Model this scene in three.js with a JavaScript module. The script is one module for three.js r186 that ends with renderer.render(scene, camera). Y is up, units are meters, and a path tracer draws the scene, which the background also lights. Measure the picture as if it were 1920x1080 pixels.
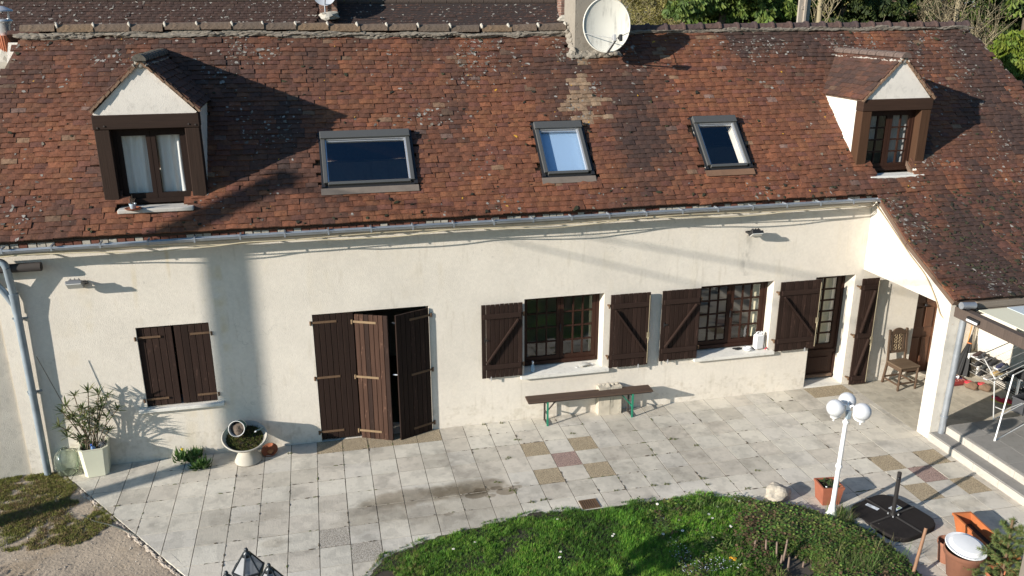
import * as THREE from 'three';
import { mergeGeometries, mergeVertices } from 'three/addons/utils/BufferGeometryUtils.js';
import { RoundedBoxGeometry } from 'three/addons/geometries/RoundedBoxGeometry.js';
import { Sky } from 'three/addons/objects/Sky.js';

// ---------- camera, sky, sun, exposure ----------
const scene = new THREE.Scene();
const camera = new THREE.PerspectiveCamera(37.905, 16 / 9, 0.1, 900);
camera.rotation.order = 'YXZ';
camera.rotation.set(-0.3218, -0.2282, -0.0018);
camera.position.set(-1.4267, 6.6934, 12.5676);
scene.add(camera);
const renderer = new THREE.WebGLRenderer();
renderer.toneMapping = THREE.LinearToneMapping;
renderer.toneMappingExposure = 1.54;
renderer.shadowMap.enabled = true;
const SUN = new THREE.Vector3(-0.879, 0.3256, 0.347).normalize();
const sky = new Sky();
sky.name = 'sky';
sky.userData.kind = 'structure';
sky.scale.setScalar(800);
Object.assign(sky.material.uniforms.sunPosition, { value: SUN.clone() });
sky.material.uniforms.turbidity.value = 1.6;
sky.material.uniforms.rayleigh.value = 2.4;
sky.material.uniforms.mieCoefficient.value = 0.004;
sky.material.uniforms.mieDirectionalG.value = 0.8;
scene.add(sky);
scene.environmentIntensity = 0.14;
const sun = new THREE.DirectionalLight(new THREE.Color(1, 0.93, 0.83), 5);
sun.name = 'sun';
sun.position.copy(SUN).multiplyScalar(60);
sun.castShadow = true;
sun.shadow.mapSize.set(4096, 4096);
Object.assign(sun.shadow.camera, { left: -25, right: 25, top: 20, bottom: -20, near: 1, far: 160 });
sun.shadow.camera.updateProjectionMatrix();
scene.add(sun, sun.target);

// ---------- helpers ----------
function rng(s) { return () => { s = (s + 0x6d2b79f5) | 0; let t = Math.imul(s ^ (s >>> 15), 1 | s); t = (t + Math.imul(t ^ (t >>> 7), 61 | t)) ^ t; return ((t ^ (t >>> 14)) >>> 0) / 4294967296; }; }
const R0 = rng(11);
const rr = (a, b, f = R0) => a + (b - a) * f();
const V = (x, y, z) => new THREE.Vector3(x, y, z);
const used = {};
function numbered(n) { const k = used[n] = (used[n] ?? -1) + 1; return k ? n + '_' + String(k).padStart(3, '0') : n; }
function shade(o) { o.traverse((m) => { if (m.isMesh) { m.castShadow = true; m.receiveShadow = true; } }); return o; }
function thing(name, label, category, pos = [0, 0, 0], turn = 0, group, kind) {
  const o = new THREE.Group(); o.name = numbered(name); o.position.set(...pos); o.rotation.y = turn; scene.add(o);
  o.userData = { label, category }; if (group) o.userData.group = group; if (kind) o.userData.kind = kind;
  return o;
}
function tag(o, label, category, group, kind) { Object.assign(o.userData, { label, category }); if (group) o.userData.group = group; if (kind) o.userData.kind = kind; return o; }
function copy(src, label, pos, turn, group) {
  const c = src.clone(); c.name = numbered(src.name.replace(/_\d+$/, '')); c.userData = { ...src.userData }; scene.add(c);
  if (label) c.userData.label = label; if (group) c.userData.group = group;
  if (pos) c.position.set(...pos); if (turn !== undefined) c.rotation.y = turn;
  return c;
}
function part(name, parent) { const g = new THREE.Group(); g.name = name; parent.add(g); return g; }
// uv in metres, by the axis that each face looks along
function uvm(g, s = 1) {
  g = g.index ? g.toNonIndexed() : g;
  if (!g.attributes.normal) g.computeVertexNormals();
  const p = g.attributes.position, uv = new Float32Array(p.count * 2), a = V(), b = V(), c = V(), n = V();
  for (let i = 0; i < p.count; i += 3) {
    a.fromBufferAttribute(p, i); b.fromBufferAttribute(p, i + 1); c.fromBufferAttribute(p, i + 2);
    n.copy(b).sub(a).cross(c.clone().sub(a));
    const x = Math.abs(n.x), y = Math.abs(n.y), z = Math.abs(n.z);
    [a, b, c].forEach((q, k) => { const j = (i + k) * 2; if (z >= x && z >= y) { uv[j] = q.x * s; uv[j + 1] = q.y * s; } else if (y >= x) { uv[j] = q.x * s; uv[j + 1] = q.z * s; } else { uv[j] = q.z * s; uv[j + 1] = q.y * s; } });
  }
  g.setAttribute('uv', new THREE.BufferAttribute(uv, 2));
  return g;
}
function clean(g) { g = g.index ? g.toNonIndexed() : g; if (!g.attributes.normal) g.computeVertexNormals(); for (const k of Object.keys(g.attributes)) if (!['position', 'normal', 'uv'].includes(k)) g.deleteAttribute(k); if (!g.attributes.uv) uvm(g); g.morphAttributes = {}; return g; }
function mk(name, geos, mat, parent = scene, keepUv = false) {
  geos = [].concat(geos).map(clean);
  let g = geos.length > 1 ? mergeGeometries(geos) : geos[0];
  if (!keepUv) g = uvm(g);
  const m = new THREE.Mesh(g, mat); m.name = parent === scene ? numbered(name) : name; m.castShadow = m.receiveShadow = true; parent.add(m);
  return m;
}
function at(g, x = 0, y = 0, z = 0, rx = 0, ry = 0, rz = 0) {
  if (rx || ry || rz) g.applyMatrix4(new THREE.Matrix4().makeRotationFromEuler(new THREE.Euler(rx, ry, rz)));
  return g.translate(x, y, z);
}
const bx = (w, h, d, x = 0, y = 0, z = 0, rx = 0, ry = 0, rz = 0) => at(new THREE.BoxGeometry(w, h, d), x, y, z, rx, ry, rz);
const rb = (w, h, d, r = 0.006, x = 0, y = 0, z = 0, rx = 0, ry = 0, rz = 0) => at(new RoundedBoxGeometry(w, h, d, 1, Math.min(r, w * 0.45, h * 0.45, d * 0.45)), x, y, z, rx, ry, rz);
const box2 = (x0, x1, y0, y1, z0, z1, r = 0) => r ? rb(x1 - x0, y1 - y0, z1 - z0, r, (x0 + x1) / 2, (y0 + y1) / 2, (z0 + z1) / 2) : bx(x1 - x0, y1 - y0, z1 - z0, (x0 + x1) / 2, (y0 + y1) / 2, (z0 + z1) / 2);
const cyl = (r0, r1, h, x = 0, y = 0, z = 0, n = 12, rx = 0, ry = 0, rz = 0) => at(new THREE.CylinderGeometry(r1, r0, h, n), x, y, z, rx, ry, rz);
const ball = (r, x, y, z, n = 16, sx = 1, sy = 1, sz = 1) => new THREE.SphereGeometry(r, n, Math.max(6, n * 0.7 | 0)).scale(sx, sy, sz).translate(x, y, z);
const lathe = (pts, n = 24) => new THREE.LatheGeometry(pts.map((p) => new THREE.Vector2(p[0], p[1])), n);
function tube(pts, r, n = 8, seg) { const c = new THREE.CatmullRomCurve3(pts.map((p) => (p.isVector3 ? p : V(...p)))); return new THREE.TubeGeometry(c, seg ?? Math.max(4, pts.length * 4), r, n); }
function rod(a, b, r0, r1 = r0, n = 8) { a = a.isVector3 ? a : V(...a); b = b.isVector3 ? b : V(...b); const d = b.clone().sub(a), L = d.length(); const g = new THREE.CylinderGeometry(r1, r0, L, n); g.applyQuaternion(new THREE.Quaternion().setFromUnitVectors(V(0, 1, 0), d.normalize())); const m = a.clone().add(b).multiplyScalar(0.5); return g.translate(m.x, m.y, m.z); }
function bar(a, b, w, h, up = V(0, 1, 0)) { a = a.isVector3 ? a : V(...a); b = b.isVector3 ? b : V(...b); const z = b.clone().sub(a), L = z.length(); z.normalize(); const x = up.clone().cross(z).normalize(), y = z.clone().cross(x); const g = new THREE.BoxGeometry(w, h, L); g.applyMatrix4(new THREE.Matrix4().makeBasis(x, y, z)); const m = a.clone().add(b).multiplyScalar(0.5); return g.translate(m.x, m.y, m.z); }
function poly(pts, holes = []) { const s = new THREE.Shape(pts.map((p) => new THREE.Vector2(p[0], p[1]))); for (const h of holes) s.holes.push(new THREE.Path(h.map((p) => new THREE.Vector2(p[0], p[1])))); return s; }
const rect = (x0, x1, y0, y1) => [[x0, y0], [x1, y0], [x1, y1], [x0, y1]];
const extrude = (shape, depth, bevel = 0) => new THREE.ExtrudeGeometry(shape, { depth: depth - bevel * 2, bevelEnabled: bevel > 0, bevelThickness: bevel, bevelSize: bevel, bevelOffset: -bevel, bevelSegments: 1, curveSegments: 8 });
function flat(g) { g = g.index ? g.toNonIndexed() : g; g.computeVertexNormals(); return g; }
// uneven lump
function lump(r, seed, sx = 1, sy = 1, sz = 1, amp = 0.25, det = 3) {
  const g = mergeVertices(new THREE.IcosahedronGeometry(1, det).deleteAttribute('normal').deleteAttribute('uv')); const p = g.attributes.position, v = V();
  for (let i = 0; i < p.count; i++) { v.fromBufferAttribute(p, i); const k = 1 + amp * (noise3(v.x * 1.3 + seed, v.y * 1.3, v.z * 1.3) * 1.4 + 0.6 * noise3(v.x * 3.1, v.y * 3.1 + seed, v.z * 3.1)); p.setXYZ(i, v.x * k * r * sx, v.y * k * r * sy, v.z * k * r * sz); }
  g.computeVertexNormals(); return g;
}
// value noise
function hash(x, y, z) { let h = Math.imul(x, 374761393) + Math.imul(y, 668265263) + Math.imul(z, 1442695041); h = Math.imul(h ^ (h >>> 13), 1274126177); return ((h ^ (h >>> 16)) >>> 0) / 4294967296; }
const sm = (t) => t * t * (3 - 2 * t);
function noise3(x, y, z) { const ix = Math.floor(x), iy = Math.floor(y), iz = Math.floor(z), u = sm(x - ix), v = sm(y - iy), w = sm(z - iz); const L = (a, b, t) => a + (b - a) * t; const q = (k) => L(L(hash(ix, iy, iz + k), hash(ix + 1, iy, iz + k), u), L(hash(ix, iy + 1, iz + k), hash(ix + 1, iy + 1, iz + k), u), v); return L(q(0), q(1), w) * 2 - 1; }
function vn(x, y, px, py, s) { const ix = Math.floor(x), iy = Math.floor(y), u = sm(x - ix), v = sm(y - iy), m = (a, n) => ((a % n) + n) % n; const a = m(ix, px), b = m(ix + 1, px), c = m(iy, py), d = m(iy + 1, py); const L = (p, q, t) => p + (q - p) * t; return L(L(hash(a, c, s), hash(b, c, s), u), L(hash(a, d, s), hash(b, d, s), u), v); }
function fbm(u, v, fx, fy, oct, s) { let r = 0, a = 0.5, t = 0; for (let i = 0; i < oct; i++) { r += a * vn(u * fx, v * fy, fx, fy, s + i); t += a; a *= 0.55; fx *= 2; fy *= 2; } return r / t; }
function tex(w, h, fn, { srgb = false, rx = 1, ry = 1 } = {}) {
  const d = new Uint8Array(w * h * 4);
  for (let j = 0; j < h; j++) for (let i = 0; i < w; i++) { const c = fn((i + 0.5) / w, (j + 0.5) / h), o = (j * w + i) * 4; for (let k = 0; k < 3; k++) d[o + k] = Math.max(0, Math.min(255, Math.round((c.length ? c[k] : c) * 255))); d[o + 3] = 255; }
  const t = new THREE.DataTexture(d, w, h); t.wrapS = t.wrapT = THREE.RepeatWrapping; t.magFilter = THREE.LinearFilter; t.minFilter = THREE.LinearMipmapLinearFilter; t.generateMipmaps = true; if (srgb) t.colorSpace = THREE.SRGBColorSpace; t.repeat.set(rx, ry); t.needsUpdate = true; return t;
}
const clamp = (x, a = 0, b = 1) => Math.max(a, Math.min(b, x));
const ss = (a, b, x) => { const t = clamp((x - a) / (b - a)); return t * t * (3 - 2 * t); };
const soft = (o) => new THREE.MeshPhysicalMaterial({ roughness: 0.9, specularIntensity: 0.35, ...o });
const std = (o) => new THREE.MeshStandardMaterial({ roughness: 0.85, ...o });
const C = (r, g, b) => new THREE.Color().setRGB(r, g, b);

// ---------- textures ----------
const tGrain = tex(256, 256, (u, v) => 0.6 + 0.4 * fbm(u, v, 8, 8, 5, 3));
const tFine = tex(512, 512, (u, v) => fbm(u, v, 56, 44, 4, 9), { rx: 3.4, ry: 3 });                       // fine render grain, 0.5 m
const tWood = tex(256, 512, (u, v) => { const g = fbm(u, v, 40, 3, 4, 21), w = fbm(u, v, 6, 4, 3, 5); return 0.55 + 0.45 * clamp(g * 0.8 + w * 0.35); }, { rx: 3, ry: 1 });
const tWoodH = tex(512, 256, (u, v) => { const g = fbm(u, v, 3, 40, 4, 27), w = fbm(u, v, 4, 6, 3, 6); return 0.55 + 0.45 * clamp(g * 0.8 + w * 0.35); }, { rx: 1, ry: 3 });
// house render: broad clouding and the yellow rain marks under the gutter (x -6..8, y 0..4)
const tRender = tex(1792, 512, (u, v) => {
  const x = -6 + u * 14, y = v * 4;
  let m = 0.93 + 0.07 * fbm(u, v, 28, 8, 4, 31) + 0.05 * (fbm(u, v, 420, 120, 2, 77) - 0.5);
  const c = [m, m * 0.995, m * 0.985];
  const run = ss(0.52, 0.8, fbm(u, v, 84, 3, 3, 41)) * ss(0.35, 0.6, fbm(u, v, 20, 16, 3, 43));
  const zone = Math.exp(-(((x + 3.6) / 0.9) ** 2)) * 0.8 * (y > 1.6 ? 1 : 0.2) + 0.1;
  const st = clamp(run * zone) * 0.5;
  c[0] -= st * 0.09; c[1] -= st * 0.16; c[2] -= st * 0.34;
  const lamp = Math.exp(-(((x - 5.62 - 0.06 * (fbm(u, v, 60, 30, 2, 7) - 0.5)) / 0.09) ** 2)) * (y < 3.02 && y > 2.3 ? 1 : 0) * ss(0.3, 0.7, fbm(u, v, 160, 24, 3, 51));
  for (let k = 0; k < 3; k++) c[k] -= lamp * 0.13;
  const splash = (y < 0.3 + 0.2 * fbm(u, v, 60, 2, 3, 61) ? 1 : 0) * ss(0.5, 0.75, fbm(u, v, 180, 60, 4, 63)) * 0.055 + ss(0.62, 0.8, fbm(u, v, 300, 10, 3, 65)) * ss(0.4, 0.6, fbm(u, v, 30, 8, 3, 67)) * 0.035;
  { const q = Math.abs(fbm(u, v, 24, 9, 4, 131) - 0.5), w = ss(0.6, 0.66, fbm(u, v, 12, 5, 3, 133)); if (q < 0.003 && w > 0.5) for (let k = 0; k < 3; k++) c[k] -= 0.06; }
  c[0] -= splash; c[1] -= splash * 1.1; c[2] -= splash * 1.3;
  return c;
}, { srgb: true });
tRender.repeat.set(1 / 14, 1 / 4); tRender.offset.set(6 / 14, 0);
const tCem = tex(512, 512, (u, v) => { const a = fbm(u, v, 5, 5, 6, 71), b = ss(0.55, 0.75, fbm(u, v, 16, 16, 4, 73)); const k = 0.86 + 0.2 * a - 0.1 * b; return [k, k * 0.99, k * 0.97]; });
const tTile = tex(256, 256, (u, v) => { const a = fbm(u, v, 6, 6, 5, 91), b = ss(0.6, 0.78, fbm(u, v, 20, 20, 3, 93)), d = ss(0.62, 0.72, fbm(u, v, 12, 14, 4, 97)); let k = 0.52 + 0.42 * a - 0.24 * b; const e = ss(0.6, 0.75, fbm(u, v, 9, 10, 4, 99)); return [k + d * 0.16 + e * 0.12, k + d * 0.2 + e * 0.1, k + d * 0.2 + e * 0.06]; }, { rx: 2.7, ry: 2.7 });
const tWorn = tex(256, 512, (u, v) => { const g = fbm(u, v, 40, 3, 4, 21), f = ss(0.66, 0.72, fbm(u, v, 44, 12, 4, 121)) * ss(0.5, 0.62, fbm(u, v, 5, 4, 3, 123)); const k = 0.3 + 0.26 * g; return [k + f * 0.5, k * 0.97 + f * 0.5, k * 0.94 + f * 0.48]; }, { rx: 1.3, ry: 0.9 });
const tTileB = tex(256, 256, (u, v) => fbm(u, v, 10, 10, 5, 95), { rx: 2.7, ry: 2.7 });

// ---------- materials ----------
const M = {
  oakR: soft({ color: C(0.085, 0.043, 0.024), map: tWood, bumpMap: tWood, bumpScale: 0.004, roughness: 0.75 }),
  oakRH: soft({ color: C(0.055, 0.03, 0.02), map: tWoodH, bumpMap: tWoodH, bumpScale: 0.004, roughness: 0.8 }),
  annexe: std({ color: C(0.72, 0.66, 0.57), map: tCem, bumpMap: tFine, bumpScale: 0.004, roughness: 0.95 }),
  render: std({ color: C(0.74, 0.685, 0.605), map: tRender, bumpMap: tFine, bumpScale: 0.0028, roughness: 0.95 }),
  white: std({ color: C(0.66, 0.625, 0.565), map: tCem, bumpMap: tFine, bumpScale: 0.003, roughness: 0.95 }),
  gable: std({ color: C(0.74, 0.69, 0.63), map: tCem, bumpMap: tFine, bumpScale: 0.0022, roughness: 0.95 }),
  plaster: std({ color: C(0.74, 0.71, 0.65), map: tCem, bumpMap: tFine, bumpScale: 0.003, roughness: 0.95 }),
  sill: std({ color: C(0.72, 0.7, 0.65), map: tCem, roughness: 0.9, bumpMap: tFine, bumpScale: 0.002 }),
  dark: std({ color: C(0.05, 0.04, 0.035) }),
  inside: std({ color: C(0.42, 0.39, 0.34) }),
  shutter: soft({ color: C(0.028, 0.0155, 0.0115), map: tWood, bumpMap: tWood, bumpScale: 0.0015, roughness: 0.7 }),
  shutterB: soft({ color: C(0.07, 0.04, 0.031), map: tWorn, bumpMap: tWood, bumpScale: 0.0015, roughness: 0.72 }),
  shutterH: soft({ color: C(0.036, 0.0205, 0.0155), map: tWoodH, bumpMap: tWoodH, bumpScale: 0.0015, roughness: 0.7 }),
  leaf: soft({ color: C(0.15, 0.082, 0.058), map: tWorn, bumpMap: tWood, bumpScale: 0.002, roughness: 0.8 }),
  frame: soft({ color: C(0.042, 0.0185, 0.012), map: tWood, roughness: 0.55 }),
  oak: soft({ color: C(0.042, 0.025, 0.018), map: tWood, bumpMap: tWood, bumpScale: 0.004, roughness: 0.8 }),
  oakH: soft({ color: C(0.042, 0.025, 0.0185), map: tWoodH, bumpMap: tWoodH, bumpScale: 0.004, roughness: 0.8 }),
  greyWood: std({ color: C(0.24, 0.2, 0.16), map: tWoodH, bumpMap: tWoodH, bumpScale: 0.005, roughness: 0.9 }),
  rust: std({ color: C(0.17, 0.1, 0.055), map: tGrain, roughness: 0.8, metalness: 0.2 }),
  iron: std({ color: C(0.03, 0.03, 0.032), roughness: 0.5, metalness: 0.4 }),
  zinc: std({ color: C(0.42, 0.45, 0.49), map: tGrain, roughness: 0.45, metalness: 0.55 }),
  pipe: std({ color: C(0.33, 0.39, 0.44), map: tGrain, roughness: 0.5, metalness: 0.35 }),
  anth: std({ color: C(0.105, 0.105, 0.1), roughness: 0.5, metalness: 0.35 }),
  alu: std({ color: C(0.62, 0.63, 0.65), roughness: 0.35, metalness: 0.6 }),
  glass: new THREE.MeshPhysicalMaterial({ color: 0xffffff, transmission: 1, thickness: 0, roughness: 0.02, ior: 2.0, specularIntensity: 1 }),
  mortar: std({ color: C(0.42, 0.39, 0.34), map: tCem, bumpMap: tCem, bumpScale: 0.02, roughness: 1 }),
  underlay: std({ color: C(0.13, 0.085, 0.06), roughness: 1 }),
  terracotta: std({ color: C(0.42, 0.135, 0.06), map: tGrain, roughness: 0.8 }),
  whitePaint: std({ color: C(0.8, 0.8, 0.79), roughness: 0.35 }),
  plasticWhite: std({ color: C(0.8, 0.8, 0.8), roughness: 0.4 }),
  soil: std({ color: C(0.045, 0.032, 0.022), map: tGrain, roughness: 1 }),
};
// ---------- the house ----------
const house = thing('farmhouse', 'long cream rendered farmhouse with old brown tiled roof, dormers and dark wooden shutters', 'house');
const TA = 44 * Math.PI / 180, RY = 6.32, EY = 3.67, EZ = 0.24, RZ = EZ - (RY - EY) / Math.tan(TA);
const zOf = (y) => EZ - (y - EY) / Math.tan(TA);
// openings of the front wall
const WIN = [[1.70, 3.08, 0.83, 2.18], [4.83, 6.21, 0.84, 2.16]], DOOR = [7.03, 7.82, 0, 2.16], GAR = [-1.69, 0.125, 0, 2.2], SHW = [-4.24, -3.21, 0.9, 2.21], DOOR2 = [9.2, 9.78, 0.02, 2.05];
{
  const wall = poly([[-6.0, -0.05], [10.65, -0.05], [10.65, 3.5], [-6.0, 3.5]], [...WIN, DOOR, GAR, SHW, DOOR2].map((o) => rect(o[0], o[1], Math.max(o[2], 0.0), o[3])));
  mk('front_wall', extrude(wall, 0.4).translate(0, 0, -0.4), M.render, house);
  // wing wall that faces the patio, and its corner pillar
  const wing = poly([[0.004, 2.25], [1.92, 2.275], [1.92, -0.03], [2.2, -0.03], [2.2, 2.40], [1.12, 2.88], [0.3, 3.42], [0.004, 3.6]]);
  const g = extrude(wing, 0.3).applyMatrix4(new THREE.Matrix4().makeBasis(V(0, 0, 1), V(0, 1, 0), V(-1, 0, 0))).translate(8.26, 0, 0);
  mk('wing_wall', g, M.white, house);
  mk('porch_wall', box2(10.652, 14.2, -0.05, 2.9, -0.4, 0.88), M.white, house);
  mk('rear_wall', box2(-6, 11.3, -0.05, 3.7, -5.2, -4.9), M.render, house);
  for (const [x0, x1] of [[-6.0, -5.75], [11.0, 11.25]]) mk('gable_wall', extrude(poly([[0.4, -0.05], [0.4, 3.5], [-RZ, RY - 0.12], [4.9, 3.68], [4.9, -0.05]]), x1 - x0).applyMatrix4(new THREE.Matrix4().makeBasis(V(0, 0, -1), V(0, 1, 0), V(1, 0, 0))).translate(x0, 0, 0), M.render, house);
  // the neighbouring annexe wall at an angle on the left
  const an = part('annexe_wall', house); an.position.set(-6.0, 0, -0.03); an.rotation.y = 0.22;
  mk('wall_face', extrude(poly([[0, -0.05], [-3.2, -0.05], [-3.2, 3.3], [0, 3.3]], [rect(-2.9, -0.47, 0, 1.3)]), 0.35).translate(0, 0, -0.35), M.annexe, an);
  mk('garage_door', [box2(-2.9, -0.47, 0, 1.3, -0.16, -0.1)], M.whitePaint, an);
  mk('inner_partition', [box2(-5.75, 11, 2.55, 2.65, -4.9, -0.4), box2(0.6, 0.7, 0, 2.55, -4.9, -0.4), box2(-5.75, 11, 0, 2.55, -3.4, -3.3)], M.inside, house);
}
// roof planes: x across, v down the slope from the ridge
const mainPlane = { o: V(0, RY, RZ), u: V(1, 0, 0), v: V(0, -Math.sin(TA), Math.cos(TA)), n: V(0, Math.cos(TA), Math.sin(TA)), L: (RY - EY) / Math.sin(TA) };
function planeFrom(a, b) { const v = V(0, b[0] - a[0], b[1] - a[1]); const L = v.length(); v.normalize(); return { o: V(0, a[0], a[1]), u: V(1, 0, 0), v, n: V(0, v.z, -v.y), L }; }
const wingA = planeFrom([EY, EZ], [3.09, 1.13]), wingB = planeFrom([3.09, 1.13], [2.47, 2.37]);
const vOf = (y) => (RY - y) / Math.sin(TA);
const sag = (x) => -0.05 * Math.exp(-(((x - 1.2) / 2.6) ** 2)) + 0.012 * noise3(x * 0.7, 3.3, 0);
const wob = (x, v) => 0.018 * noise3(x * 0.55 + 7, v * 0.6, 1.5) + 0.008 * noise3(x * 1.7, v * 1.6, 8.1);
const DORM = [{ xl: -4.42, xr: -3.03, zf: -0.17, yb: 4.13, ye: 5.32, ya: 6.0, yl: 5.1, xa: -3.7, sill: 3.95 }, { xl: 7.65, xr: 9.0, zf: -0.165, yb: 4.12, ye: 5.18, ya: 5.88, yl: 5.02, xa: 8.31, sill: 3.88 }];
const SKY = [{ x0: -1.36, x1: 0.01, y0: 4.12, y1: 4.81 }, { x0: 2.075, x1: 2.87, y0: 4.13, y1: 4.85 }, { x0: 4.875, x1: 5.66, y0: 4.12, y1: 4.85 }];
const vergeR = (z) => 11.40 + 0.5 * (z + 2.43);
function mainHole(x, y, w = 0.19) {
  for (const s of SKY) if (x + w / 2 > s.x0 + 0.055 && x - w / 2 < s.x1 - 0.055 && y > s.y0 - 0.08 && y < s.y1 + 0.03) return true;
  for (const d of DORM) {
    if (x > d.xl + 0.05 && x < d.xr - 0.05 && y > d.yb + 0.02 && y < d.ye) return true;
    const k = (x < d.xa ? (x - d.xl) / (d.xa - d.xl) : (d.xr - x) / (d.xr - d.xa));
    if (y >= d.ye && y < d.ye + (d.ya - d.ye) * k - 0.06 && k > 0) return true;
    if (x > d.xl + 0.24 && x < d.xr - 0.24 && y > d.sill - 0.02 && y < d.yb + 0.1) return true;
  }
  if (x > 3.02 && x < 3.95 && y > 5.98) return true;
  return false;
}
// roof colour by place (paint of the tiles themselves: firing colours, lichen film)
const rT = rng(77);
function tileColor(x, s, region) {
  const big = noise3(x * 0.55 + 3, s * 0.5, 2), mid = noise3(x * 1.6, s * 1.1 + 9, 5), str = noise3(x * 2.2 + 40, s * 0.45, 7);
  let dark = 0.40 + 0.62 * big + 0.4 * mid + 0.42 * str + (rT() - 0.5) * 0.46;
  if (region === 'main') {
    dark += 0.55 * Math.exp(-(((x - 2.4) / 1.1) ** 2 + ((s - 0.7) / 0.9) ** 2)) + 0.4 * Math.exp(-(((x - 4.0) / 0.6) ** 2 + ((s - 1.5) / 0.8) ** 2)) + 0.25 * ss(6, 9, x) - 0.45 * Math.exp(-(((x + 0.1) / 1.6) ** 2 + ((s - 1.2) / 1.2) ** 2)) - 0.2 * ss(2.2, 3.6, s) * (x < 7 ? 1 : 0);
    dark += 0.35 * Math.exp(-(((x + 5) / 1.6) ** 2)) * ss(2.2, 0.4, s);
  } else if (region === 'wing') dark += 0.35; else if (region === 'far') dark = dark * 0.5 + 0.95; else dark += 0.25;
  const t = rT(), o = rT();
  let c = t < 0.6 ? [0.19, 0.071, 0.034] : t < 0.85 ? [0.215, 0.086, 0.038] : [0.165, 0.064, 0.04];
  if (o < 0.04) c = [0.28, 0.105, 0.048]; else if (o < 0.055) c = [0.27, 0.165, 0.095]; else if (o < 0.063) c = [0.24, 0.15, 0.115];
  const d = [0.05, 0.031, 0.025], k = clamp(dark);
  c = c.map((q, i) => q + (d[i] - q) * k * 0.9);
  if (region === 'main') { // pale lichen trail below the chimney
    const w = 0.2 + 0.1 * noise3(s * 3, 1, 1), xc = 3.12 - 0.13 * (s - 1.1), near = Math.exp(-(((x - xc) / (w * (0.8 + 0.35 * ss(0.7, 1.6, s)))) ** 4)) * (0.35 + 0.65 * ss(0.9, 1.15, s)) * ss(2.3, 1.95, s) * ss(0.5, 0.7, s);
    if (rT() < near * 0.95) { const l = [0.35, 0.255, 0.16], q0 = 0.5 + 0.35 * rT(); c = [0.16, 0.085, 0.05].map((q, i) => q + (l[i] - q) * q0); }
  }
  const j = (0.86 + 0.28 * rT()) * 1.12;
  return [c[0] * j * 0.98, c[1] * j * 0.925, c[2] * j * 0.93];
}
function tileGeo(seed, w = 0.19, l = 0.135, t = 0.021) {
  const f = rng(seed), g = new THREE.BoxGeometry(w, t, l, 2, 1, 1), p = g.attributes.position;
  const e = {}; const key = (x, z) => Math.round(x * 100) + '_' + Math.round(z * 100);
  for (let i = 0; i < p.count; i++) {
    const x = p.getX(i), z = p.getZ(i), k = key(x, z); if (!e[k]) e[k] = [rr(-0.002, 0.002, f), rr(-0.003, 0.003, f), rr(-0.005, 0.005, f)];
    p.setXYZ(i, x + e[k][0], p.getY(i) - 0.006 * (2 * x / w) ** 2 + e[k][1], z + (z > 0 ? e[k][2] : 0));
  }
  g.translate(0, 0, -l / 2 + 0.0); // pivot at the lower edge
  const q = uvm(flat(g)); const uv = q.attributes.uv; const ox = f() * 3, oy = f() * 3; for (let i = 0; i < uv.count; i++) uv.setXY(i, uv.getX(i) + ox, uv.getY(i) + oy);
  return q;
}
const TILES = [1, 2, 3, 4, 5].map((s) => tileGeo(s * 31));
const tileMat = std({ color: 0xffffff, map: tTile, bumpMap: tTileB, bumpScale: 0.004, roughness: 0.92 });
const rP = rng(501);
// a field of tiles on one plane: list of { m, c, p }
function tileField(pl, x0, x1, v0, v1, { exp = 0.0935, w = 0.19, hole, left, right, region = 'main', sOff = 0, bend = true, jig = 1.35, trim = false }) {
  const out = [], rows = Math.round((v1 - v0) / exp), e = (v1 - v0) / rows;
  for (let r = 1; r <= rows; r++) {
    const vb = v0 + r * e; let x = x0 + (trim ? 0 : (r % 2 ? 0 : -w / 2) + rr(-0.02, 0.02, rP)), first = trim && r % 2;
    const xr = x1;
    while (x < xr) {
      let k = (first ? 0.5 : 1) * rr(0.86, 1.12, rP), ww = w * k; first = false; if (trim && x + ww > xr) { ww = xr - x; k = ww / w; if (ww < 0.03) break; } const xc = x + ww / 2; x += ww + rr(0.001, 0.007, rP);
      let v = vb + (bend ? 0.014 * noise3(xc * 0.8, r * 0.35, 4) : 0) + rr(-0.006, 0.006, rP) * jig + (rP() < 0.045 ? rr(0.008, 0.04, rP) : 0);
      const n = 0.026 + (rP() < 0.05 ? 0.008 : 0) + (bend ? wob(xc, v) + sag(xc) * ss(3.6, 0, v + sOff) : 0) + rr(-0.003, 0.004, rP) * jig;
      const pos = pl.o.clone().addScaledVector(pl.u, xc).addScaledVector(pl.v, v).addScaledVector(pl.n, n);
      if (hole && hole(xc, pos, ww)) continue; if (left && xc - ww * 0.3 < left(pos)) continue; if (right && xc + ww * 0.3 > right(pos)) continue;
      const B = new THREE.Matrix4().makeBasis(pl.u, pl.n, pl.v);
      const E = new THREE.Matrix4().makeRotationFromEuler(new THREE.Euler(-0.13 + rr(-0.035, 0.03, rP) * jig, rr(-0.014, 0.014, rP) * jig, rr(-0.02, 0.02, rP) * jig));
      const m = B.multiply(E).multiply(new THREE.Matrix4().makeScale(k, 1, 1)).setPosition(pos);
      out.push({ m, c: tileColor(pos.x, v + sOff, region), p: pos, g: Math.floor(rP() * TILES.length) });
    }
  }
  return out;
}
const palette = []; { for (let i = 0; i < 40; i++) { const c = tileColor(rr(-5, 8), rr(2, 3.8), i % 3 ? 'main' : 'wing'); palette.push({ c, m: tileMat.clone() }); palette[i].m.color.setRGB(...c); } }
function nearestMat(c) { let b = palette[0], e = 1e9; for (const q of palette) { const d = q.c.reduce((s, k, i) => s + Math.abs(Math.log(k / c[i])), 0); if (d < e) { e = d; b = q; } } return b.m; }
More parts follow.
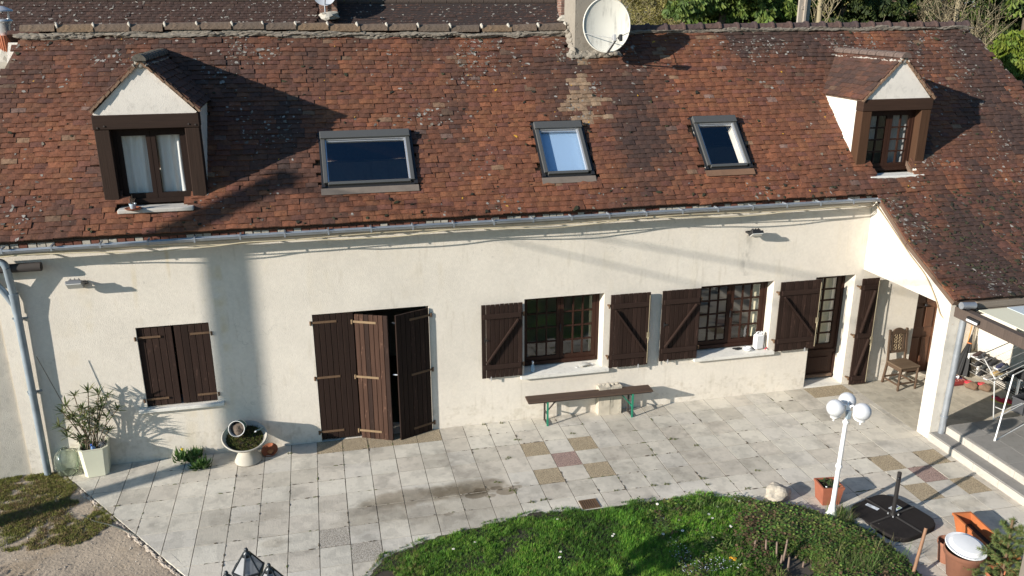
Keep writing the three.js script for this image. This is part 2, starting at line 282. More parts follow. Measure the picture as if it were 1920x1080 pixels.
function asParts(list, parent, name = 'roof_tile') { for (const t of list) { const m = new THREE.Mesh(TILES[t.g], nearestMat(t.c)); m.name = name; m.matrixAutoUpdate = true; t.m.decompose(m.position, m.quaternion, m.scale); m.castShadow = m.receiveShadow = true; parent.add(m); } }
function asStuff(list, parent, name = 'roof_tiles') {
  for (let k = 0; k < TILES.length; k++) {
    const L = list.filter((t) => t.g === k); if (!L.length) continue;
    const im = new THREE.InstancedMesh(TILES[k], tileMat, L.length); im.name = name; im.userData.kind = 'stuff'; im.castShadow = im.receiveShadow = true;
    L.forEach((t, i) => { im.setMatrixAt(i, t.m); im.setColorAt(i, C(...t.c)); }); parent.add(im);
  }
}
const roof = part('roof', house);
const all = [
  ...tileField(mainPlane, -6.3, 12.7, 0.07, mainPlane.L, { hole: (x, p, w) => mainHole(x, p.y, w), left: (p) => -5.80 - 0.36 * (p.z - RZ), right: (p) => vergeR(p.z) }),
  ...tileField(wingA, 7.84, 13.4, 0.0, wingA.L, { region: 'wing', trim: true, sOff: 3.8, right: (p) => vergeR(p.z) }),
  ...tileField(wingB, 7.84, 14.0, 0.0, wingB.L, { region: 'wing', trim: true, sOff: 4.9, right: (p) => vergeR(p.z) }),
];
const inView = (p) => { const q = p.clone().project(camera); return Math.abs(q.x) < 1.0 && Math.abs(q.y) < 1.0; };
camera.updateMatrixWorld(true); camera.updateProjectionMatrix();
all.forEach((t) => { t.d = t.p.distanceTo(camera.position) + (inView(t.p) ? 0 : 100); });
all.sort((a, b) => a.d - b.d);
asParts(all.slice(0, 240), roof); asStuff(all.slice(240), roof);
{ // deck below the tiles, with the window openings, and the rear slope
  const th = 0.07, slab = (pl, pts, holes) => { const g = extrude(poly(pts, holes), th); return g.applyMatrix4(new THREE.Matrix4().makeBasis(pl.u, pl.v.clone().negate(), pl.n)).translate(pl.o.x, pl.o.y, pl.o.z).translate(...pl.n.clone().multiplyScalar(-th - 0.075).toArray()); };
  const H = SKY.map((s) => [[s.x0 + 0.04, -vOf(s.y0 + 0.03)], [s.x1 - 0.04, -vOf(s.y0 + 0.03)], [s.x1 - 0.04, -vOf(s.y1 - 0.03)], [s.x0 + 0.04, -vOf(s.y1 - 0.03)]]);
  for (const d of DORM) H.push([[d.xl + 0.23, -vOf(d.sill)], [d.xr - 0.23, -vOf(d.sill)], [d.xr - 0.23, -vOf(5.0)], [d.xl + 0.23, -vOf(5.0)]]);
  const L = mainPlane.L;
  mk('roof_deck', [slab(mainPlane, [[-5.82, 0], [11.36, 0], [12.6, -L + 0.03], [-6.3, -L + 0.03], [-6.1, -1.0]], H), slab(wingA, [[7.9, 0.05], [12.7, 0.05], [13.1, -wingA.L], [7.9, -wingA.L]]), slab(wingB, [[7.9, 0.02], [13.1, 0.02], [13.7, -wingB.L + 0.03], [7.9, -wingB.L + 0.03]])], M.underlay, roof);
  const back = planeFrom([RY, -RZ], [3.6, -RZ + 2.75]); // mirrored
  const bg = extrude(poly([[-6, 0], [11.3, 0], [11.3, -back.L], [-6, -back.L]]), 0.08).applyMatrix4(new THREE.Matrix4().makeBasis(V(-1, 0, 0), back.v.clone().setZ(-back.v.z).negate(), V(0, back.n.y, -back.n.z))).translate(5.3, RY, RZ);
  const brm = std({ color: C(0.11, 0.05, 0.036), map: tTile, roughness: 0.95 });
  mk('rear_slope', bg, brm, roof);
  // verge mortar along the right end and the wing edge
  const e = []; for (let i = 0; i < 14; i++) { const v = i * 0.28 + 0.1, z = RZ + v * Math.cos(TA), y = RY - v * Math.sin(TA); e.push(flat(lump(0.09, i, 0.5, 0.35, 1.7, 0.3, 2)).rotateX(TA).translate(vergeR(z) + 0.02, y - 0.03, z)); }
  mk('verge_mortar', e, std({ color: C(0.2, 0.17, 0.14), map: tCem, roughness: 1 }), roof);
  const w = []; for (const pl of [wingA, wingB]) for (let v = 0.05; v < pl.L; v += 0.105) { const q = pl.o.clone().addScaledVector(pl.v, v).addScaledVector(pl.n, -0.012); w.push(bx(0.07, 0.018, 0.13, 7.9, q.y, q.z, Math.atan2(-pl.v.y, pl.v.z) + 0.1)); }
  mk('verge_tiles', w, std({ color: C(0.27, 0.105, 0.055), map: tTile, roughness: 0.95 }), roof).userData.kind = 'stuff';
}
// lichen discs and moss cushions on the tiles
function specks(list, count, pick, geoSeed, mats, name, parent, r0, r1, hgt) {
  const f = rng(geoSeed), geos = [0, 1, 2].map((k) => { const n = 9, s = new THREE.Shape(); for (let i = 0; i < n; i++) { const a = i / n * 6.283, r = 1 + (f() - 0.5) * 0.9; s[i ? 'lineTo' : 'moveTo'](Math.cos(a) * r, Math.sin(a) * r); } return clean(new THREE.ExtrudeGeometry(s, { depth: 1, bevelEnabled: false })); });
  const per = [[], [], []];
  let guard = 0; let made = 0;
  while (made < count && guard++ < count * 40) {
    const t = list[Math.floor(f() * list.length)]; if (f() > pick(t.p)) continue; made++;
    const r = r0 + (r1 - r0) * f() ** 2.2;
    const L = new THREE.Matrix4().makeTranslation((f() - 0.5) * 0.17, 0.0105 - 0.002, -f() * 0.1).multiply(new THREE.Matrix4().makeRotationX(-Math.PI / 2)).multiply(new THREE.Matrix4().makeRotationZ(f() * 6.28)).multiply(new THREE.Matrix4().makeScale(r * rr(0.9, 1.7, f), r * rr(0.6, 1, f), hgt * rr(0.6, 1.4, f)));
    per[Math.floor(f() * 3)].push(t.m.clone().multiply(L));
  }
  per.forEach((L, k) => { if (!L.length) return; const im = new THREE.InstancedMesh(geos[k], mats[0], L.length); im.name = name; im.userData.kind = 'stuff'; im.castShadow = im.receiveShadow = true; L.forEach((m, i) => { im.setMatrixAt(i, m); im.setColorAt(i, mats[1][Math.floor(f() * mats[1].length)]); }); parent.add(im); });
}
const lichenMat = std({ map: tGrain, roughness: 1 });
const G3 = (x, a, w) => Math.exp(-(((x - a) / w) ** 2));
specks(all, 4000, (p) => clamp(0.05 + 0.5 * ss(5.4, 6.2, p.y) + 0.8 * G3(p.x, 3.0, 0.45) * (p.y > 4.7 ? 1 : 0.2) + (p.x > 7.9 && p.y < 3.6 ? 0.95 * ss(-0.2, 0.4, noise3(p.x * 1.1, p.z * 1.4, 3)) : 0) + 0.3 * (p.x > 8.5 ? 1 : 0) + 0.35 * ss(0.2, 0.6, noise3(p.x * 0.9, p.y * 1.2, 11))) * (0.12 + 1.1 * ss(-0.05, 0.5, noise3(p.x * 2.4, p.y * 3.2, 17))), 61, [lichenMat, [C(0.3, 0.275, 0.24), C(0.24, 0.215, 0.19), C(0.38, 0.35, 0.31), C(0.17, 0.15, 0.125), C(0.22, 0.185, 0.14), C(0.13, 0.115, 0.1)]], 'lichen', roof, 0.004, 0.026, 0.002);
specks(all, 60, (p) => 0.3, 63, [lichenMat, [C(0.62, 0.33, 0.03), C(0.55, 0.3, 0.05)]], 'yellow_lichen', roof, 0.008, 0.03, 0.002);
specks(all, 1200, (p) => clamp((p.x > 7.9 && p.y < 3.6 ? 0.9 : 0.06) + 0.3 * ss(3.95, 3.7, p.y) + 0.25 * G3(p.x, 4.9, 0.5) * ss(4.2, 3.9, p.y)), 67, [lichenMat, [C(0.03, 0.032, 0.014), C(0.045, 0.045, 0.018), C(0.02, 0.02, 0.012)]], 'moss', roof, 0.008, 0.032, 0.014);
// ridge: barrel tiles on a mortar bed
{
  const ridge = part('ridge', house);
  const half = (L, r0, r1, collar) => { const pts = [], n = 9; const g = []; const prof = collar ? [[0, r0], [L * 0.82, r1], [L * 0.83, r1 + 0.022], [L * 0.97, r1 + 0.026], [L, r1 + 0.012]] : [[0, r0], [L, r1]]; const P = [], I = []; for (let i = 0; i < prof.length; i++) for (let j = 0; j <= n; j++) { const a = Math.PI * (j / n); P.push(prof[i][0], Math.sin(a) * prof[i][1], Math.cos(a) * prof[i][1]); } for (let i = 0; i + 1 < prof.length; i++) for (let j = 0; j < n; j++) { const q = i * (n + 1) + j; I.push(q, q + 1, q + n + 1, q + 1, q + n + 2, q + n + 1); } const b = new THREE.BufferGeometry(); b.setAttribute('position', new THREE.Float32BufferAttribute(P, 3)); b.setIndex(I); b.computeVertexNormals(); return uvm(b); };
  const f = rng(5);
  const tan = [[0.2, 0.14, 0.095], [0.18, 0.125, 0.088], [0.155, 0.112, 0.082], [0.22, 0.145, 0.088]].map((c) => std({ color: C(...c), map: tTile, bumpMap: tTileB, bumpScale: 0.008, roughness: 0.95, side: THREE.DoubleSide }));
  const pur = [[0.115, 0.068, 0.058], [0.13, 0.075, 0.06], [0.095, 0.06, 0.055]].map((c) => std({ color: C(...c), map: tTile, bumpMap: tTileB, bumpScale: 0.004, roughness: 0.85, side: THREE.DoubleSide }));
  const gA = [half(0.53, 0.108, 0.12), half(0.5, 0.105, 0.122)], gB = half(0.36, 0.085, 0.092, true), bung = lump(0.05, 4, 0.5, 1.0, 1.2, 0.3, 2);
  for (let x = -5.78; x < 3.0;) { const L = rr(0.46, 0.56, f), m = new THREE.Mesh(gA[f() < 0.5 ? 0 : 1], tan[Math.floor(f() * 4)]); m.name = 'ridge_tile'; m.position.set(x, RY + 0.045 + sag(x) + rr(-0.008, 0.008, f), RZ); m.rotation.set(rr(-0.06, 0.06, f), 0, rr(-0.015, 0.015, f)); m.castShadow = m.receiveShadow = true; ridge.add(m); const b = new THREE.Mesh(bung, M.mortar); b.name = 'joint_mortar'; b.position.set(x + L, RY + 0.123 + sag(x), RZ + 0.05); b.castShadow = b.receiveShadow = true; ridge.add(b); x += L; }
  for (let x = 3.95; x < 11.3;) { const m = new THREE.Mesh(gB, pur[Math.floor(f() * 3)]); m.name = 'ridge_tile'; m.position.set(x, RY + 0.015 + sag(x) + rr(-0.006, 0.006, f), RZ); m.rotation.set(rr(-0.05, 0.05, f), 0, rr(-0.012, 0.012, f)); m.castShadow = m.receiveShadow = true; ridge.add(m); x += rr(0.34, 0.38, f); }
  const mo = []; for (let x = -5.75; x < 11.4; x += 0.13) if (!(x > 3.0 && x < 3.9)) mo.push(flat(lump(0.1, x * 3.7, 1.4, 0.33, x < 3 ? 0.42 : 0.22, 0.75, 3)).rotateX(TA * 0.9).translate(x, RY - 0.012 + sag(x) + rr(-0.01, 0.01, f), RZ + 0.09));
  mk('ridge_mortar', mo, std({ color: C(0.22, 0.19, 0.155), map: tCem, bumpMap: tCem, bumpScale: 0.02, roughness: 1 }), ridge);
}
// corbelled bricks below the eave and the zinc gutter
{
  const f = rng(12), A = [], B = [];
  for (let x = -5.98; x < 7.9; x += 0.115) { (f() < 0.5 ? A : B).push(box2(x, x + 0.1, 3.565, 3.625, -0.02, 0.17 + rr(-0.01, 0.01, f))); A.push(box2(x - 0.02, x + 0.094, 3.505, 3.56, -0.02, 0.1 + rr(-0.01, 0.01, f))); }
  mk('corbel_brick', A, std({ color: C(0.2, 0.075, 0.05), map: tTile, roughness: 0.95 }), house).userData.kind = 'stuff';
  mk('corbel_mortar', [...B, box2(-6, 7.95, 3.47, 3.64, -0.3, 0.04)], M.mortar, house).userData.kind = 'stuff';
  const gut = part('gutter', house), n = 8, pr = []; for (let i = 0; i <= n; i++) { const a = Math.PI + Math.PI * i / n; pr.push([Math.cos(a) * 0.055, Math.sin(a) * 0.055]); } const inn = pr.slice().reverse().map(([a, b]) => [a * 0.94, b * 0.94]);
  const trough = (x0, x1, y0, y1) => { const g = new THREE.ExtrudeGeometry(poly([...pr, ...inn]), { depth: x1 - x0, bevelEnabled: false, steps: 12 }); const p = g.attributes.position; g.rotateY(Math.PI / 2); for (let i = 0; i < p.count; i++) { const k = p.getX(i) / (x1 - x0); p.setXYZ(i, p.getX(i) + x0, p.getY(i) + y0 + (y1 - y0) * k, p.getZ(i) + 0.30); } return g; };
  const lips = (x0, x1, y0, y1) => rod([x0, y0, 0.355], [x1, y1, 0.355], 0.009, 0.009, 6);
  mk('trough', [trough(-6.3, -3.2, 3.575, 3.60), trough(-3.24, 7.86, 3.605, 3.61), lips(-6.3, -3.2, 3.575, 3.6), lips(-3.24, 7.86, 3.605, 3.61), box2(7.855, 7.862, 3.55, 3.61, 0.245, 0.355)], M.zinc, gut);
  for (let x = -5.7; x < 7.8; x += 0.62) mk('bracket', [box2(x, x + 0.022, 3.6, 3.622, 0.2, 0.362), box2(x, x + 0.022, 3.55, 3.615, 0.356, 0.364)], M.zinc, gut);
}
// chimney stack above the roof
{
  const ch = part('chimney', house);
  const m = std({ color: C(0.27, 0.24, 0.2), map: tCem, bumpMap: tCem, bumpScale: 0.02, roughness: 1 });
  const g = extrude(poly(rect(-0.37, 0.37, -0.33, 0.33)), 3.2, 0.03).rotateX(-Math.PI / 2).translate(3.47, 5.55, -2.38); mk('stack', g, m, ch);
  const f = []; for (let i = 0; i < 10; i++) f.push(flat(lump(0.11, i + 30, 1.1, 0.5, 0.7, 0.3, 2)).rotateX(0.7).translate(3.09 + i * 0.085, 5.93, -2.06)); for (let i = 0; i < 6; i++) f.push(flat(lump(0.1, i + 50, 0.6, 0.8, 1, 0.3, 2)).translate(3.09, 5.98 + i * 0.08, -2.1 - i * 0.08)); mk('flashing_mortar', f, m, ch);
}
// ---------- dormers ----------
function casement(parent, x0, x1, y0, y1, z, { leaves = 2, cols = 3, rows = 4, fw = 0.055, gap = 0.045, bw = 0.022, frame = M.frame, pane = true, handle = true }) {
  const fr = [box2(x0, x0 + gap, y0, y1, z - 0.06, z), box2(x1 - gap, x1, y0, y1, z - 0.06, z), box2(x0 + gap, x1 - gap, y1 - gap, y1, z - 0.06, z), box2(x0 + gap, x1 - gap, y0, y0 + gap * 1.3, z - 0.06, z + 0.01)];
  mk('frame', fr, frame, parent);
  const a0 = x0 + gap, W = (x1 - x0 - 2 * gap) / leaves, b0 = y0 + gap * 1.3, b1 = y1 - gap;
  for (let l = 0; l < leaves; l++) {
    const l0 = a0 + l * W + 0.003, l1 = a0 + (l + 1) * W - 0.003, zi = z - 0.015;
    mk('sash', [box2(l0, l0 + fw, b0, b1, zi - 0.045, zi), box2(l1 - fw, l1, b0, b1, zi - 0.045, zi), box2(l0 + fw, l1 - fw, b1 - fw, b1, zi - 0.045, zi), box2(l0 + fw, l1 - fw, b0, b0 + fw * 1.25, zi - 0.045, zi)], frame, parent);
    const gx0 = l0 + fw, gx1 = l1 - fw, gy0 = b0 + fw * 1.25, gy1 = b1 - fw, bars = [];
    for (let i = 1; i < cols; i++) { const x = gx0 + (gx1 - gx0) * i / cols; bars.push(box2(x - bw / 2, x + bw / 2, gy0, gy1, zi - 0.038, zi - 0.004)); }
    for (let j = 1; j < rows; j++) { const y = gy0 + (gy1 - gy0) * j / rows; bars.push(box2(gx0, gx1, y - bw / 2, y + bw / 2, zi - 0.036, zi - 0.006)); }
    if (bars.length) mk('glazing_bar', bars, frame, parent);
    for (let i = 0; i < cols; i++) for (let j = 0; j < rows; j++) { const g = new THREE.PlaneGeometry((gx1 - gx0) / cols - bw * 0.7, (gy1 - gy0) / rows - bw * 0.7); const m = mk('pane', g, M.glass, parent); m.position.set(gx0 + (gx1 - gx0) * (i + 0.5) / cols, gy0 + (gy1 - gy0) * (j + 0.5) / rows, zi - 0.022); m.rotation.set(rr(-0.006, 0.006), rr(-0.006, 0.006), 0); }
  }
  if (handle) mk('handle', [box2((x0 + x1) / 2 - 0.008, (x0 + x1) / 2 + 0.008, (y0 + y1) / 2 - 0.06, (y0 + y1) / 2 + 0.06, z - 0.012, z + 0.02)], M.iron, parent);
}
function curtain(name, label, x0, x1, y0, y1, z, mat, folds, seed) {
  const nx = folds * 6, g = new THREE.PlaneGeometry(x1 - x0, y1 - y0, nx, 10), p = g.attributes.position;
  for (let i = 0; i < p.count; i++) { const u = (p.getX(i) / (x1 - x0)) + 0.5, v = (p.getY(i) / (y1 - y0)) + 0.5; p.setZ(i, 0.02 * Math.sin(u * folds * 6.283 + seed + 1.2 * noise3(u * 3, v * 2, seed)) + 0.012 * noise3(u * 5, v * 3, seed + 4)); }
  g.computeVertexNormals(); const m = mk(name, g, mat); m.position.set((x0 + x1) / 2, (y0 + y1) / 2, z); return tag(m, label, 'curtain');
}
const clothMat = std({ color: C(0.72, 0.72, 0.7), roughness: 0.95, side: THREE.DoubleSide });
const greyCloth = std({ color: C(0.3, 0.3, 0.3), roughness: 0.95, side: THREE.DoubleSide });
const creamCloth = std({ color: C(0.72, 0.66, 0.46), roughness: 0.95, side: THREE.DoubleSide });
function dormer(d, k) {
  const g = part('dormer', house); const { xl, xr, zf, yb, ye, ya, yl, xa, sill } = d, pw = k ? 0.19 : 0.2;
  g.userData.label = k ? 'right dormer with small paned casements and bright white cheek' : 'left dormer with curtained window';
  // cheeks
  for (const [x, s] of [[xl, 1], [xr - 0.1, 1]]) mk('cheek', extrude(poly([[zf - 0.18, yb - 0.12], [zf - 0.18, ye], [zOf(ye) - 0.1, ye], [zOf(yb) - 0.1, yb - 0.12]]), 0.1).applyMatrix4(new THREE.Matrix4().makeBasis(V(0, 0, 1), V(0, 1, 0), V(-1, 0, 0))).translate(x + 0.1 * s, 0, 0), k ? M.plaster : M.gable, g);
  // gable panel
  mk('gable', extrude(poly([[xl + 0.03, yl + 0.2], [xr - 0.03, yl + 0.2], [xr - 0.01, ye - 0.005], [xa, ya + 0.0], [xl + 0.01, ye - 0.005]]), 0.14).translate(0, 0, zf - 0.145), M.gable, g);
  mk('lintel_beam', [rb(xr - xl + 0.02, 0.2, 0.2, 0.012, (xl + xr) / 2, yl + 0.1, zf - 0.1 + 0.012)], k ? M.oakRH : M.oakH, g);
  for (const x of [xl + pw / 2, xr - pw / 2]) mk('post', [rb(pw, yl - yb + 0.14, 0.2, 0.012, x, (yl + yb - 0.14) / 2, zf - 0.1)], k ? M.oakR : M.oak, g);
  if (!k) mk('peg', [[xl + 0.05, yl + 0.03], [xl + 0.14, yl + 0.05], [xr - 0.05, yl + 0.04], [xr - 0.14, yl + 0.05]].map(([x, y]) => cyl(0.012, 0.012, 0.02, x, y, zf + 0.012, 8, Math.PI / 2)), M.dark, g);
  // window set back between the posts
  const wx0 = xl + pw - 0.01, wx1 = xr - pw + 0.01, wz = zf - (k ? 0.13 : 0.12);
  if (!k) casement(g, wx0, wx1, sill + 0.07, yl - 0.002, wz, { leaves: 2, cols: 1, rows: 1, fw: 0.06, gap: 0.05, frame: M.shutter, handle: false });
  else {
    // fixed left leaf behind, right leaf standing slightly open
    casement(g, wx0, wx1, sill + 0.08, yl - 0.002, wz - 0.02, { leaves: 2, cols: 2, rows: 4, fw: 0.055, gap: 0.045, bw: 0.024, handle: false });
  }
  mk('window_sill', [rb(xr - xl - 2 * pw + (k ? 0.1 : 0.03), 0.06, 0.3, 0.015, (xl + xr) / 2 + (k ? 0.04 : 0), sill + 0.02, zf + 0.06), ...(k ? [] : [])], k ? M.sill : std({ color: C(0.5, 0.47, 0.43), map: tCem, bumpMap: tCem, bumpScale: 0.01, roughness: 1 }), g);
  // little cheeks of the recess cut into the roof below the posts
  for (const [x, s] of k ? [[wx1 - 0.02, 1]] : []) mk('recess_cheek', extrude(poly([[zf, sill - 0.02], [zf + 0.2, sill - 0.02], [zOf(sill) - 0.02, sill + 0.03], [zf + 0.01, yb - 0.03]]), 0.05).applyMatrix4(new THREE.Matrix4().makeBasis(V(0, 0, 1), V(0, 1, 0), V(-1, 0, 0))).translate(x + 0.05, 0, 0), k ? M.plaster : M.mortar, g);
  // dark loft behind
  // roof planes
  const list = [];
  for (const s of [-1, 1]) {
    const ex = s < 0 ? xl - 0.03 : xr + 0.03, run = Math.abs(ex - xa), dy = ya - (ye - 0.0), th = Math.atan2(dy, run), L = Math.hypot(dy, run);
    const v = V(s * Math.cos(th), -Math.sin(th), 0), n = V(s * Math.sin(th), Math.cos(th), 0), u = V(0, 0, s < 0 ? 1 : -1);
    const pl = { o: V(xa, ya + 0.03, 0), u, v, n };
    const zl = (p) => zOf(p.y) - 0.02, zr = zf + 0.012;
    list.push(...tileField(pl, s < 0 ? -2.4 : -zr, s < 0 ? zr : 2.4, 0.02, L, { region: 'dorm', bend: false, trim: true, w: 0.17, exp: 0.1, hole: (x, p) => (s < 0 ? x < zl(p) : -x < zl(p)) }));
    { const vt = []; for (let q = 0.06; q < L; q += 0.098) { const c0 = pl.o.clone().addScaledVector(v, q).addScaledVector(n, -0.012 + rr(-0.004, 0.004)); vt.push(at(new THREE.BoxGeometry(0.112, 0.03, 0.05), 0, 0, 0, 0, 0, Math.atan2(v.y, v.x) + (s < 0 ? Math.PI : 0) - s * 0.12).translate(c0.x, c0.y, zf + 0.008 + rr(-0.008, 0.008))); } mk('verge_tiles', vt, std({ color: C(0.27, 0.165, 0.105), map: tTile, roughness: 0.95 }), g).userData.kind = 'stuff'; }
    const dk = extrude(poly([[0, zf - 0.04], [L, zf - 0.04], [L, zOf(ye) - 0.05], [0, zOf(ya) - 0.05]]), 0.04); dk.applyMatrix4(new THREE.Matrix4().makeBasis(v, V(0, 0, 1), n)).translate(...pl.o.clone().addScaledVector(n, -0.06).toArray()); mk('roof_deck', dk, M.underlay, g);
  }
  list.forEach((t) => { t.d = t.p.distanceTo(camera.position); }); list.sort((a, b) => a.d - b.d);
  const seen = list.filter((t) => k ? t.p.x < xa : t.p.x > xa); const near = seen.slice(0, 30), rest = list.filter((t) => !near.includes(t));
  asParts(near, g); asStuff(rest, g);
  // ridge of the dormer
  const f = rng(900 + k), zb = zOf(ya) - 0.02; let i = 0;
  for (let z = zf + 0.05; z > zb; z -= 0.24) {
    const c = new THREE.CylinderGeometry(0.092 + 0.004 * (i % 2), 0.082, 0.27, 10, 1, false, 0, Math.PI).rotateZ(Math.PI / 2).rotateX(0).rotateY(Math.PI / 2);
    const m = mk('ridge_tile', c, std({ color: k ? C(0.17, 0.12, 0.1) : C(0.15, 0.13, 0.105), map: tTile, roughness: 0.95, side: THREE.DoubleSide }), g); m.position.set(xa, ya + 0.02 + rr(-0.004, 0.004, f), z - 0.12); m.rotation.y = rr(-0.02, 0.02, f); i++;
  }
  const mo = []; for (let z = zf; z > zb; z -= 0.1) for (const s of [-1, 1]) mo.push(flat(lump(0.042, z * 9 + s, 0.6, 0.4, 1.3, 0.5, 2)).translate(xa + s * 0.085, ya - 0.035, z));
  mo.push(flat(lump(0.082, 3, 1, 1, 0.25, 0.08, 3)).translate(xa, ya + 0.0, zf + 0.01));
  mk('ridge_mortar', mo, std({ color: k ? C(0.42, 0.39, 0.35) : C(0.3, 0.275, 0.24), map: tCem, roughness: 1 }), g);
}
DORM.forEach(dormer);
{
  const d = DORM[0];
  curtain('curtain', 'pale net curtain behind the left pane of the left dormer', d.xl + 0.27, -3.76, d.sill + 0.1, d.yl - 0.06, d.zf - 0.24, clothMat, 3, 1);
  curtain('curtain', 'pale net curtain behind the right pane of the left dormer', -3.66, d.xr - 0.27, d.sill + 0.1, d.yl - 0.06, d.zf - 0.24, clothMat, 3, 5);
  const e = DORM[1];
  curtain('curtain', 'grey curtain behind the upper left panes of the right dormer', e.xl + 0.22, e.xl + 0.52, e.sill + 0.6, e.yl - 0.06, e.zf - 0.3, greyCloth, 2, 8);
  curtain('curtain', 'grey curtain drawn aside behind the right casement of the right dormer', e.xl + 0.74, e.xr - 0.2, e.sill + 0.12, e.yl - 0.06, e.zf - 0.3, greyCloth, 3, 9);
  // dwarf pot on its saucer
  const t = thing('flower_pot', 'tiny pale blue pot with dry plant on a red saucer on the left dormer sill', 'flower pot', [-4.02, d.sill + 0.052, 0.03]);
  mk('pot', lathe([[0, 0.012], [0.035, 0.012], [0.05, 0.085], [0.045, 0.085], [0.033, 0.03], [0, 0.03]]), std({ color: C(0.45, 0.55, 0.62), roughness: 0.3 }), t);
  mk('saucer', lathe([[0, 0], [0.09, 0], [0.115, 0.02], [0.108, 0.022], [0.085, 0.008], [0, 0.008]]), M.terracotta, t);
  const f = rng(4), st = []; for (let i = 0; i < 14; i++) { const a = f() * 6.28, r = rr(0.02, 0.06, f); st.push(rod([0, 0.03, 0], [Math.cos(a) * r, rr(0.12, 0.2, f), Math.sin(a) * r], 0.003, 0.002, 4)); } mk('stem', st, std({ color: C(0.1, 0.07, 0.05) }), t);
}
// ---------- skylights ----------
SKY.forEach((s, i) => {
  const g = part('skylight', house), W = s.x1 - s.x0, L = vOf(s.y0) - vOf(s.y1);
  const c = mainPlane.o.clone().addScaledVector(mainPlane.u, (s.x0 + s.x1) / 2).addScaledVector(mainPlane.v, (vOf(s.y0) + vOf(s.y1)) / 2).addScaledVector(mainPlane.n, 0.02 + sag((s.x0 + s.x1) / 2) * 0.5);
  g.position.copy(c); g.setRotationFromMatrix(new THREE.Matrix4().makeBasis(mainPlane.u, mainPlane.v.clone().negate(), mainPlane.n)); // local: x across, y up the slope, z out
  g.userData.label = ['wide skylight between left dormer and chimney', 'small skylight with pale blue blind below the chimney', 'small dark skylight nearer to the right dormer'][i];
  const w = W / 2, l = L / 2, fb = 0.064;
  mk('frame', [rb(fb, L - 0.12, 0.085, 0.008, -w + fb / 2, -0.02, 0.045), rb(fb, L - 0.12, 0.085, 0.008, w - fb / 2, -0.02, 0.045), rb(W - 2 * fb, fb * 0.8, 0.08, 0.008, 0, -l + fb * 0.55, 0.042), rb(W + 0.02, 0.14, 0.115, 0.012, 0, l - 0.07, 0.06)], M.anth, g);
  mk('flashing', [bx(W + 0.1, 0.03, 0.012, 0, l + 0.02, 0.012), bx(0.05, L + 0.04, 0.014, -w - 0.008, 0, 0.05), bx(0.06, L + 0.04, 0.014, w + 0.012, 0, 0.05), bx(W + 0.08, 0.06, 0.03, 0, -l - 0.01, 0.018)], M.iron, g);
  mk('apron', [bx(W + 0.1, 0.11, 0.006, 0, -l - 0.09, 0.034, 0.1)], std({ color: i === 2 ? C(0.22, 0.12, 0.07) : C(0.2, 0.16, 0.13), map: tGrain, roughness: 0.8 }), g);
  const iw = w - fb, b0 = -l + fb, b1 = l - 0.12;
  mk('glazing_bead', [box2(-iw, -iw + 0.016, b0, b1, 0.03, 0.07), box2(iw - 0.022, iw, b0, b1, 0.03, 0.07), box2(-iw + 0.016, iw - 0.022, b1 - 0.03, b1, 0.03, 0.07), box2(-iw + 0.016, iw - 0.022, b1 - 0.055, b1 - 0.042, 0.03, 0.06)], M.alu, g);
  mk('pane', new THREE.PlaneGeometry(2 * iw - 0.03, b1 - b0 - 0.02).translate(0, (b0 + b1) / 2, 0.04), M.glass, g);
  mk('shaft', [box2(-w + 0.03, -w + 0.05, -l, l, -0.17, 0.0), box2(w - 0.05, w - 0.03, -l, l, -0.17, 0.0), box2(-w, w, -l + 0.01, -l + 0.03, -0.17, 0), box2(-w, w, l - 0.03, l - 0.01, -0.17, 0)], i ? M.plaster : M.inside, g);
  if (i === 1) mk('blind', box2(-iw, iw, b0, b1 - 0.03, -0.03, -0.02), std({ color: C(0.3, 0.44, 0.62), roughness: 0.9 }), g);
});
// ---------- windows, shutters, doors ----------
WIN.forEach(([x0, x1, y0, y1], i) => {
  const g = part('window', house); g.userData.label = i ? 'paned window nearer to the glazed door' : 'paned window above the bench';
  casement(g, x0 + 0.002, x1 - 0.002, y0 + 0.06, y1 - 0.002, i ? -0.2 : -0.24, { leaves: 2, cols: 3, rows: 4, fw: 0.06, gap: 0.05, bw: 0.024 });
  const s = extrude(poly([[-0.3, -0.02], [0.07, -0.055], [0.07, 0.0], [-0.3, 0.045]]), x1 - x0 + 0.18, 0.008).applyMatrix4(new THREE.Matrix4().makeBasis(V(0, 0, 1), V(0, 1, 0), V(-1, 0, 0))).translate(x1 + 0.1, y0 + 0.0, 0);
  mk('sill', s, M.sill, g);
});
curtain('curtain', 'cream curtain at the right edge of the window above the bench', 2.93, 3.03, 0.95, 2.12, -0.34, creamCloth, 1, 2);
curtain('curtain', 'cream curtain at the right edge of the window beside the glazed door', 5.97, 6.14, 0.95, 2.1, -0.31, creamCloth, 1, 3);
const planks = (g, x0, x1, y0, y1, z, t, n, f, mats) => { const w = (x1 - x0) / n; for (let i = 0; i < n; i++) { const m = mk('plank', rb(w - 0.006, y1 - y0 + rr(-0.004, 0.004, f), t, 0.005, x0 + (i + 0.5) * w, (y0 + y1) / 2, z + rr(-0.0015, 0.0015, f)), mats[Math.floor(f() * mats.length)], g); const uv = m.geometry.attributes.uv, o = f() * 9; for (let k = 0; k < uv.count; k++) uv.setXY(k, uv.getX(k) + o, uv.getY(k) + o * 0.7); } };
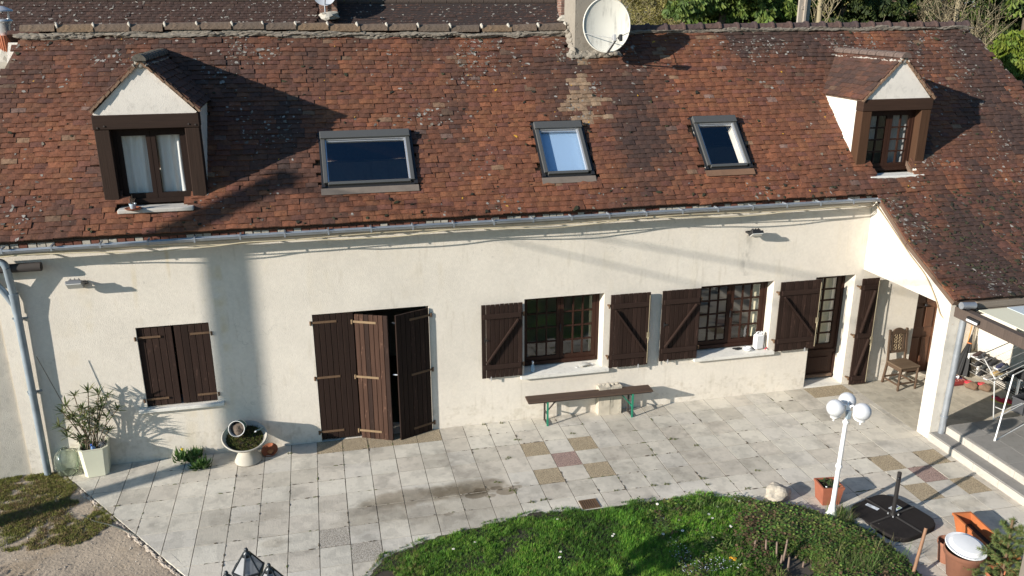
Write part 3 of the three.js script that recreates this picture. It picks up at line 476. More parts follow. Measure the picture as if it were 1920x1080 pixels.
function shutter(x0, x1, y0, y1, { z = 0.06, dir = 1, hinge = -1, n = 9, two = false, bolt = false, label, seed = 1, worn = false }) {
  const g = part('shutter', house), f = rng(seed * 17), W = x1 - x0, H = y1 - y0; if (label) g.userData.label = label;
  const mats = worn ? [M.leaf, M.shutterB] : [M.shutter, M.shutterB, M.shutter];
  planks(g, x0, x1, y0, y1, z, 0.026, n, f, mats);
  const zb = z + 0.013 + 0.012, bh = 0.085, ys = two ? [y1 - 0.16, (y0 + y1) / 2 - 0.06, y0 + 0.13] : [y1 - 0.2, y0 + 0.2];
  for (const y of ys) mk('batten', rb(W - 0.05, bh, 0.026, 0.006, (x0 + x1) / 2 + 0.0, y, zb), M.shutterH, g);
  for (let i = 0; i + 1 < ys.length; i++) {
    const top = ys[i] - bh / 2, bot = ys[i + 1] + bh / 2, a = dir > 0 ? V(x0 + 0.08, bot + 0.03, zb) : V(x0 + 0.08, top - 0.03, zb), b = dir > 0 ? V(x1 - 0.08, top - 0.03, zb) : V(x1 - 0.08, bot + 0.03, zb);
    mk('brace', bar(a, b, 0.024, 0.075, V(0, 0, 1)).translate(0, 0, -0.0015), M.shutterH, g);
  }
  const hx = hinge < 0 ? x0 - 0.02 : x1 + 0.02;
  for (const y of ys) mk('hinge', [cyl(0.016, 0.016, 0.07, hx, y, z, 8), box2(Math.min(hx, hx - hinge * 0.05) - 0.0, Math.max(hx, hx - hinge * 0.05), y - 0.018, y + 0.018, z - 0.016, z - 0.004), box2(hx - 0.01, hx + 0.01, y - 0.012, y + 0.012, -0.02, z)], M.rust, g);
  if (bolt) { const bxp = hinge < 0 ? x1 - 0.03 : x0 + 0.03; mk('bolt', [rod([bxp, y0 + 0.05, zb + 0.02], [bxp, y1 - 0.04, zb + 0.02], 0.007, 0.007, 6), box2(bxp - 0.02, bxp + 0.02, y0 + H * 0.38, y0 + H * 0.46, zb, zb + 0.03), rod([bxp, y0 + H * 0.4, zb + 0.03], [bxp - 0.02, y0 + H * 0.33, zb + 0.06], 0.008, 0.006, 6)], std({ color: C(0.35, 0.3, 0.2), roughness: 0.5, metalness: 0.5 }), g); }
  else mk('latch', [box2(x0 + 0.05, x0 + 0.11, y0 + H * 0.52, y0 + H * 0.535, z + 0.013, z + 0.03), box2(x0 + 0.045, x0 + 0.06, y0 + H * 0.5, y0 + H * 0.56, z + 0.013, z + 0.022)], M.iron, g);
  if (!two) mk('catch', [rod([x0 + W * (hinge < 0 ? 0.75 : 0.22), y0 - 0.012, -0.01], [x0 + W * (hinge < 0 ? 0.75 : 0.22), y0 - 0.012, z + 0.03], 0.006, 0.006, 6), box2(x0 + W * (hinge < 0 ? 0.75 : 0.22) - 0.008, x0 + W * (hinge < 0 ? 0.75 : 0.22) + 0.008, y0 - 0.045, y0 + 0.03, z + 0.02, z + 0.032)], M.alu, g);
  return g;
}
shutter(0.965, 1.655, 0.865, 2.155, { dir: 1, hinge: 1, label: 'left shutter of the window above the bench', seed: 2 });
shutter(3.165, 3.875, 0.845, 2.165, { dir: -1, hinge: -1, bolt: true, z: 0.085, label: 'right shutter of the window above the bench', seed: 3 });
shutter(4.095, 4.80, 0.865, 2.155, { dir: 1, hinge: 1, label: 'left shutter of the window beside the glazed door', seed: 4 });
shutter(6.295, 7.09, 0.845, 2.15, { dir: -1, hinge: -1, bolt: true, z: 0.085, label: 'right shutter of the window beside the glazed door', seed: 5 });
shutter(7.90, 8.25, 0.03, 2.10, { dir: 1, hinge: -1, bolt: true, two: true, n: 4, z: 0.1, worn: true, label: 'narrow worn folding door shutter beside the chair', seed: 6 });
{ // closed shutters of the left window
  const [x0, x1, y0, y1] = SHW, xm = (x0 + x1) / 2;
  for (const [a, b, h] of [[x0 + 0.006, xm - 0.022, -1], [xm + 0.008, x1 - 0.006, 1]]) {
    const g = part('shutter', house), f = rng(h > 0 ? 91 : 95); g.userData.label = h < 0 ? 'left closed shutter of the shuttered window' : 'right closed shutter of the shuttered window';
    planks(g, a, b, y0 + 0.01, y1 - 0.008, -0.035 + (h > 0 ? 0 : -0.01), 0.028, 5, f, [M.shutter, M.shutterB]);
    for (const y of [y1 - 0.17, y0 + 0.13]) { const e = h < 0 ? a - 0.03 : b + 0.03, t = h < 0 ? a + 0.32 : b - 0.28; mk('strap_hinge', [box2(Math.min(e, t), Math.max(e, t), y - 0.016, y + 0.016, -0.022, -0.012), cyl(0.015, 0.015, 0.06, e, y - 0.005, 0.012, 8), box2(e - 0.012, e + 0.012, y - 0.012, y + 0.012, -0.02, 0.02)], M.rust, g); }
  }
  mk('sill', [rb(1.24, 0.055, 0.16, 0.008, (x0 + x1) / 2 - 0.01, y0 - 0.028, 0.0)], M.sill, part('window_sill', house));
}
{ // three folding garage leaves
  const leaf = (a, b, y0, y1, mats, straps, label, seed, n) => {
    const g = part('garage_leaf', house); g.userData.label = label; const W = Math.hypot(b[0] - a[0], b[1] - a[1]); g.position.set(a[0], 0, a[1]); g.rotation.y = -Math.atan2(b[1] - a[1], b[0] - a[0]);
    const f = rng(seed); planks(g, 0.003, W - 0.003, y0, y1, 0, 0.032, n, f, mats);
    for (const y of [y1 - 0.12, (y0 + y1) / 2 + 0.02, y0 + 0.14]) mk('strap_hinge', [box2(straps < 0 ? -0.03 : W - 0.36, straps < 0 ? 0.36 : W + 0.03, y - 0.018, y + 0.018, 0.017, 0.024), cyl(0.016, 0.016, 0.07, straps < 0 ? -0.035 : W + 0.035, y - 0.005, 0.02, 8), rod([straps < 0 ? -0.035 : W + 0.035, y - 0.03, 0.02], [straps < 0 ? -0.035 : W + 0.035, y - 0.05, -0.02], 0.01, 0.008, 6)], seed === 52 ? std({ color: C(0.3, 0.2, 0.11), map: tGrain, roughness: 0.8 }) : M.rust, g);
    return g;
  };
  leaf([-1.685, -0.02], [-1.06, -0.02], 0.03, 2.185, [M.shutter, M.shutterB], -1, 'left leaf of the brown garage door', 51, 7);
  leaf([-1.05, 0.0], [-0.545, 0.225], 0.0, 2.16, [M.leaf, M.leaf, M.shutterB], -1, 'weathered lighter brown middle leaf of the garage door', 52, 7);
  leaf([-0.44, 0.25], [0.118, 0.01], 0.0, 2.17, [M.shutter, M.shutter, M.shutterB], 1, 'right leaf of the garage door standing ajar', 53, 7);
  mk('lock_rod', [rod([-0.5, 1.15, 0.19], [-0.43, 1.15, 0.22], 0.012, 0.012, 6), rod([-0.47, 2.0, 0.1], [-0.42, 2.0, 0.15], 0.01, 0.01, 6)], M.alu, part('garage_latch', house));
}
{ // glazed door
  const g = part('glazed_door', house), [x0, x1, y0, y1] = DOOR, z = -0.28;
  casement(g, x0 + 0.002, x1 - 0.002, 0.56, y1 - 0.002, z, { leaves: 1, cols: 2, rows: 6, fw: 0.085, gap: 0.05, bw: 0.026, handle: false });
  mk('door_panel', [box2(x0 + 0.05, x1 - 0.05, 0.06, 0.55, z - 0.05, z - 0.02), box2(x0 + 0.002, x0 + 0.05, 0, 0.55, z - 0.06, z), box2(x1 - 0.05, x1 - 0.002, 0, 0.55, z - 0.06, z), rb(x1 - x0 - 0.3, 0.3, 0.02, 0.008, (x0 + x1) / 2, 0.32, z - 0.012)], M.frame, g);
  mk('weather_bar', [rb(x1 - x0 - 0.1, 0.05, 0.06, 0.012, (x0 + x1) / 2, 0.1, z + 0.01)], std({ color: C(0.16, 0.1, 0.065), map: tWoodH, roughness: 0.9 }), g);
  mk('threshold', [box2(x0, x1, -0.01, 0.028, -0.36, -0.002)], M.sill, g);
  mk('lever', [box2(x0 + 0.09, x0 + 0.11, 0.98, 1.12, z, z + 0.01), rod([x0 + 0.1, 1.05, z + 0.01], [x0 + 0.1, 1.05, z + 0.05], 0.008), rod([x0 + 0.1, 1.05, z + 0.05], [x0 + 0.2, 1.05, z + 0.05], 0.008)], M.iron, g);
}
curtain('curtain', 'long cream curtain behind the right panes of the glazed door', 7.45, 7.7, 0.58, 2.08, -0.4, creamCloth, 2, 6);
{ // carved wooden front door inside the porch
  const g = part('porch_door', house), [x0, x1, y0, y1] = DOOR2, z = -0.12, w = x1 - x0;
  const m = std({ color: C(0.14, 0.06, 0.03), map: tWood, bumpMap: tWood, bumpScale: 0.003, roughness: 0.5 });
  mk('door_leaf', [box2(x0 + 0.04, x1 - 0.04, y0, y1 - 0.04, z - 0.05, z - 0.02)], m, g);
  mk('door_frame', [box2(x0, x0 + 0.04, y0, y1, z - 0.06, z), box2(x1 - 0.04, x1, y0, y1, z - 0.06, z), box2(x0 + 0.04, x1 - 0.04, y1 - 0.04, y1, z - 0.06, z)], m, g);
  for (const [a, b] of [[0.15, 0.75], [0.95, 1.35], [1.45, 1.95]]) for (const [c, d] of [[0.09, w / 2 - 0.03], [w / 2 + 0.03, w - 0.09]]) mk('door_panel', [rb(d - c, b - a, 0.03, 0.012, x0 + (c + d) / 2, (a + b) / 2, z - 0.012)], m, g);
  mk('knocker', [ball(0.03, (x0 + x1) / 2, 1.4, z + 0.01, 8)], M.iron, g);
}
// ---------- downpipes ----------
{
  const g = part('downpipe', house); g.userData.label = 'grey blue downpipe with a branch at the left end of the wall';
  mk('pipe', [tube([[-5.72, 3.30, 0.2], [-5.74, 3.36, 0.2], [-5.80, 3.395, 0.19], [-5.9, 3.36, 0.17], [-6.2, 3.3, 0.15]], 0.05, 12), rod([-5.72, 3.31, 0.2], [-5.735, 2.85, 0.09], 0.05, 0.05, 14), rod([-5.735, 2.86, 0.09], [-5.76, 0.0, 0.075], 0.052, 0.05, 14), tube([[-6.2, 3.13, 0.12], [-5.95, 3.08, 0.12], [-5.87, 2.98, 0.11], [-5.75, 2.72, 0.09]], 0.048, 12), rod([-5.735, 2.9, 0.1], [-5.74, 2.6, 0.085], 0.066, 0.055, 14)], M.pipe, g);
  for (const y of [2.5, 1.35]) mk('pipe_clip', [cyl(0.06, 0.06, 0.03, -5.74 - (2.6 - y) * 0.008, y, 0.08, 14), box2(-5.84, -5.64, y - 0.012, y + 0.012, -0.01, 0.02)], M.pipe, g);
  const h = part('downpipe', house); h.userData.label = 'grey zinc downpipe on the porch pillar';
  mk('pipe', [rod([8.17, 2.2, 2.27], [8.13, 0, 2.26], 0.05, 0.05, 14), tube([[8.0, 2.36, 2.42], [8.1, 2.33, 2.38], [8.16, 2.24, 2.29], [8.17, 2.18, 2.27]], 0.045, 10)], M.zinc, h);
  mk('pipe_clip', [cyl(0.06, 0.06, 0.03, 8.137, 0.42, 2.262, 14)], M.zinc, h);
  // short zinc gutter end above the pillar and the eave beam of the wing
  mk('gutter_end', [rod([7.93, 2.40, 2.43], [8.17, 2.385, 2.43], 0.055, 0.055, 12)], M.zinc, house);
  mk('eave_beam', [rb(5.4, 0.1, 0.14, 0.012, 10.99, 2.345, 2.3), rb(5.4, 0.09, 0.17, 0.012, 10.99, 2.24, 2.27)], M.greyWood, house);
}
// ---------- ground, patio, steps, terrace ----------
function tag2(o, kind) { o.userData.kind = kind; return o; }
{
  const g = new THREE.PlaneGeometry(1400, 1400, 8, 8).rotateX(-Math.PI / 2).translate(0, -0.07, 0);
  tag2(mk('ground', g, std({ color: C(0.13, 0.12, 0.06), map: tGrain, roughness: 1 })), 'structure');
}
// distance helpers on polylines
const EDGE = [[-1.75, 5.6], [-1.45, 4.2], [-1.2, 3.62], [-0.96, 3.28], [-0.68, 3.17], [-0.38, 3.02], [0.37, 2.89], [1.16, 2.75], [1.92, 2.83], [2.71, 2.83], [3.69, 2.87], [4.1, 3.08], [4.45, 3.38], [4.75, 3.5], [5.0, 3.76], [5.3, 4.05], [5.45, 4.4], [5.5, 4.83], [5.45, 5.3], [5.2, 6.2]];
const LAWN = [...EDGE, [4.5, 8.5], [-1.9, 8.5]];
function inPoly(P, x, z) { let c = false; for (let i = 0, j = P.length - 1; i < P.length; j = i++) { const [a, b] = P[i], [d, e] = P[j]; if ((b > z) !== (e > z) && x < ((d - a) * (z - b)) / (e - b) + a) c = !c; } return c; }
function distTo(P, x, z) { let m = 1e9; for (let i = 0; i + 1 < P.length; i++) { const [a, b] = P[i], [c, d] = P[i + 1], L = (c - a) ** 2 + (d - b) ** 2, t = clamp(((x - a) * (c - a) + (z - b) * (d - b)) / L); m = Math.min(m, Math.hypot(x - a - t * (c - a), z - b - t * (d - b))); } return m; }
const bankW = (x, z) => ss(3.7, 4.6, x + (z - 3.5) * 0.15) * 1;
function lawnH(x, z) { const d = distTo(EDGE, x, z), b = bankW(x, z); const pit = 0.34 * Math.exp(-(((x - 4.05) / 0.24) ** 2 + ((z - 4.72) / 0.3) ** 2)) + 0.12 * Math.exp(-(((x - 4.85) / 0.3) ** 2 + ((z - 4.7) / 0.25) ** 2)); return 0.004 + ss(0, 0.5, d) * (0.028 + 0.06 * b) + 0.02 * noise3(x * 1.5, z * 1.5, 3) * ss(0, 0.4, d) - pit * b * 0.8; }
{
  // patio slabs: cells of 0.40 x 0.418 m cut along the driveway edge
  const patio = new THREE.Group(); patio.name = 'patio'; patio.userData.kind = 'structure'; scene.add(patio);
  const X0 = 1.8269, Z0 = 1.24, SX = 0.4, SZ = 0.418;
  const tSlab = tex(1792, 768, (u, v) => {
    const x = -5.5 + u * 14, z = -0.2 + v * 6;
    const a = fbm(u, v, 14, 6, 5, 201), b = fbm(u, v, 56, 24, 4, 205), c = fbm(u, v, 280, 120, 2, 211);
    let k = 0.86 + 0.16 * a + 0.08 * (b - 0.5) + 0.10 * (c - 0.5);
    const mot = ss(0.52, 0.72, fbm(u, v, 42, 18, 5, 217)); k -= 0.15 * mot; k -= 0.1 * ss(0.5, 0.62, fbm(u, v, 90, 38, 4, 215)); k -= 0.12 * ss(0.45, 0.7, fbm(u, v, 10, 5, 4, 219));
    const col = [k, k * 0.975, k * 0.925];
    const wet = (cx, cz, rx, rz, amt, sharp, br = 1) => { const q = ((x - cx) / rx) ** 2 + ((z - cz) / rz) ** 2 + 1.4 * (fbm(u, v, 90, 40, 4, 223) - 0.5); const m = ss(1 + sharp, 1 - sharp, q) * amt; col[0] -= m * col[0] * 0.9; col[1] -= m * col[1] * 0.98 * br; col[2] -= m * col[2] * 1.1 * br; };
    wet(0.47, 2.13, 0.17, 0.09, 0.5, 0.12); wet(0.56, 2.04, 0.12, 0.07, 0.45, 0.15); wet(0.92, 2.14, 0.17, 0.09, 0.5, 0.12); wet(0.78, 2.02, 0.09, 0.05, 0.4, 0.15); wet(1.06, 2.06, 0.1, 0.05, 0.38, 0.15); wet(1.1, 1.95, 0.06, 0.03, 0.3, 0.15); wet(0.66, 2.2, 0.09, 0.05, 0.34, 0.15); wet(0.8, 1.79, 0.08, 0.04, 0.22, 0.3);
    wet(0.35, 1.92, 0.58, 0.2, 0.5, 0.7); wet(-0.35, 1.97, 0.8, 0.21, 0.42, 0.6); wet(0.1, 2.3, 1.3, 0.4, 0.16, 0.8); wet(-0.9, 2.15, 0.5, 0.15, 0.14, 0.7); wet(-0.3, 2.4, 0.3, 0.2, 0.12, 0.7); wet(-1.3, 2.5, 0.35, 0.2, 0.12, 0.8); wet(0.0, 2.52, 0.07, 0.04, 0.3, 0.4); wet(-2.35, 2.65, 0.16, 0.1, 0.2, 0.6); wet(7.2, 3.95, 0.35, 0.1, 0.16, 0.7); wet(-2.6, 1.95, 0.35, 0.14, 0.12, 0.8);
    const speck = ss(0.7, 0.78, fbm(u, v, 200, 90, 3, 231)) * 0.12; for (let q = 0; q < 3; q++) col[q] -= speck * col[q];
    return col;
  }, { srgb: false });
  tSlab.repeat.set(1 / 14, 1 / 6); tSlab.offset.set(5.5 / 14, 0.2 / 6);
  const tB = tex(256, 256, (u, v) => fbm(u, v, 24, 24, 5, 241), { rx: 2.5, ry: 2.5 });
  const shades = [[0.52, 0.49, 0.445], [0.56, 0.535, 0.485], [0.465, 0.44, 0.395], [0.545, 0.525, 0.48], [0.49, 0.46, 0.415], [0.53, 0.51, 0.475]].map((c) => std({ color: C(c[0] * 1.17, c[1] * 1.155, c[2] * 1.13), map: tSlab, bumpMap: tB, bumpScale: 0.003, roughness: 0.92 }));
  const tAgg = tex(256, 256, (u, v) => { const q = fbm(u, v, 60, 60, 2, 251), r = fbm(u, v, 40, 40, 2, 257); const k = 0.45 + 0.9 * ss(0.3, 0.75, q); return [k, k * (0.96 + 0.08 * r), k * (0.88 + 0.2 * r)]; }, { rx: 2.5, ry: 2.5 });
  const agg = (c) => std({ color: C(...c), map: tAgg, bumpMap: tAgg, bumpScale: 0.006, roughness: 0.95 });
  const beige = agg([0.47, 0.375, 0.25]), red = agg([0.42, 0.29, 0.25]), grey = agg([0.5, 0.45, 0.385]);
  const special = {}; const S = (c, r, m) => { special[c + '_' + r] = m; };
  for (const [a, b] of [[0, 0], [13, 4]]) { S(a, b, red); for (const i of [-1, 1]) for (const j of [-1, 1]) S(a + i, b + j, beige); }
  for (let c = -9; c <= -5; c++) S(c, -3, beige); S(13, -3, beige); S(14, -3, beige);
  S(-9, 3, grey); S(-8, 4, grey);
  const A = [-5.46, 0.2], B = [-3.30, 3.26]; // cut line along the driveway
  const side = (p) => (B[0] - A[0]) * (p[1] - A[1]) - (B[1] - A[1]) * (p[0] - A[0]); // < 0 is on the patio
  const clip = (P) => { const o = []; for (let i = 0; i < P.length; i++) { const p = P[i], q = P[(i + 1) % P.length], a = -side(p), b = -side(q); if (a >= 0) o.push(p); if ((a >= 0) !== (b >= 0)) { const t = a / (a - b); o.push([p[0] + (q[0] - p[0]) * t, p[1] + (q[1] - p[1]) * t]); } } return o; };
  const f = rng(81), slabMesh = (P, m, dy = 0) => { // polygon in (x,z), world size uv
    const g = extrude(poly(P.map(([x, z]) => [x, -z])), 0.045, 0.0).rotateX(-Math.PI / 2).translate(0, -0.045 + dy, 0); const q = mk('paving_slab', flat(g), m, patio); { const c = P.reduce((a, p) => [a[0] + p[0] / P.length, a[1] + p[1] / P.length], [0, 0]); q.geometry.translate(-c[0], 0, -c[1]); q.position.set(c[0], 0, c[1]); q.rotation.set(rr(-0.0035, 0.0035, f), 0, rr(-0.0035, 0.0035, f)); }
  };
  const j = 0.0048; let drain = null;
  for (let r = -3; r <= 9; r++) for (let c = -19; c <= 15; c++) {
    const x0 = X0 + c * SX, z0 = Z0 + r * SZ, x1 = x0 + SX, z1 = z0 + SZ;
    if (x0 > 7.9 || (z0 < 0 && false)) continue;
    const cx = (x0 + x1) / 2, cz = (z0 + z1) / 2;
    if (cz > 6.4 || (cz > 4.6 && cx < 4)) continue;
    const buried = [[x0, z0], [x1, z0], [x0, z1], [x1, z1]].every(([x, z]) => inPoly(LAWN, x, z) && distTo(EDGE, x, z) > 0.12); if (buried) continue;
    let P = clip(rect(x0 + j, Math.min(x1 - j, 7.945), Math.max(z0 + j, 0.006), z1 - j).map(([a, b]) => [a, b])); if (P.length < 3) continue;
    if (Math.abs(cx - 2.0) < 0.2 && Math.abs(cz - 2.72) < 0.21) { drain = [cx, cz]; }
    const wx = 0.002; P = P.map(([x, z]) => [x + rr(-wx, wx, f), z + rr(-wx, wx, f)]);
    slabMesh(P, special[c + '_' + r] ?? shades[Math.floor(f() * shades.length)], rr(-0.001, 0.001, f));
  }
  const porchM = std({ color: C(0.56, 0.515, 0.43), map: tSlab, bumpMap: tB, bumpScale: 0.002, roughness: 0.92 });
  { // dirt, moss and crumbs caught in the joints
    const fj = rng(133), L = [[], []], o = new THREE.Object3D(); for (let n = 0; n < 1900; n++) { const along = fj() < 0.5; let x, z; if (along) { x = rr(-4.8, 7.9, fj); z = Z0 + Math.floor(rr(-2, 6, fj)) * SZ + rr(-0.006, 0.006, fj); } else { z = rr(0.02, 3.9, fj); x = X0 + Math.floor(rr(-16, 15, fj)) * SX + rr(-0.006, 0.006, fj); } if (side([x, z]) > 0 || inPoly(LAWN, x, z) || (x > 7.9)) continue; if (noise3(x * 1.4, z * 1.4, 71) < -0.1 + 0.3 * fj()) continue; const r = 0.004 + 0.011 * fj() ** 3; o.position.set(x, 0.001, z); o.rotation.set(0, along ? 0 : 1.57, 0); o.scale.set(r * rr(1, 4, fj), r * 0.5, r); o.updateMatrix(); L[fj() < 0.75 ? 0 : 1].push(o.matrix.clone()); }
    L.forEach((q, k) => { const im = new THREE.InstancedMesh(flat(lump(1, 3 + k, 1, 0.7, 1, 0.4, 1)), std({ color: k ? C(0.1, 0.11, 0.035) : C(0.11, 0.09, 0.065), roughness: 1 }), q.length); im.name = k ? 'joint_moss' : 'joint_dirt'; im.userData.kind = 'stuff'; im.castShadow = im.receiveShadow = true; q.forEach((m, i) => im.setMatrixAt(i, m)); patio.add(im); });
  }
  // slabs of the porch floor behind the steps
  for (let r = -2; r <= 5; r++) for (let c = 15; c <= 22; c++) {
    const x0 = Math.max(X0 + c * SX, 7.95), x1 = X0 + (c + 1) * SX, z0 = Z0 + (r - 1) * SZ, z1 = z0 + SZ; const zz1 = Math.min(z1 - j, 2.2); if (x0 > 10.5 || zz1 - z0 < 0.05) continue;
    slabMesh(rect(x0 + j * 0.5, Math.min(x1 - j * 0.5, 10.65), Math.max(z0 + j, 0.006), zz1), porchM, 0);
  }
  tag2(mk('joint_sand', box2(-3.2, 12, -0.06, -0.005, 0.0, 6.9), std({ color: C(0.085, 0.07, 0.055), map: tGrain, roughness: 1 })), 'structure');
  // kerb of broken mortar lumps along the cut edge
  const kb = []; for (let i = 0; i < 70; i++) { const t = i / 69; kb.push(flat(lump(0.032, i * 2.3, 1.6, 0.4, 0.6, 0.5, 2)).rotateY(-0.95).translate(A[0] + (B[0] - A[0]) * t - 0.03 + rr(-0.02, 0.02, f), -0.016, A[1] + (B[1] - A[1]) * t + 0.03)); }
  tag2(mk('kerb_mortar', kb, std({ color: C(0.42, 0.36, 0.3), map: tCem, roughness: 1 }), patio), 'stuff');
  // drain grate
  const dg = thing('drain_grate', 'small square iron drain grate set in the paving at the lawn edge', 'drain grate', [1.98, 0.006, 2.74], 0.02);
  mk('frame', [box2(-0.13, 0.13, -0.01, 0.006, -0.11, -0.095), box2(-0.13, 0.13, -0.01, 0.006, 0.095, 0.11), box2(-0.13, -0.112, -0.01, 0.006, -0.095, 0.095), box2(0.112, 0.13, -0.01, 0.006, -0.095, 0.095)], M.rust, dg);
  for (let i = 0; i < 7; i++) mk('slat', box2(-0.105 + i * 0.032, -0.088 + i * 0.032, -0.008, 0.004, -0.095, 0.095), M.rust, dg);
  mk('pit', box2(-0.112, 0.112, -0.008, -0.004, -0.095, 0.095), M.dark, dg);
  // two steps and the raised tiled terrace
  const st = new THREE.Group(); st.name = 'terrace'; st.userData.kind = 'structure'; scene.add(st);
  const edge = std({ color: C(0.46, 0.43, 0.385), map: tCem, bumpMap: tB, bumpScale: 0.004, roughness: 0.95 }), greyT = [0.235, 0.25, 0.265].map((k) => std({ color: C(k * 1.02, k * 0.98, k * 0.93), map: tCem, roughness: 0.75 }));
  for (let z = 2.2; z < 7; z += 0.5) { mk('step', rb(0.30, 0.13, 0.497, 0.008, 8.09, 0.055, z + 0.25), edge, st); mk('tread_tile', rb(0.225, 0.012, 0.49, 0.003, 8.085, 0.122, z + 0.25), greyT[1], st); mk('nosing', rb(0.06, 0.125, 0.497, 0.01, 8.222, 0.1825, z + 0.25), edge, st); }
  mk('terrace_base', box2(8.25, 14.2, -0.05, 0.225, 2.24, 7.5), edge, st);
  for (let x = 8.255, i = 0; x < 12.6; x += 0.42, i++) for (let z = 2.245; z < 6; z += 0.42) mk('floor_tile', rb(0.413, 0.02, 0.413, 0.003, x + 0.21, 0.235, z + 0.21), greyT[Math.floor(f() * 3)], st);
}
// ---------- sandy driveway on the left ----------
const hose = [[-5.0, 1.36], [-4.8, 1.55], [-4.51, 1.76], [-4.13, 2.07], [-3.88, 2.28], [-3.57, 2.70], [-3.33, 3.16], [-3.2, 3.7]];
function sandH(x, z) {
  const rut = (a, b, c, w, p) => { const s = (x * Math.cos(a) + z * Math.sin(a)), t = -x * Math.sin(a) + z * Math.cos(a) - b; return Math.exp(-((t / w) ** 2)) * (0.4 + 0.6 * Math.sin(s * p + c)); };
  return -0.022 + 0.012 * noise3(x * 1.2, z * 1.2, 5) + 0.005 * noise3(x * 4, z * 4, 6) + 0.0025 * noise3(x * 11, z * 11, 7) + 0.016 * rut(0.75, 5.75, 0, 0.22, 46) + 0.016 * rut(-0.5, -0.55, 1, 0.16, 52) + 0.016 * rut(0.35, 4.3, 2, 0.15, 58);
}
{
  const P = [[-14, -3.5], [-5.9, -3.5], [-5.9, 0.02], [-5.5, 0.18], [-3.33, 3.25], [-2.2, 4.9], [-2.2, 9], [-14, 9]];
  const g = new THREE.PlaneGeometry(9, 9.2, 180, 184).rotateX(-Math.PI / 2).translate(-6.6, 0, 4.4), p = g.attributes.position;
  for (let i = 0; i < p.count; i++) { const x = p.getX(i), z = p.getZ(i); const s = (x + 5.46) * 3.06 - (z - 0.2) * 2.16; p.setY(i, sandH(x, z) - (s > 0 ? 0.06 + 0.02 * s : 0)); }
  g.computeVertexNormals();
  const t = tex(1024, 1024, (u, v) => { const a = fbm(u, v, 9, 9, 5, 301), b = fbm(u, v, 120, 120, 3, 305), d = ss(0.5, 0.75, fbm(u, v, 5, 5, 4, 311)); const k = 0.72 + 0.2 * a + 0.3 * (b - 0.5); return [k * (1 - 0.06 * d), k * (0.98 - 0.1 * d), k * (0.95 - 0.16 * d)]; });
  const m = std({ color: C(0.45, 0.37, 0.285), map: t, bumpMap: t, bumpScale: 0.02, roughness: 1 }); t.repeat.set(1 / 3, 1 / 3);
  tag2(mk('driveway', g, m), 'structure');
  // pebbles
  const f = rng(33), geo = flat(lump(1, 5, 1, 0.6, 0.8, 0.4, 1)), N = 2600, im = new THREE.InstancedMesh(geo, std({ color: 0xffffff, roughness: 1 }), N); im.name = 'gravel'; im.userData = { kind: 'stuff', label: 'pale gravel and grit scattered over the sandy driveway', category: 'gravel' }; im.castShadow = im.receiveShadow = true;
  const o = new THREE.Object3D(); let n = 0; while (n < N) { const x = rr(-7, -2.4, f), z = rr(0, 5, f), s = (x + 5.46) * 3.06 - (z - 0.2) * 2.16; if (s > -0.06) continue; const r = 0.003 + 0.009 * f() ** 4; o.position.set(x, sandH(x, z) + r * 0.3, z); o.rotation.set(f() * 3, f() * 6, f() * 3); o.scale.setScalar(r); o.updateMatrix(); im.setMatrixAt(n, o.matrix); const k = rr(0.25, 0.55, f); im.setColorAt(n, C(k, k * 0.9, k * 0.77)); n++; } scene.add(im);
  tag(mk('garden_hose', tube(hose.map(([x, z]) => [x, sandH(x, z) + 0.014, z]), 0.010, 7, 60), std({ color: C(0.075, 0.08, 0.07), roughness: 0.8 })), 'thin grey hose lying across the mossy driveway beside the paving', 'hose');
}
// ---------- grass ----------
function bladeTuft(seed, n, h, w, spread) {
  const f = rng(seed), P = [], I = [];
  for (let i = 0; i < n; i++) { const a = f() * 6.283, bx0 = (f() - 0.5) * spread, bz0 = (f() - 0.5) * spread, hh = h * rr(0.6, 1.2, f), lean = rr(0.15, 0.75, f) * hh, c = Math.cos(a), s = Math.sin(a), k = P.length / 3, ww = w * rr(0.7, 1.2, f); P.push(bx0 - s * ww, 0, bz0 + c * ww, bx0 + s * ww, 0, bz0 - c * ww, bx0 - s * ww * 0.7 + c * lean * 0.4, hh * 0.6, bz0 + c * ww * 0.7 + s * lean * 0.4, bx0 + s * ww * 0.7 + c * lean * 0.4, hh * 0.6, bz0 - c * ww * 0.7 + s * lean * 0.4, bx0 + c * lean, hh, bz0 + s * lean); I.push(k, k + 1, k + 2, k + 1, k + 3, k + 2, k + 2, k + 3, k + 4); }
  const g = new THREE.BufferGeometry(); g.setAttribute('position', new THREE.Float32BufferAttribute(P, 3)); g.setIndex(I); g.computeVertexNormals(); return g;
}
const leafy = (c = 0xffffff) => new THREE.MeshPhysicalMaterial({ color: c, roughness: 0.65, transmission: 0.35, thickness: 0, ior: 1.3, side: THREE.DoubleSide });
function scatter(name, parent, geos, mat, N, sample, seed) {
  const f = rng(seed), lists = geos.map(() => []); const o = new THREE.Object3D();
  for (let n = 0, g = 0; n < N && g < N * 30; g++) { const s = sample(f); if (!s) continue; o.position.set(s.x, s.y, s.z); o.rotation.set(s.rx ?? 0, s.ry ?? f() * 6.283, s.rz ?? 0); o.scale.set(s.s, (s.sy ?? s.s), s.s); o.updateMatrix(); lists[Math.floor(f() * geos.length)].push([o.matrix.clone(), s.c]); n++; }
  return lists.map((L, k) => { const im = new THREE.InstancedMesh(geos[k], mat, L.length); im.name = parent === scene ? numbered(name) : name; im.userData.kind = 'stuff'; im.castShadow = im.receiveShadow = true; L.forEach(([m, c], i) => { im.setMatrixAt(i, m); im.setColorAt(i, c); }); parent.add(im); return im; });
}
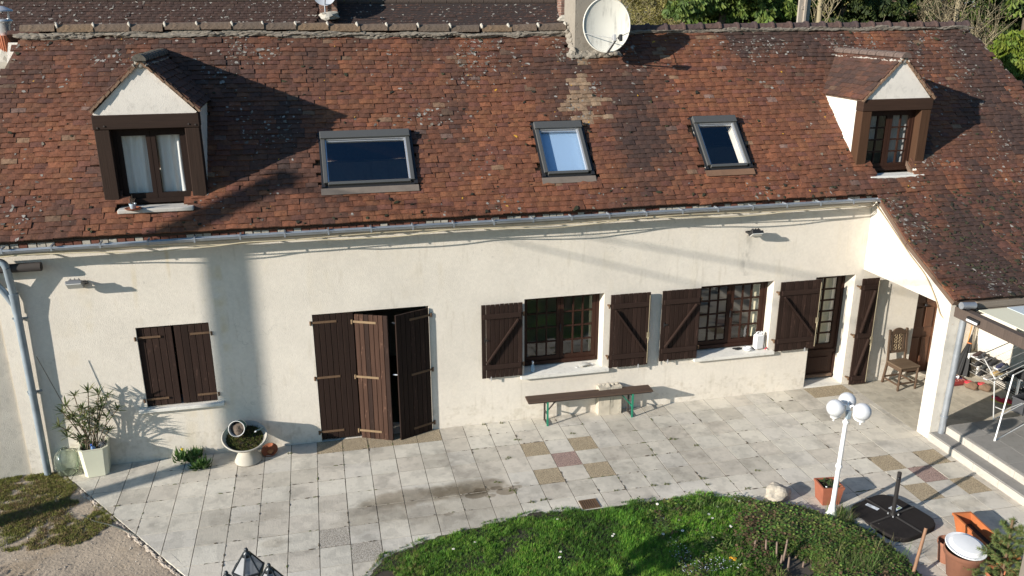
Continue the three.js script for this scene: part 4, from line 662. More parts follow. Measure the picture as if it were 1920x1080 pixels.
{
  const g = new THREE.PlaneGeometry(9, 6.4, 150, 110).rotateX(-Math.PI / 2).translate(2, 0, 5.5), p = g.attributes.position;
  for (let i = 0; i < p.count; i++) { const x = p.getX(i), z = p.getZ(i), inn = inPoly(LAWN, x, z); p.setY(i, inn ? lawnH(x, z) : -0.02 - 0.12 * Math.min(1, distTo(EDGE, x, z) * 6)); }
  g.computeVertexNormals();
  const lawn = new THREE.Group(); lawn.name = 'lawn'; lawn.userData.kind = 'structure'; scene.add(lawn);
  mk('soil', g, std({ color: C(0.045, 0.037, 0.025), map: tGrain, bumpMap: tGrain, bumpScale: 0.02, roughness: 1 }), lawn);
  const pqn = (x, z) => noise3(x * 4.5, z * 4.5, 91) * 0.7 + noise3(x * 11, z * 11, 92) * 0.5;
  const grassG = [1, 2, 3].map((s) => bladeTuft(s, 9, 0.04, 0.0024, 0.035));
  const gs = thing('lawn_grass', 'bright green short grass of the small lawn in front of the patio', 'grass', [0, 0, 0], 0, null, 'stuff');
  scatter('grass', gs, grassG, leafy(), 60000, (f) => { const x = rr(-1.9, 5.6, f), z = rr(2.7, 6.2, f), inn = inPoly(LAWN, x, z); if (!inn && (distTo(EDGE, x, z) > 0.035 + 0.04 * noise3(x * 6, z * 6, 96))) return null; const b = bankW(x, z), n = noise3(x * 2.2, z * 2.2, 4); if (f() < b * 0.97 - 0.0) return null; const d = distTo(EDGE, x, z); if (d < 0.03 && f() < 0.6) return null; if (pqn(x, z) < -0.5 && f() < 0.6) return null; if (d < 0.08 && noise3(x * 7, z * 7, 95) < -0.3) return null; if (G3(x, -1.0, 0.12) * G3(z, 3.75, 0.14) > 0.3) return null; const pt = noise3(x * 1.1 + 9, z * 1.1, 14), pq = noise3(x * 6, z * 6, 15); const k = rr(0.5, 1.2, f) * (1 + 0.3 * n + 0.25 * pt + 0.25 * pq), y = f() - 0.35 * pt; const dry = x < -0.5 ? 0.3 : 0.05; const c = f() < dry ? C(0.24 * k, 0.22 * k, 0.07 * k) : y < 0.3 ? C(0.2 * k, 0.35 * k, 0.04 * k) : C(0.1 * k, 0.25 * k, 0.022 * k); return { x, y: (inn ? lawnH(x, z) : 0.004) - 0.005, z, s: rr(0.5, 1.4, f) * (1 + 0.25 * n + 0.45 * pq) * (0.7 + 0.3 * ss(0, 0.2, d)), c }; }, 5);
  // clover and mixed cover on the bank
  const leaf3 = (s, n = 8, r = 0.042, lw = 0.0105) => { const f = rng(s), gs2 = []; for (let i = 0; i < n; i++) { const a = f() * 6.28, e = rr(0.1, 1.0, f), q = new THREE.CircleGeometry(lw * rr(0.7, 1.3, f), 5).scale(1, 0.75, 1).rotateX(-Math.PI / 2 + rr(-0.6, 0.6, f)).rotateY(a).translate(Math.cos(a) * r * e, rr(0.012, 0.06, f), Math.sin(a) * r * e); gs2.push(clean(q)); } return mergeGeometries(gs2); };
  const cover = thing('ground_cover', 'mixed low leafy ground cover on the bank around the lamp foot', 'ground cover', [0, 0, 0], 0, null, 'stuff');
  const coverGeo = [1, 2, 3, 4].map((s) => leaf3(s));
  scatter('cover', cover, coverGeo, leafy(), 16000, (f) => { const x = rr(2.6, 5.6, f), z = rr(2.8, 6.0, f); if (!inPoly(LAWN, x, z)) return null; const b = bankW(x, z); if (f() > 0.02 + b) return null; const ed = distTo(EDGE, x, z); if (ed < 0.04 || Math.hypot(x - 5.12, z - 3.86) < 0.13) return null; const n = noise3(x * 2.6, z * 2.6, 14), pit = 1.6 * G3(x, 4.05, 0.22) * G3(z, 4.72, 0.28) + 0.8 * G3(x, 4.9, 0.22) * G3(z, 4.72, 0.2); if (f() < pit * 1.1) return null; if (n < -0.15 && f() < 0.6) return null; const k = rr(0.5, 1.2, f), y = f(); const bn = noise3(x * 1.9 + 5, z * 1.9, 44) * 1.5; const c = y < 0.14 + 0.4 * Math.max(0, bn) ? C(0.17 * k, 0.11 * k, 0.06 * k) : y < 0.5 ? C(0.17 * k, 0.22 * k, 0.05 * k) : y < 0.65 ? C(0.22 * k, 0.28 * k, 0.065 * k) : C(0.09 * k, 0.19 * k, 0.032 * k); return { x, y: lawnH(x, z) + Math.max(0, n) * 0.03 * ss(0, 0.4, ed), z, s: rr(0.7, 1.5, f) * (1 + 0.5 * Math.max(0, n) * ss(0, 0.4, ed)), c }; }, 6);
  scatter('dry_litter', cover, [bladeTuft(31, 8, 0.07, 0.002, 0.06), bladeTuft(32, 8, 0.05, 0.003, 0.07)], std({ side: THREE.DoubleSide, roughness: 1 }), 3600, (f) => { const x = rr(3.2, 5.6, f), z = rr(2.9, 6.0, f); if (!inPoly(LAWN, x, z)) return null; const b = bankW(x, z); if (f() > b || G3(x, 4.05, 0.2) * G3(z, 4.72, 0.26) > 0.4) return null; const n = noise3(x * 2.6, z * 2.6, 14); if (n > 0.15 && f() < 0.8) return null; const k = rr(0.5, 1.2, f); return { x, y: lawnH(x, z) - 0.01, z, rx: rr(-0.7, 0.7, f), rz: rr(-0.7, 0.7, f), s: rr(0.6, 1.4, f), c: f() < 0.6 ? C(0.26 * k, 0.19 * k, 0.12 * k) : C(0.13 * k, 0.12 * k, 0.045 * k) }; }, 7);
  scatter('tall_grass', cover, [bladeTuft(41, 12, 0.2, 0.003, 0.05)], leafy(), 130, (f) => { const a = f(); const [cx, cz, r] = a < 0.35 ? [5.2, 3.95, 0.16] : a < 0.65 ? [4.75, 4.95, 0.2] : [5.1, 4.8, 0.4]; const x = cx + rr(-r, r, f), z = cz + rr(-r, r, f); const k = rr(0.6, 1.2, f); return { x, y: lawnH(x, z) - 0.01, z, s: rr(0.5, 1.3, f), c: f() < 0.4 ? C(0.2 * k, 0.19 * k, 0.08 * k) : C(0.09 * k, 0.16 * k, 0.03 * k) }; }, 8);
  scatter('leafy_clumps', cover, [bladeTuft(61, 16, 0.11, 0.006, 0.08), bladeTuft(62, 20, 0.09, 0.005, 0.1)], leafy(), 420, (f) => { const x = rr(3.3, 5.5, f), z = rr(3.1, 5.8, f); if (!inPoly(LAWN, x, z) || distTo(EDGE, x, z) < 0.15) return null; const n = noise3(x * 2.1 + 3, z * 2.1, 55); if (n < 0.12 || G3(x, 4.05, 0.22) * G3(z, 4.72, 0.28) > 0.3) return null; const k = rr(0.6, 1.2, f); return { x, y: lawnH(x, z), z, s: rr(0.5, 1.1, f), c: f() < 0.6 ? C(0.11 * k, 0.2 * k, 0.035 * k) : C(0.17 * k, 0.22 * k, 0.06 * k) }; }, 12);
  scatter('tiny_flowers', cover, [flat(lump(0.007, 1, 1, 0.6, 1, 0.3, 1))], std({ roughness: 0.9 }), 230, (f) => { const x = rr(2.6, 4.1, f), z = rr(3.4, 4.6, f); if (!inPoly(LAWN, x, z) || noise3(x * 2.2, z * 2.2, 30) < 0) return null; return { x, y: lawnH(x, z) + rr(0.03, 0.05, f), z, s: rr(0.6, 1.1, f), c: f() < 0.6 ? C(0.36, 0.4, 0.5) : C(0.5, 0.5, 0.48) }; }, 9);
  // moss and thin grass over the driveway
  const mossT = thing('driveway_moss', 'olive moss and thin grass growing over the sandy driveway edge', 'moss', [0, 0, 0], 0, null, 'stuff');
  const mossBand = (x, z) => { const e = -((x + 5.46) * 3.06 - (z - 0.2) * 2.16) / 3.74; const n = noise3(x * 1.6, z * 1.6, 21) * 0.35 + noise3(x * 5, z * 5, 22) * 0.15; const far = 0.42 + 0.4 * ss(-4.4, -5.6, x) - 0.3 * ss(-4.1, -3.4, x); return e > 0.03 && z > -0.15 && z < 1.78 + 0.25 * ss(-5, -4, x) + n * 0.9 && e < 0.75 + far * 1.25 + n * 1.3 + 0.25 * hash(Math.floor(x * 200), Math.floor(z * 200), 1) && n > -0.2; };
  scatter('moss', mossT, [bladeTuft(51, 9, 0.024, 0.003, 0.04), bladeTuft(52, 9, 0.032, 0.0025, 0.05)], std({ side: THREE.DoubleSide, roughness: 1 }), 15000, (f) => { const x = rr(-7, -3.2, f), z = rr(-0.2, 3.4, f); if (!mossBand(x, z)) return null; { const q = noise3(x * 3.2, z * 3.2, 61) * 0.5 + noise3(x * 9, z * 9, 62) * 0.5; if (f() > 0.45 + q * 1.1) return null; } const n = noise3(x * 2.4, z * 2.4, 23), k = rr(0.55, 1.2, f); return { x, y: sandH(x, z) - 0.004, z, rx: rr(-0.3, 0.3, f), rz: rr(-0.3, 0.3, f), s: rr(0.6, 1.3, f), c: f() < 0.35 + 0.4 * n ? C(0.27 * k, 0.19 * k, 0.095 * k) : C(0.23 * k, 0.235 * k, 0.055 * k) }; }, 10);
}
// daisies, one by one
{
  const f = rng(15); let first = null;
  const D = [[-0.09, 3.46], [0.2, 3.38], [1.4, 3.12], [1.24, 3.82], [1.2, 3.95], [2.04, 3.59], [2.01, 3.62], [2.66, 3.76], [3.0, 3.52], [2.95, 3.76], [3.51, 3.2], [3.65, 3.34], [4.0, 3.18], [4.03, 3.27], [4.15, 3.27], [4.04, 3.5], [4.15, 3.39], [3.45, 3.48], [3.46, 3.58], [3.62, 3.79], [2.88, 3.04], [4.02, 3.41], [3.28, 3.95]];
  for (const [x, z] of D) {
    if (!first) { first = thing('daisy', 'small white daisy flower standing in the lawn grass', 'daisy', [0, 0, 0], 0, 'daisies in the lawn'); mk('petals', [new THREE.CylinderGeometry(0.021, 0.012, 0.007, 11).translate(0, 0.062, 0)], std({ color: C(0.82, 0.82, 0.8), roughness: 0.8 }), first); mk('disc', [ball(0.008, 0, 0.066, 0, 8, 1, 0.6, 1)], std({ color: C(0.6, 0.4, 0.03) }), first); mk('stem', [rod([0, 0, 0], [0, 0.06, 0], 0.0015, 0.0015, 5)], std({ color: C(0.08, 0.16, 0.03) }), first); }
    const o = x === D[0][0] ? first : copy(first); o.position.set(x, lawnH(x, z), z); o.rotation.set(rr(-0.1, 0.4, f), f() * 6, rr(-0.2, 0.2, f)); o.scale.setScalar(rr(0.7, 1.05, f));
  }
  const o = thing('marigold', 'single orange yellow flower low in the leafy cover', 'flower', [3.32, lawnH(3.32, 4.44), 4.44]);
  mk('petals', [0, 1, 2].map((i) => flat(lump(0.028, i, 1, 0.5, 1, 0.3, 1)).translate(i * 0.02 - 0.02, 0.07, i * 0.012)), std({ color: C(0.75, 0.36, 0.02) }), o); mk('stem', rod([0, 0, 0], [0, 0.07, 0], 0.003, 0.003, 5), std({ color: C(0.08, 0.16, 0.03) }), o);
}
// ---------- things on and by the wall ----------
{ // satellite dish on the chimney
  const t = thing('satellite_dish', 'large weathered white satellite dish on the cement chimney of the farmhouse', 'satellite dish', [3.57, 6.41, -1.78]);
  const d = part('reflector', t); d.rotation.set(-0.12, -0.1, 0);
  const pts = []; for (let i = 0; i <= 12; i++) { const r = 0.405 * i / 12; pts.push([r, 0.42 * r * r]); } for (let i = 12; i >= 0; i--) { const r = 0.405 * i / 12; pts.push([r, 0.42 * r * r - 0.012]); }
  const dirty = tex(256, 256, (u, v) => { const a = fbm(u, v, 24, 3, 4, 401), b = fbm(u, v, 5, 5, 4, 405); const k = 1 - 0.3 * ss(0.45, 0.75, a) * ss(0.3, 0.6, b) - 0.08 * b; return [k, k * 0.985, k * 0.95]; });
  dirty.repeat.set(1, 1);
  const g = lathe(pts, 44).rotateX(Math.PI / 2).scale(1, 1.1, 1); mk('dish_face', g, std({ color: C(0.68, 0.66, 0.6), map: dirty, roughness: 0.6, side: THREE.DoubleSide }), d);
  mk('rim', new THREE.TorusGeometry(0.407, 0.012, 8, 48).scale(1, 1.1, 1).translate(0, 0, 0.069), std({ color: C(0.66, 0.63, 0.55), roughness: 0.5 }), d);
  const fx = 0.05, fy = -0.26, fz = 0.5; const L = std({ color: C(0.3, 0.3, 0.29), roughness: 0.5 });
  mk('feed_arm', [bar([0.0, -0.445, 0.07], [fx, fy - 0.02, fz - 0.02], 0.03, 0.03), rod([-0.385, -0.13, 0.075], [fx, fy, fz - 0.02], 0.006), rod([0.385, -0.13, 0.075], [fx, fy, fz - 0.02], 0.006)], L, d);
  for (const [x, m] of [[-0.035, std({ color: C(0.4, 0.4, 0.4) })], [0.075, M.iron]]) mk('feed_horn', [cyl(0.03, 0.034, 0.07, fx + x, fy + 0.02, fz - 0.02, 12, 1.2), rb(0.05, 0.11, 0.05, 0.01, fx + x, fy + 0.01, fz + 0.035)], m, d);
  mk('cable', tube([[fx, fy - 0.04, fz], [0.0, -0.5, 0.12], [0.06, -0.5, 0.05], [0.0, -0.45, -0.05]], 0.006, 6), M.iron, d);
  mk('mount', [rod([0, 0, -0.02], [0.0, 0, -0.28], 0.03, 0.03, 10), rod([0, -0.3, -0.14], [0, 0.25, -0.14], 0.025, 0.025, 10), bx(0.16, 0.2, 0.02, 0, 0, -0.27)], M.zinc, t);
}
function flood(name, label, pos, s, bodyMat, tilt) {
  const t = thing(name, label, 'floodlight', pos), h = part('head', t); h.position.set(0, 0.05, 0.19); h.rotation.x = -tilt;
  mk('housing', [rb(0.2 * s, 0.05, 0.15 * s, 0.012, 0, 0, 0), rb(0.15 * s, 0.045, 0.1 * s, 0.015, 0, 0.04, -0.01), ...[-0.05, 0, 0.05].map((x) => bx(0.008, 0.02, 0.09 * s, x * s, 0.07, -0.01))], bodyMat, h);
  mk('lamp_glass', [bx(0.18 * s, 0.012, 0.125 * s, 0, -0.028, 0.002)], std({ color: C(0.6, 0.6, 0.57), roughness: 0.15 }), h);
  mk('bracket', [bx(0.012, 0.03, 0.17, -0.09 * s, 0.04, 0.1), bx(0.012, 0.03, 0.17, 0.09 * s, 0.04, 0.1), bx(0.19 * s, 0.03, 0.012, 0, 0.04, 0.018), rb(0.07, 0.09, 0.05, 0.008, 0.03, 0.0, 0.02)], bodyMat, t);
  mk('cord', tube([[0.06, 0.06, 0.16], [0.13, 0.07, 0.12], [0.14, 0.02, 0.05], [0.08, -0.01, 0.0]], 0.007, 6), M.iron, t);
  return t;
}
flood('floodlight', 'grey metal floodlight high on the wall near the left downpipe', [-4.9, 2.95, 0], 1.1, std({ color: C(0.23, 0.23, 0.23), roughness: 0.45, metalness: 0.5 }), 0.75);
flood('floodlight', 'black floodlight high on the wall above the glazed door', [5.66, 3.05, 0], 1.05, M.iron, 0.6);
{ // cables under the gutter
  const f = rng(8), P = [], Q = [];
  for (let x = -5.9; x <= 7.7; x += 0.42) { P.push([x, 3.475 + 0.028 * Math.sin(x * 2.1) + rr(-0.012, 0.012, f), 0.31 + 0.02 * Math.sin(x * 1.3)]); Q.push([x, 3.50 + 0.02 * Math.sin(x * 1.4 + 2), 0.29]); }
  const c = thing('wall_cable', 'thin beige cable hanging in shallow loops below the long gutter', 'cable');
  mk('cable', tube([...P, [7.86, 3.44, 0.15]], 0.009, 6, 160), std({ color: C(0.55, 0.47, 0.32), roughness: 0.7 }), c);
  mk('cable', tube(Q, 0.008, 6, 120), std({ color: C(0.5, 0.42, 0.29), roughness: 0.7 }), c);
  tag(mk('wing_cable', tube([[7.9, 3.5, 0.12], [7.93, 3.3, 0.42], [7.935, 2.85, 1.15], [7.935, 2.6, 1.6], [7.935, 2.3, 1.9], [7.94, 2.1, 2.05], [8.05, 2.0, 2.2]], 0.008, 6, 60), std({ color: C(0.42, 0.31, 0.19), roughness: 0.7 })), 'brown cable running down the white wing wall beside the roof edge', 'cable');
  const b = thing('wooden_beam', 'dark round beam end sticking out beside the left downpipe', 'beam', [0, 0, 0]);
  mk('log', [cyl(0.065, 0.06, 1.5, -6.05, 3.28, 0.14, 12, 0, 0, Math.PI / 2)], std({ color: C(0.06, 0.05, 0.045), map: tWoodH, bumpMap: tWoodH, bumpScale: 0.01, roughness: 0.9 }), b);
}
{ // bench
  const t = thing('bench', 'long folding beer bench with worn brown plank and green legs', 'bench', [2.79, 0, 0.235], -0.02);
  const top = soft({ color: C(0.105, 0.07, 0.052), map: tWoodH, bumpMap: tWoodH, bumpScale: 0.003, roughness: 0.85 }), green = std({ color: C(0.02, 0.22, 0.13), roughness: 0.5, metalness: 0.2 }), gd = std({ color: C(0.05, 0.04, 0.035), roughness: 0.7 });
  mk('seat', rb(2.2, 0.03, 0.25, 0.006, 0, 0.465, 0), top, t);
  mk('edge_rail', [box2(-1.08, 1.08, 0.43, 0.45, -0.1, -0.08), box2(-1.08, 1.08, 0.43, 0.45, 0.08, 0.1)], gd, t);
  for (const x of [-0.76, 0.74]) { for (const z of [-0.105, 0.105]) mk('leg', [bx(0.03, 0.45, 0.02, x, 0.225, z)], z > 0 ? green : gd, t); mk('leg_rail', [bx(0.025, 0.02, 0.2, x, 0.025, 0), bx(0.025, 0.02, 0.2, x, 0.4, 0)], gd, t); mk('leg_brace', [bar([x, 0.2, 0], [x + (x < 0 ? 0.2 : -0.2), 0.44, 0], 0.018, 0.018), bx(0.02, 0.02, 0.2, x, 0.2, 0)], x < 0 ? gd : green, t); }
  const s = thing('stone_block', 'pale weathered upright stone block behind the bench', 'stone block', [3.19, 0, 0.09]);
  const m = std({ color: C(0.5, 0.45, 0.37), map: tCem, bumpMap: tCem, bumpScale: 0.02, roughness: 1 });
  for (const x of [-0.105, 0.105]) { const g = mergeVertices(new THREE.BoxGeometry(0.205, 0.52, 0.16, 3, 7, 3).deleteAttribute('normal').deleteAttribute('uv')), p = g.attributes.position; for (let i = 0; i < p.count; i++) { const a = p.getX(i), b = p.getY(i), c = p.getZ(i); p.setXYZ(i, a * 0.99 + 0.006 * noise3(b * 9, c * 9, x * 9), b + 0.008 * noise3(a * 9, c * 9, 3) + (b > 0.2 ? 0.016 * noise3(a * 8 + x * 30, 2, c * 8) : 0), c + 0.01 * noise3(a * 8, b * 8, x * 7)); } mk('stone', flat(g).translate(x, 0.26, 0), m, s); }
  for (let i = 0; i < 5; i++) mk('chip', flat(lump(0.03, i + 70, 1.5, 0.4, 1.3, 0.3, 2)).translate(-0.15 + i * 0.075, 0.525, -0.04), m, s);
}
{ // things on the window sills
  const b = thing('spray_bottle', 'clear blue spray bottle on the sill of the window above the bench', 'spray bottle', [1.86, 0.855, -0.05]); b.scale.setScalar(0.85);
  mk('bottle', lathe([[0, 0], [0.034, 0], [0.036, 0.01], [0.036, 0.12], [0.015, 0.16], [0.015, 0.175], [0, 0.175]], 16), new THREE.MeshPhysicalMaterial({ color: C(0.55, 0.78, 0.95), transmission: 0.7, roughness: 0.15, thickness: 0.03, ior: 1.35 }), b);
  mk('spray_head', [cyl(0.017, 0.015, 0.025, 0, 0.187, 0, 10), rb(0.03, 0.03, 0.07, 0.008, 0, 0.212, 0.012), bx(0.012, 0.045, 0.012, 0, 0.19, 0.035, 0.3)], M.plasticWhite, b);
  const m = thing('face_mask', 'crumpled grey white cloth mask lying on the sill above the bench', 'mask', [2.78, 0.862, -0.07], 0.2);
  const g = new THREE.PlaneGeometry(0.22, 0.14, 14, 10).rotateX(-Math.PI / 2), p = g.attributes.position; for (let i = 0; i < p.count; i++) { const x = p.getX(i), z = p.getZ(i); p.setXYZ(i, x, 0.012 + 0.035 * (1 - (x / 0.12) ** 2) * (0.7 + 0.3 * Math.sin(z * 90)), z * (1 - 0.3 * Math.abs(x / 0.11))); } g.computeVertexNormals();
  mk('cloth', g, std({ color: C(0.5, 0.49, 0.45), roughness: 1, side: THREE.DoubleSide }), m);
  for (const s of [-1, 1]) mk('ear_loop', tube([[s * 0.1, 0.01, -0.04], [s * 0.16, 0.004, -0.02], [s * 0.165, 0.004, 0.03], [s * 0.1, 0.01, 0.04]], 0.003, 5), M.plasticWhite, m);
  const j = thing('jerrycan', 'white plastic jerrycan standing on the sill beside the glazed door', 'jerrycan', [6.05, 0.875, -0.06], 0.15);
  mk('can', [rb(0.17, 0.27, 0.11, 0.022, 0, 0.135, 0), rb(0.12, 0.03, 0.06, 0.012, -0.01, 0.275, 0)], M.plasticWhite, j); mk('cap', cyl(0.022, 0.022, 0.03, 0.055, 0.3, 0, 12), M.plasticWhite, j); mk('handle', tube([[-0.06, 0.27, 0], [-0.05, 0.315, 0], [0.01, 0.315, 0], [0.025, 0.27, 0]], 0.011, 7), M.plasticWhite, j);
  mk('hose', tube([[0.1, 0.29, 0.02], [0.115, 0.2, 0.03], [0.1, 0.05, 0.05], [0.12, 0.015, 0.06]], 0.007, 6), std({ color: C(0.3, 0.3, 0.28), roughness: 0.5 }), j); mk('nozzle', [rb(0.09, 0.022, 0.025, 0.006, 0.12, 0.014, 0.08, 0, 0.5)], std({ color: C(0.55, 0.03, 0.06), roughness: 0.4 }), j);
  const c = thing('tape_roll', 'white coil lying on the sill beside the jerrycan', 'coil', [5.83, 0.895, -0.05]);
  mk('coil', [new THREE.TorusGeometry(0.062, 0.016, 8, 22).rotateX(Math.PI / 2 + 0.15), new THREE.TorusGeometry(0.055, 0.012, 8, 22).rotateX(Math.PI / 2 - 0.1).translate(0.01, 0.02, 0)], M.plasticWhite, c);
  const k = thing('rag', 'small dark rag on the sill left of the white coil', 'rag', [5.67, 0.882, -0.12]); mk('cloth', flat(lump(0.05, 12, 1.3, 0.35, 0.8, 0.4, 3)), M.iron, k);
}
// ---------- left corner ----------
{ // planter with its whorled shrub
  const t = thing('planter', 'tall cream square planter with chamfered corners near the left downpipe', 'planter', [-5.03, 0.005, 0.17], 0.1);
  const m = std({ color: C(0.68, 0.67, 0.52), roughness: 0.45 }), oct = (a, c) => [[-a, -a + c], [-a + c, -a], [a - c, -a], [a, -a + c], [a, a - c], [a - c, a], [-a + c, a], [-a, a - c]];
  const P = [], ring = (a, c, y) => oct(a, c).map(([x, z]) => [x, y, z]); const rings = [ring(0.165, 0.05, 0), ring(0.2, 0.06, 0.45), ring(0.205, 0.062, 0.47), ring(0.18, 0.055, 0.47), ring(0.175, 0.053, 0.40)];
  for (let i = 0; i + 1 < rings.length; i++) for (let k = 0; k < 8; k++) { const a = rings[i][k], b = rings[i][(k + 1) % 8], c = rings[i + 1][(k + 1) % 8], d = rings[i + 1][k]; P.push(...a, ...c, ...b, ...a, ...d, ...c); }
  const g = new THREE.BufferGeometry(); g.setAttribute('position', new THREE.Float32BufferAttribute(P, 3)); g.computeVertexNormals(); mk('pot', g, m, t);
  mk('soil', extrude(poly(oct(0.176, 0.053)), 0.02).rotateX(-Math.PI / 2).translate(0, 0.39, 0), M.soil, t);
  const s = thing('potted_shrub', 'sparse leggy shrub with whorled narrow leaves growing in the cream planter', 'shrub', [-5.03, 0.41, 0.17]);
  const f = rng(202), stems = [], heads = []; const tips = [[-0.42, 0.42, 0.0], [-0.13, 0.9, 0.05], [0.05, 0.93, 0.0], [-0.27, 0.76, 0.02], [-0.2, 0.56, 0.1], [0.42, 0.62, 0.05], [0.2, 0.72, -0.03], [0.1, 0.66, 0.1], [-0.02, 0.72, 0.12], [0.12, 0.5, 0.14], [-0.1, 0.5, 0.15], [0.28, 0.33, 0.12], [-0.3, 0.3, 0.12], [0.02, 0.4, 0.2], [0.3, 0.82, -0.02], [-0.36, 0.62, -0.05], [0.2, 0.9, 0.06], [-0.12, 0.24, 0.16]];
  for (const [x, y, z] of tips) { const b = V(x * 0.15 + rr(-0.08, 0.08, f), 0, z * 0.2 + rr(-0.08, 0.08, f)), mid = V(x * 0.5 + rr(-0.03, 0.03, f), y * 0.5, z * 0.5); stems.push(tube([b, mid, V(x, y, z)], 0.007, 6, 8)); heads.push(V(x, y, z)); if (f() < 0.7) { const q = V(x * 0.7 + rr(-0.1, 0.1, f), y * 0.72 + rr(0, 0.08, f), z * 0.7 + rr(-0.08, 0.08, f)); stems.push(tube([mid, mid.clone().lerp(q, 0.6).add(V(0.01, 0, 0)), q], 0.005, 5, 6)); heads.push(q); } }
  mk('stem', stems, std({ color: C(0.16, 0.115, 0.075), roughness: 0.9 }), s);
  const blade = (L, w) => { const g = new THREE.PlaneGeometry(w, L, 2, 3).translate(0, L / 2, 0), p = g.attributes.position; for (let i = 0; i < p.count; i++) { const v = p.getY(i) / L; p.setX(i, p.getX(i) * Math.sin(Math.PI * clamp(0.12 + v * 0.86)) * 1.0); p.setZ(i, 0.25 * v * v * L + Math.abs(p.getX(i)) * 0.35); } g.computeVertexNormals(); return g; };
  const cols = [C(0.065, 0.1, 0.028), C(0.1, 0.135, 0.038), C(0.17, 0.175, 0.06)].map((c) => leafy(c)), L = [[], [], []];
  for (const h of heads) { const n = 13, up = rr(-0.3, 0.3, f); for (let i = 0; i < n; i++) { const q = blade(rr(0.095, 0.16, f), rr(0.02, 0.03, f)); q.rotateX(rr(0.45, 1.45, f)); q.rotateY(i * 2.4 + rr(-0.2, 0.2, f)); q.rotateZ(up * 0.5); q.translate(h.x, h.y + rr(-0.03, 0.015, f), h.z); L[Math.floor(f() * 3)].push(q); } }
  L.forEach((g2, i) => mk('leaves', g2, cols[i], s).userData.kind = 'stuff');
  for (let i = 0; i < 4; i++) { const w = thing('planter_weed', ['low green weed at the left rim of the cream planter', 'low green weed at the back of the cream planter', 'dark green weed in the middle of the cream planter', 'green weed at the right rim of the cream planter'][i], 'weed', [-5.13 + i * 0.07, 0.42, 0.2 - 0.12 * (i % 2)]); mk('leaves', bladeTuft(i + 300, 16, 0.12, 0.007, 0.09), leafy(C(0.06, 0.12, 0.03)), w); }
  const bt = thing('plastic_bottle', 'small clear blue plastic bottle stuck in the cream planter soil', 'bottle', [-5.0, 0.4, 0.27]); bt.rotation.set(0.3, 0, 0.2); mk('bottle', lathe([[0, 0], [0.03, 0], [0.032, 0.08], [0.012, 0.115], [0.012, 0.13], [0, 0.13]], 14), new THREE.MeshPhysicalMaterial({ color: C(0.3, 0.5, 0.85), transmission: 0.4, roughness: 0.2, thickness: 0.02 }), bt); mk('cap', cyl(0.015, 0.015, 0.02, 0, 0.135, 0, 10), std({ color: C(0.03, 0.1, 0.4) }), bt);
  const gb = thing('glass_globe', 'round glass watering globe lying in the cream planter', 'glass globe', [-4.9, 0.47, 0.22]); mk('bulb', [ball(0.06, 0, 0, 0, 20), rod([0, 0, 0], [0.03, 0.13, -0.02], 0.014, 0.01, 8)], new THREE.MeshPhysicalMaterial({ color: C(0.6, 0.6, 0.62), transmission: 0.85, roughness: 0.08, thickness: 0.02 }), gb);
  const st = thing('cane', 'thin dark cane leaning out of the cream planter', 'cane'); mk('stick', rod([-5.1, 0.4, 0.2], [-5.55, 1.98, 0.24], 0.006, 0.005, 6), std({ color: C(0.05, 0.045, 0.035) }), st);
  const d = thing('demijohn', 'large green glass demijohn standing beside the cream planter', 'demijohn', [-5.46, -0.005, 0.12]);
  mk('glass_body', lathe([[0, 0.004], [0.11, 0.004], [0.14, 0.03], [0.165, 0.11], [0.175, 0.2], [0.165, 0.28], [0.13, 0.36], [0.07, 0.40], [0.045, 0.41], [0.05, 0.43], [0.042, 0.43], [0.038, 0.41], [0.065, 0.392], [0.122, 0.352], [0.157, 0.276], [0.167, 0.2], [0.157, 0.112], [0.134, 0.036], [0.105, 0.012], [0, 0.012]], 32), new THREE.MeshPhysicalMaterial({ color: C(0.9, 0.95, 0.88), transmission: 0.97, roughness: 0.06, thickness: 0.01, ior: 1.4, attenuationColor: C(0.62, 0.78, 0.62), attenuationDistance: 0.12 }), d);
}
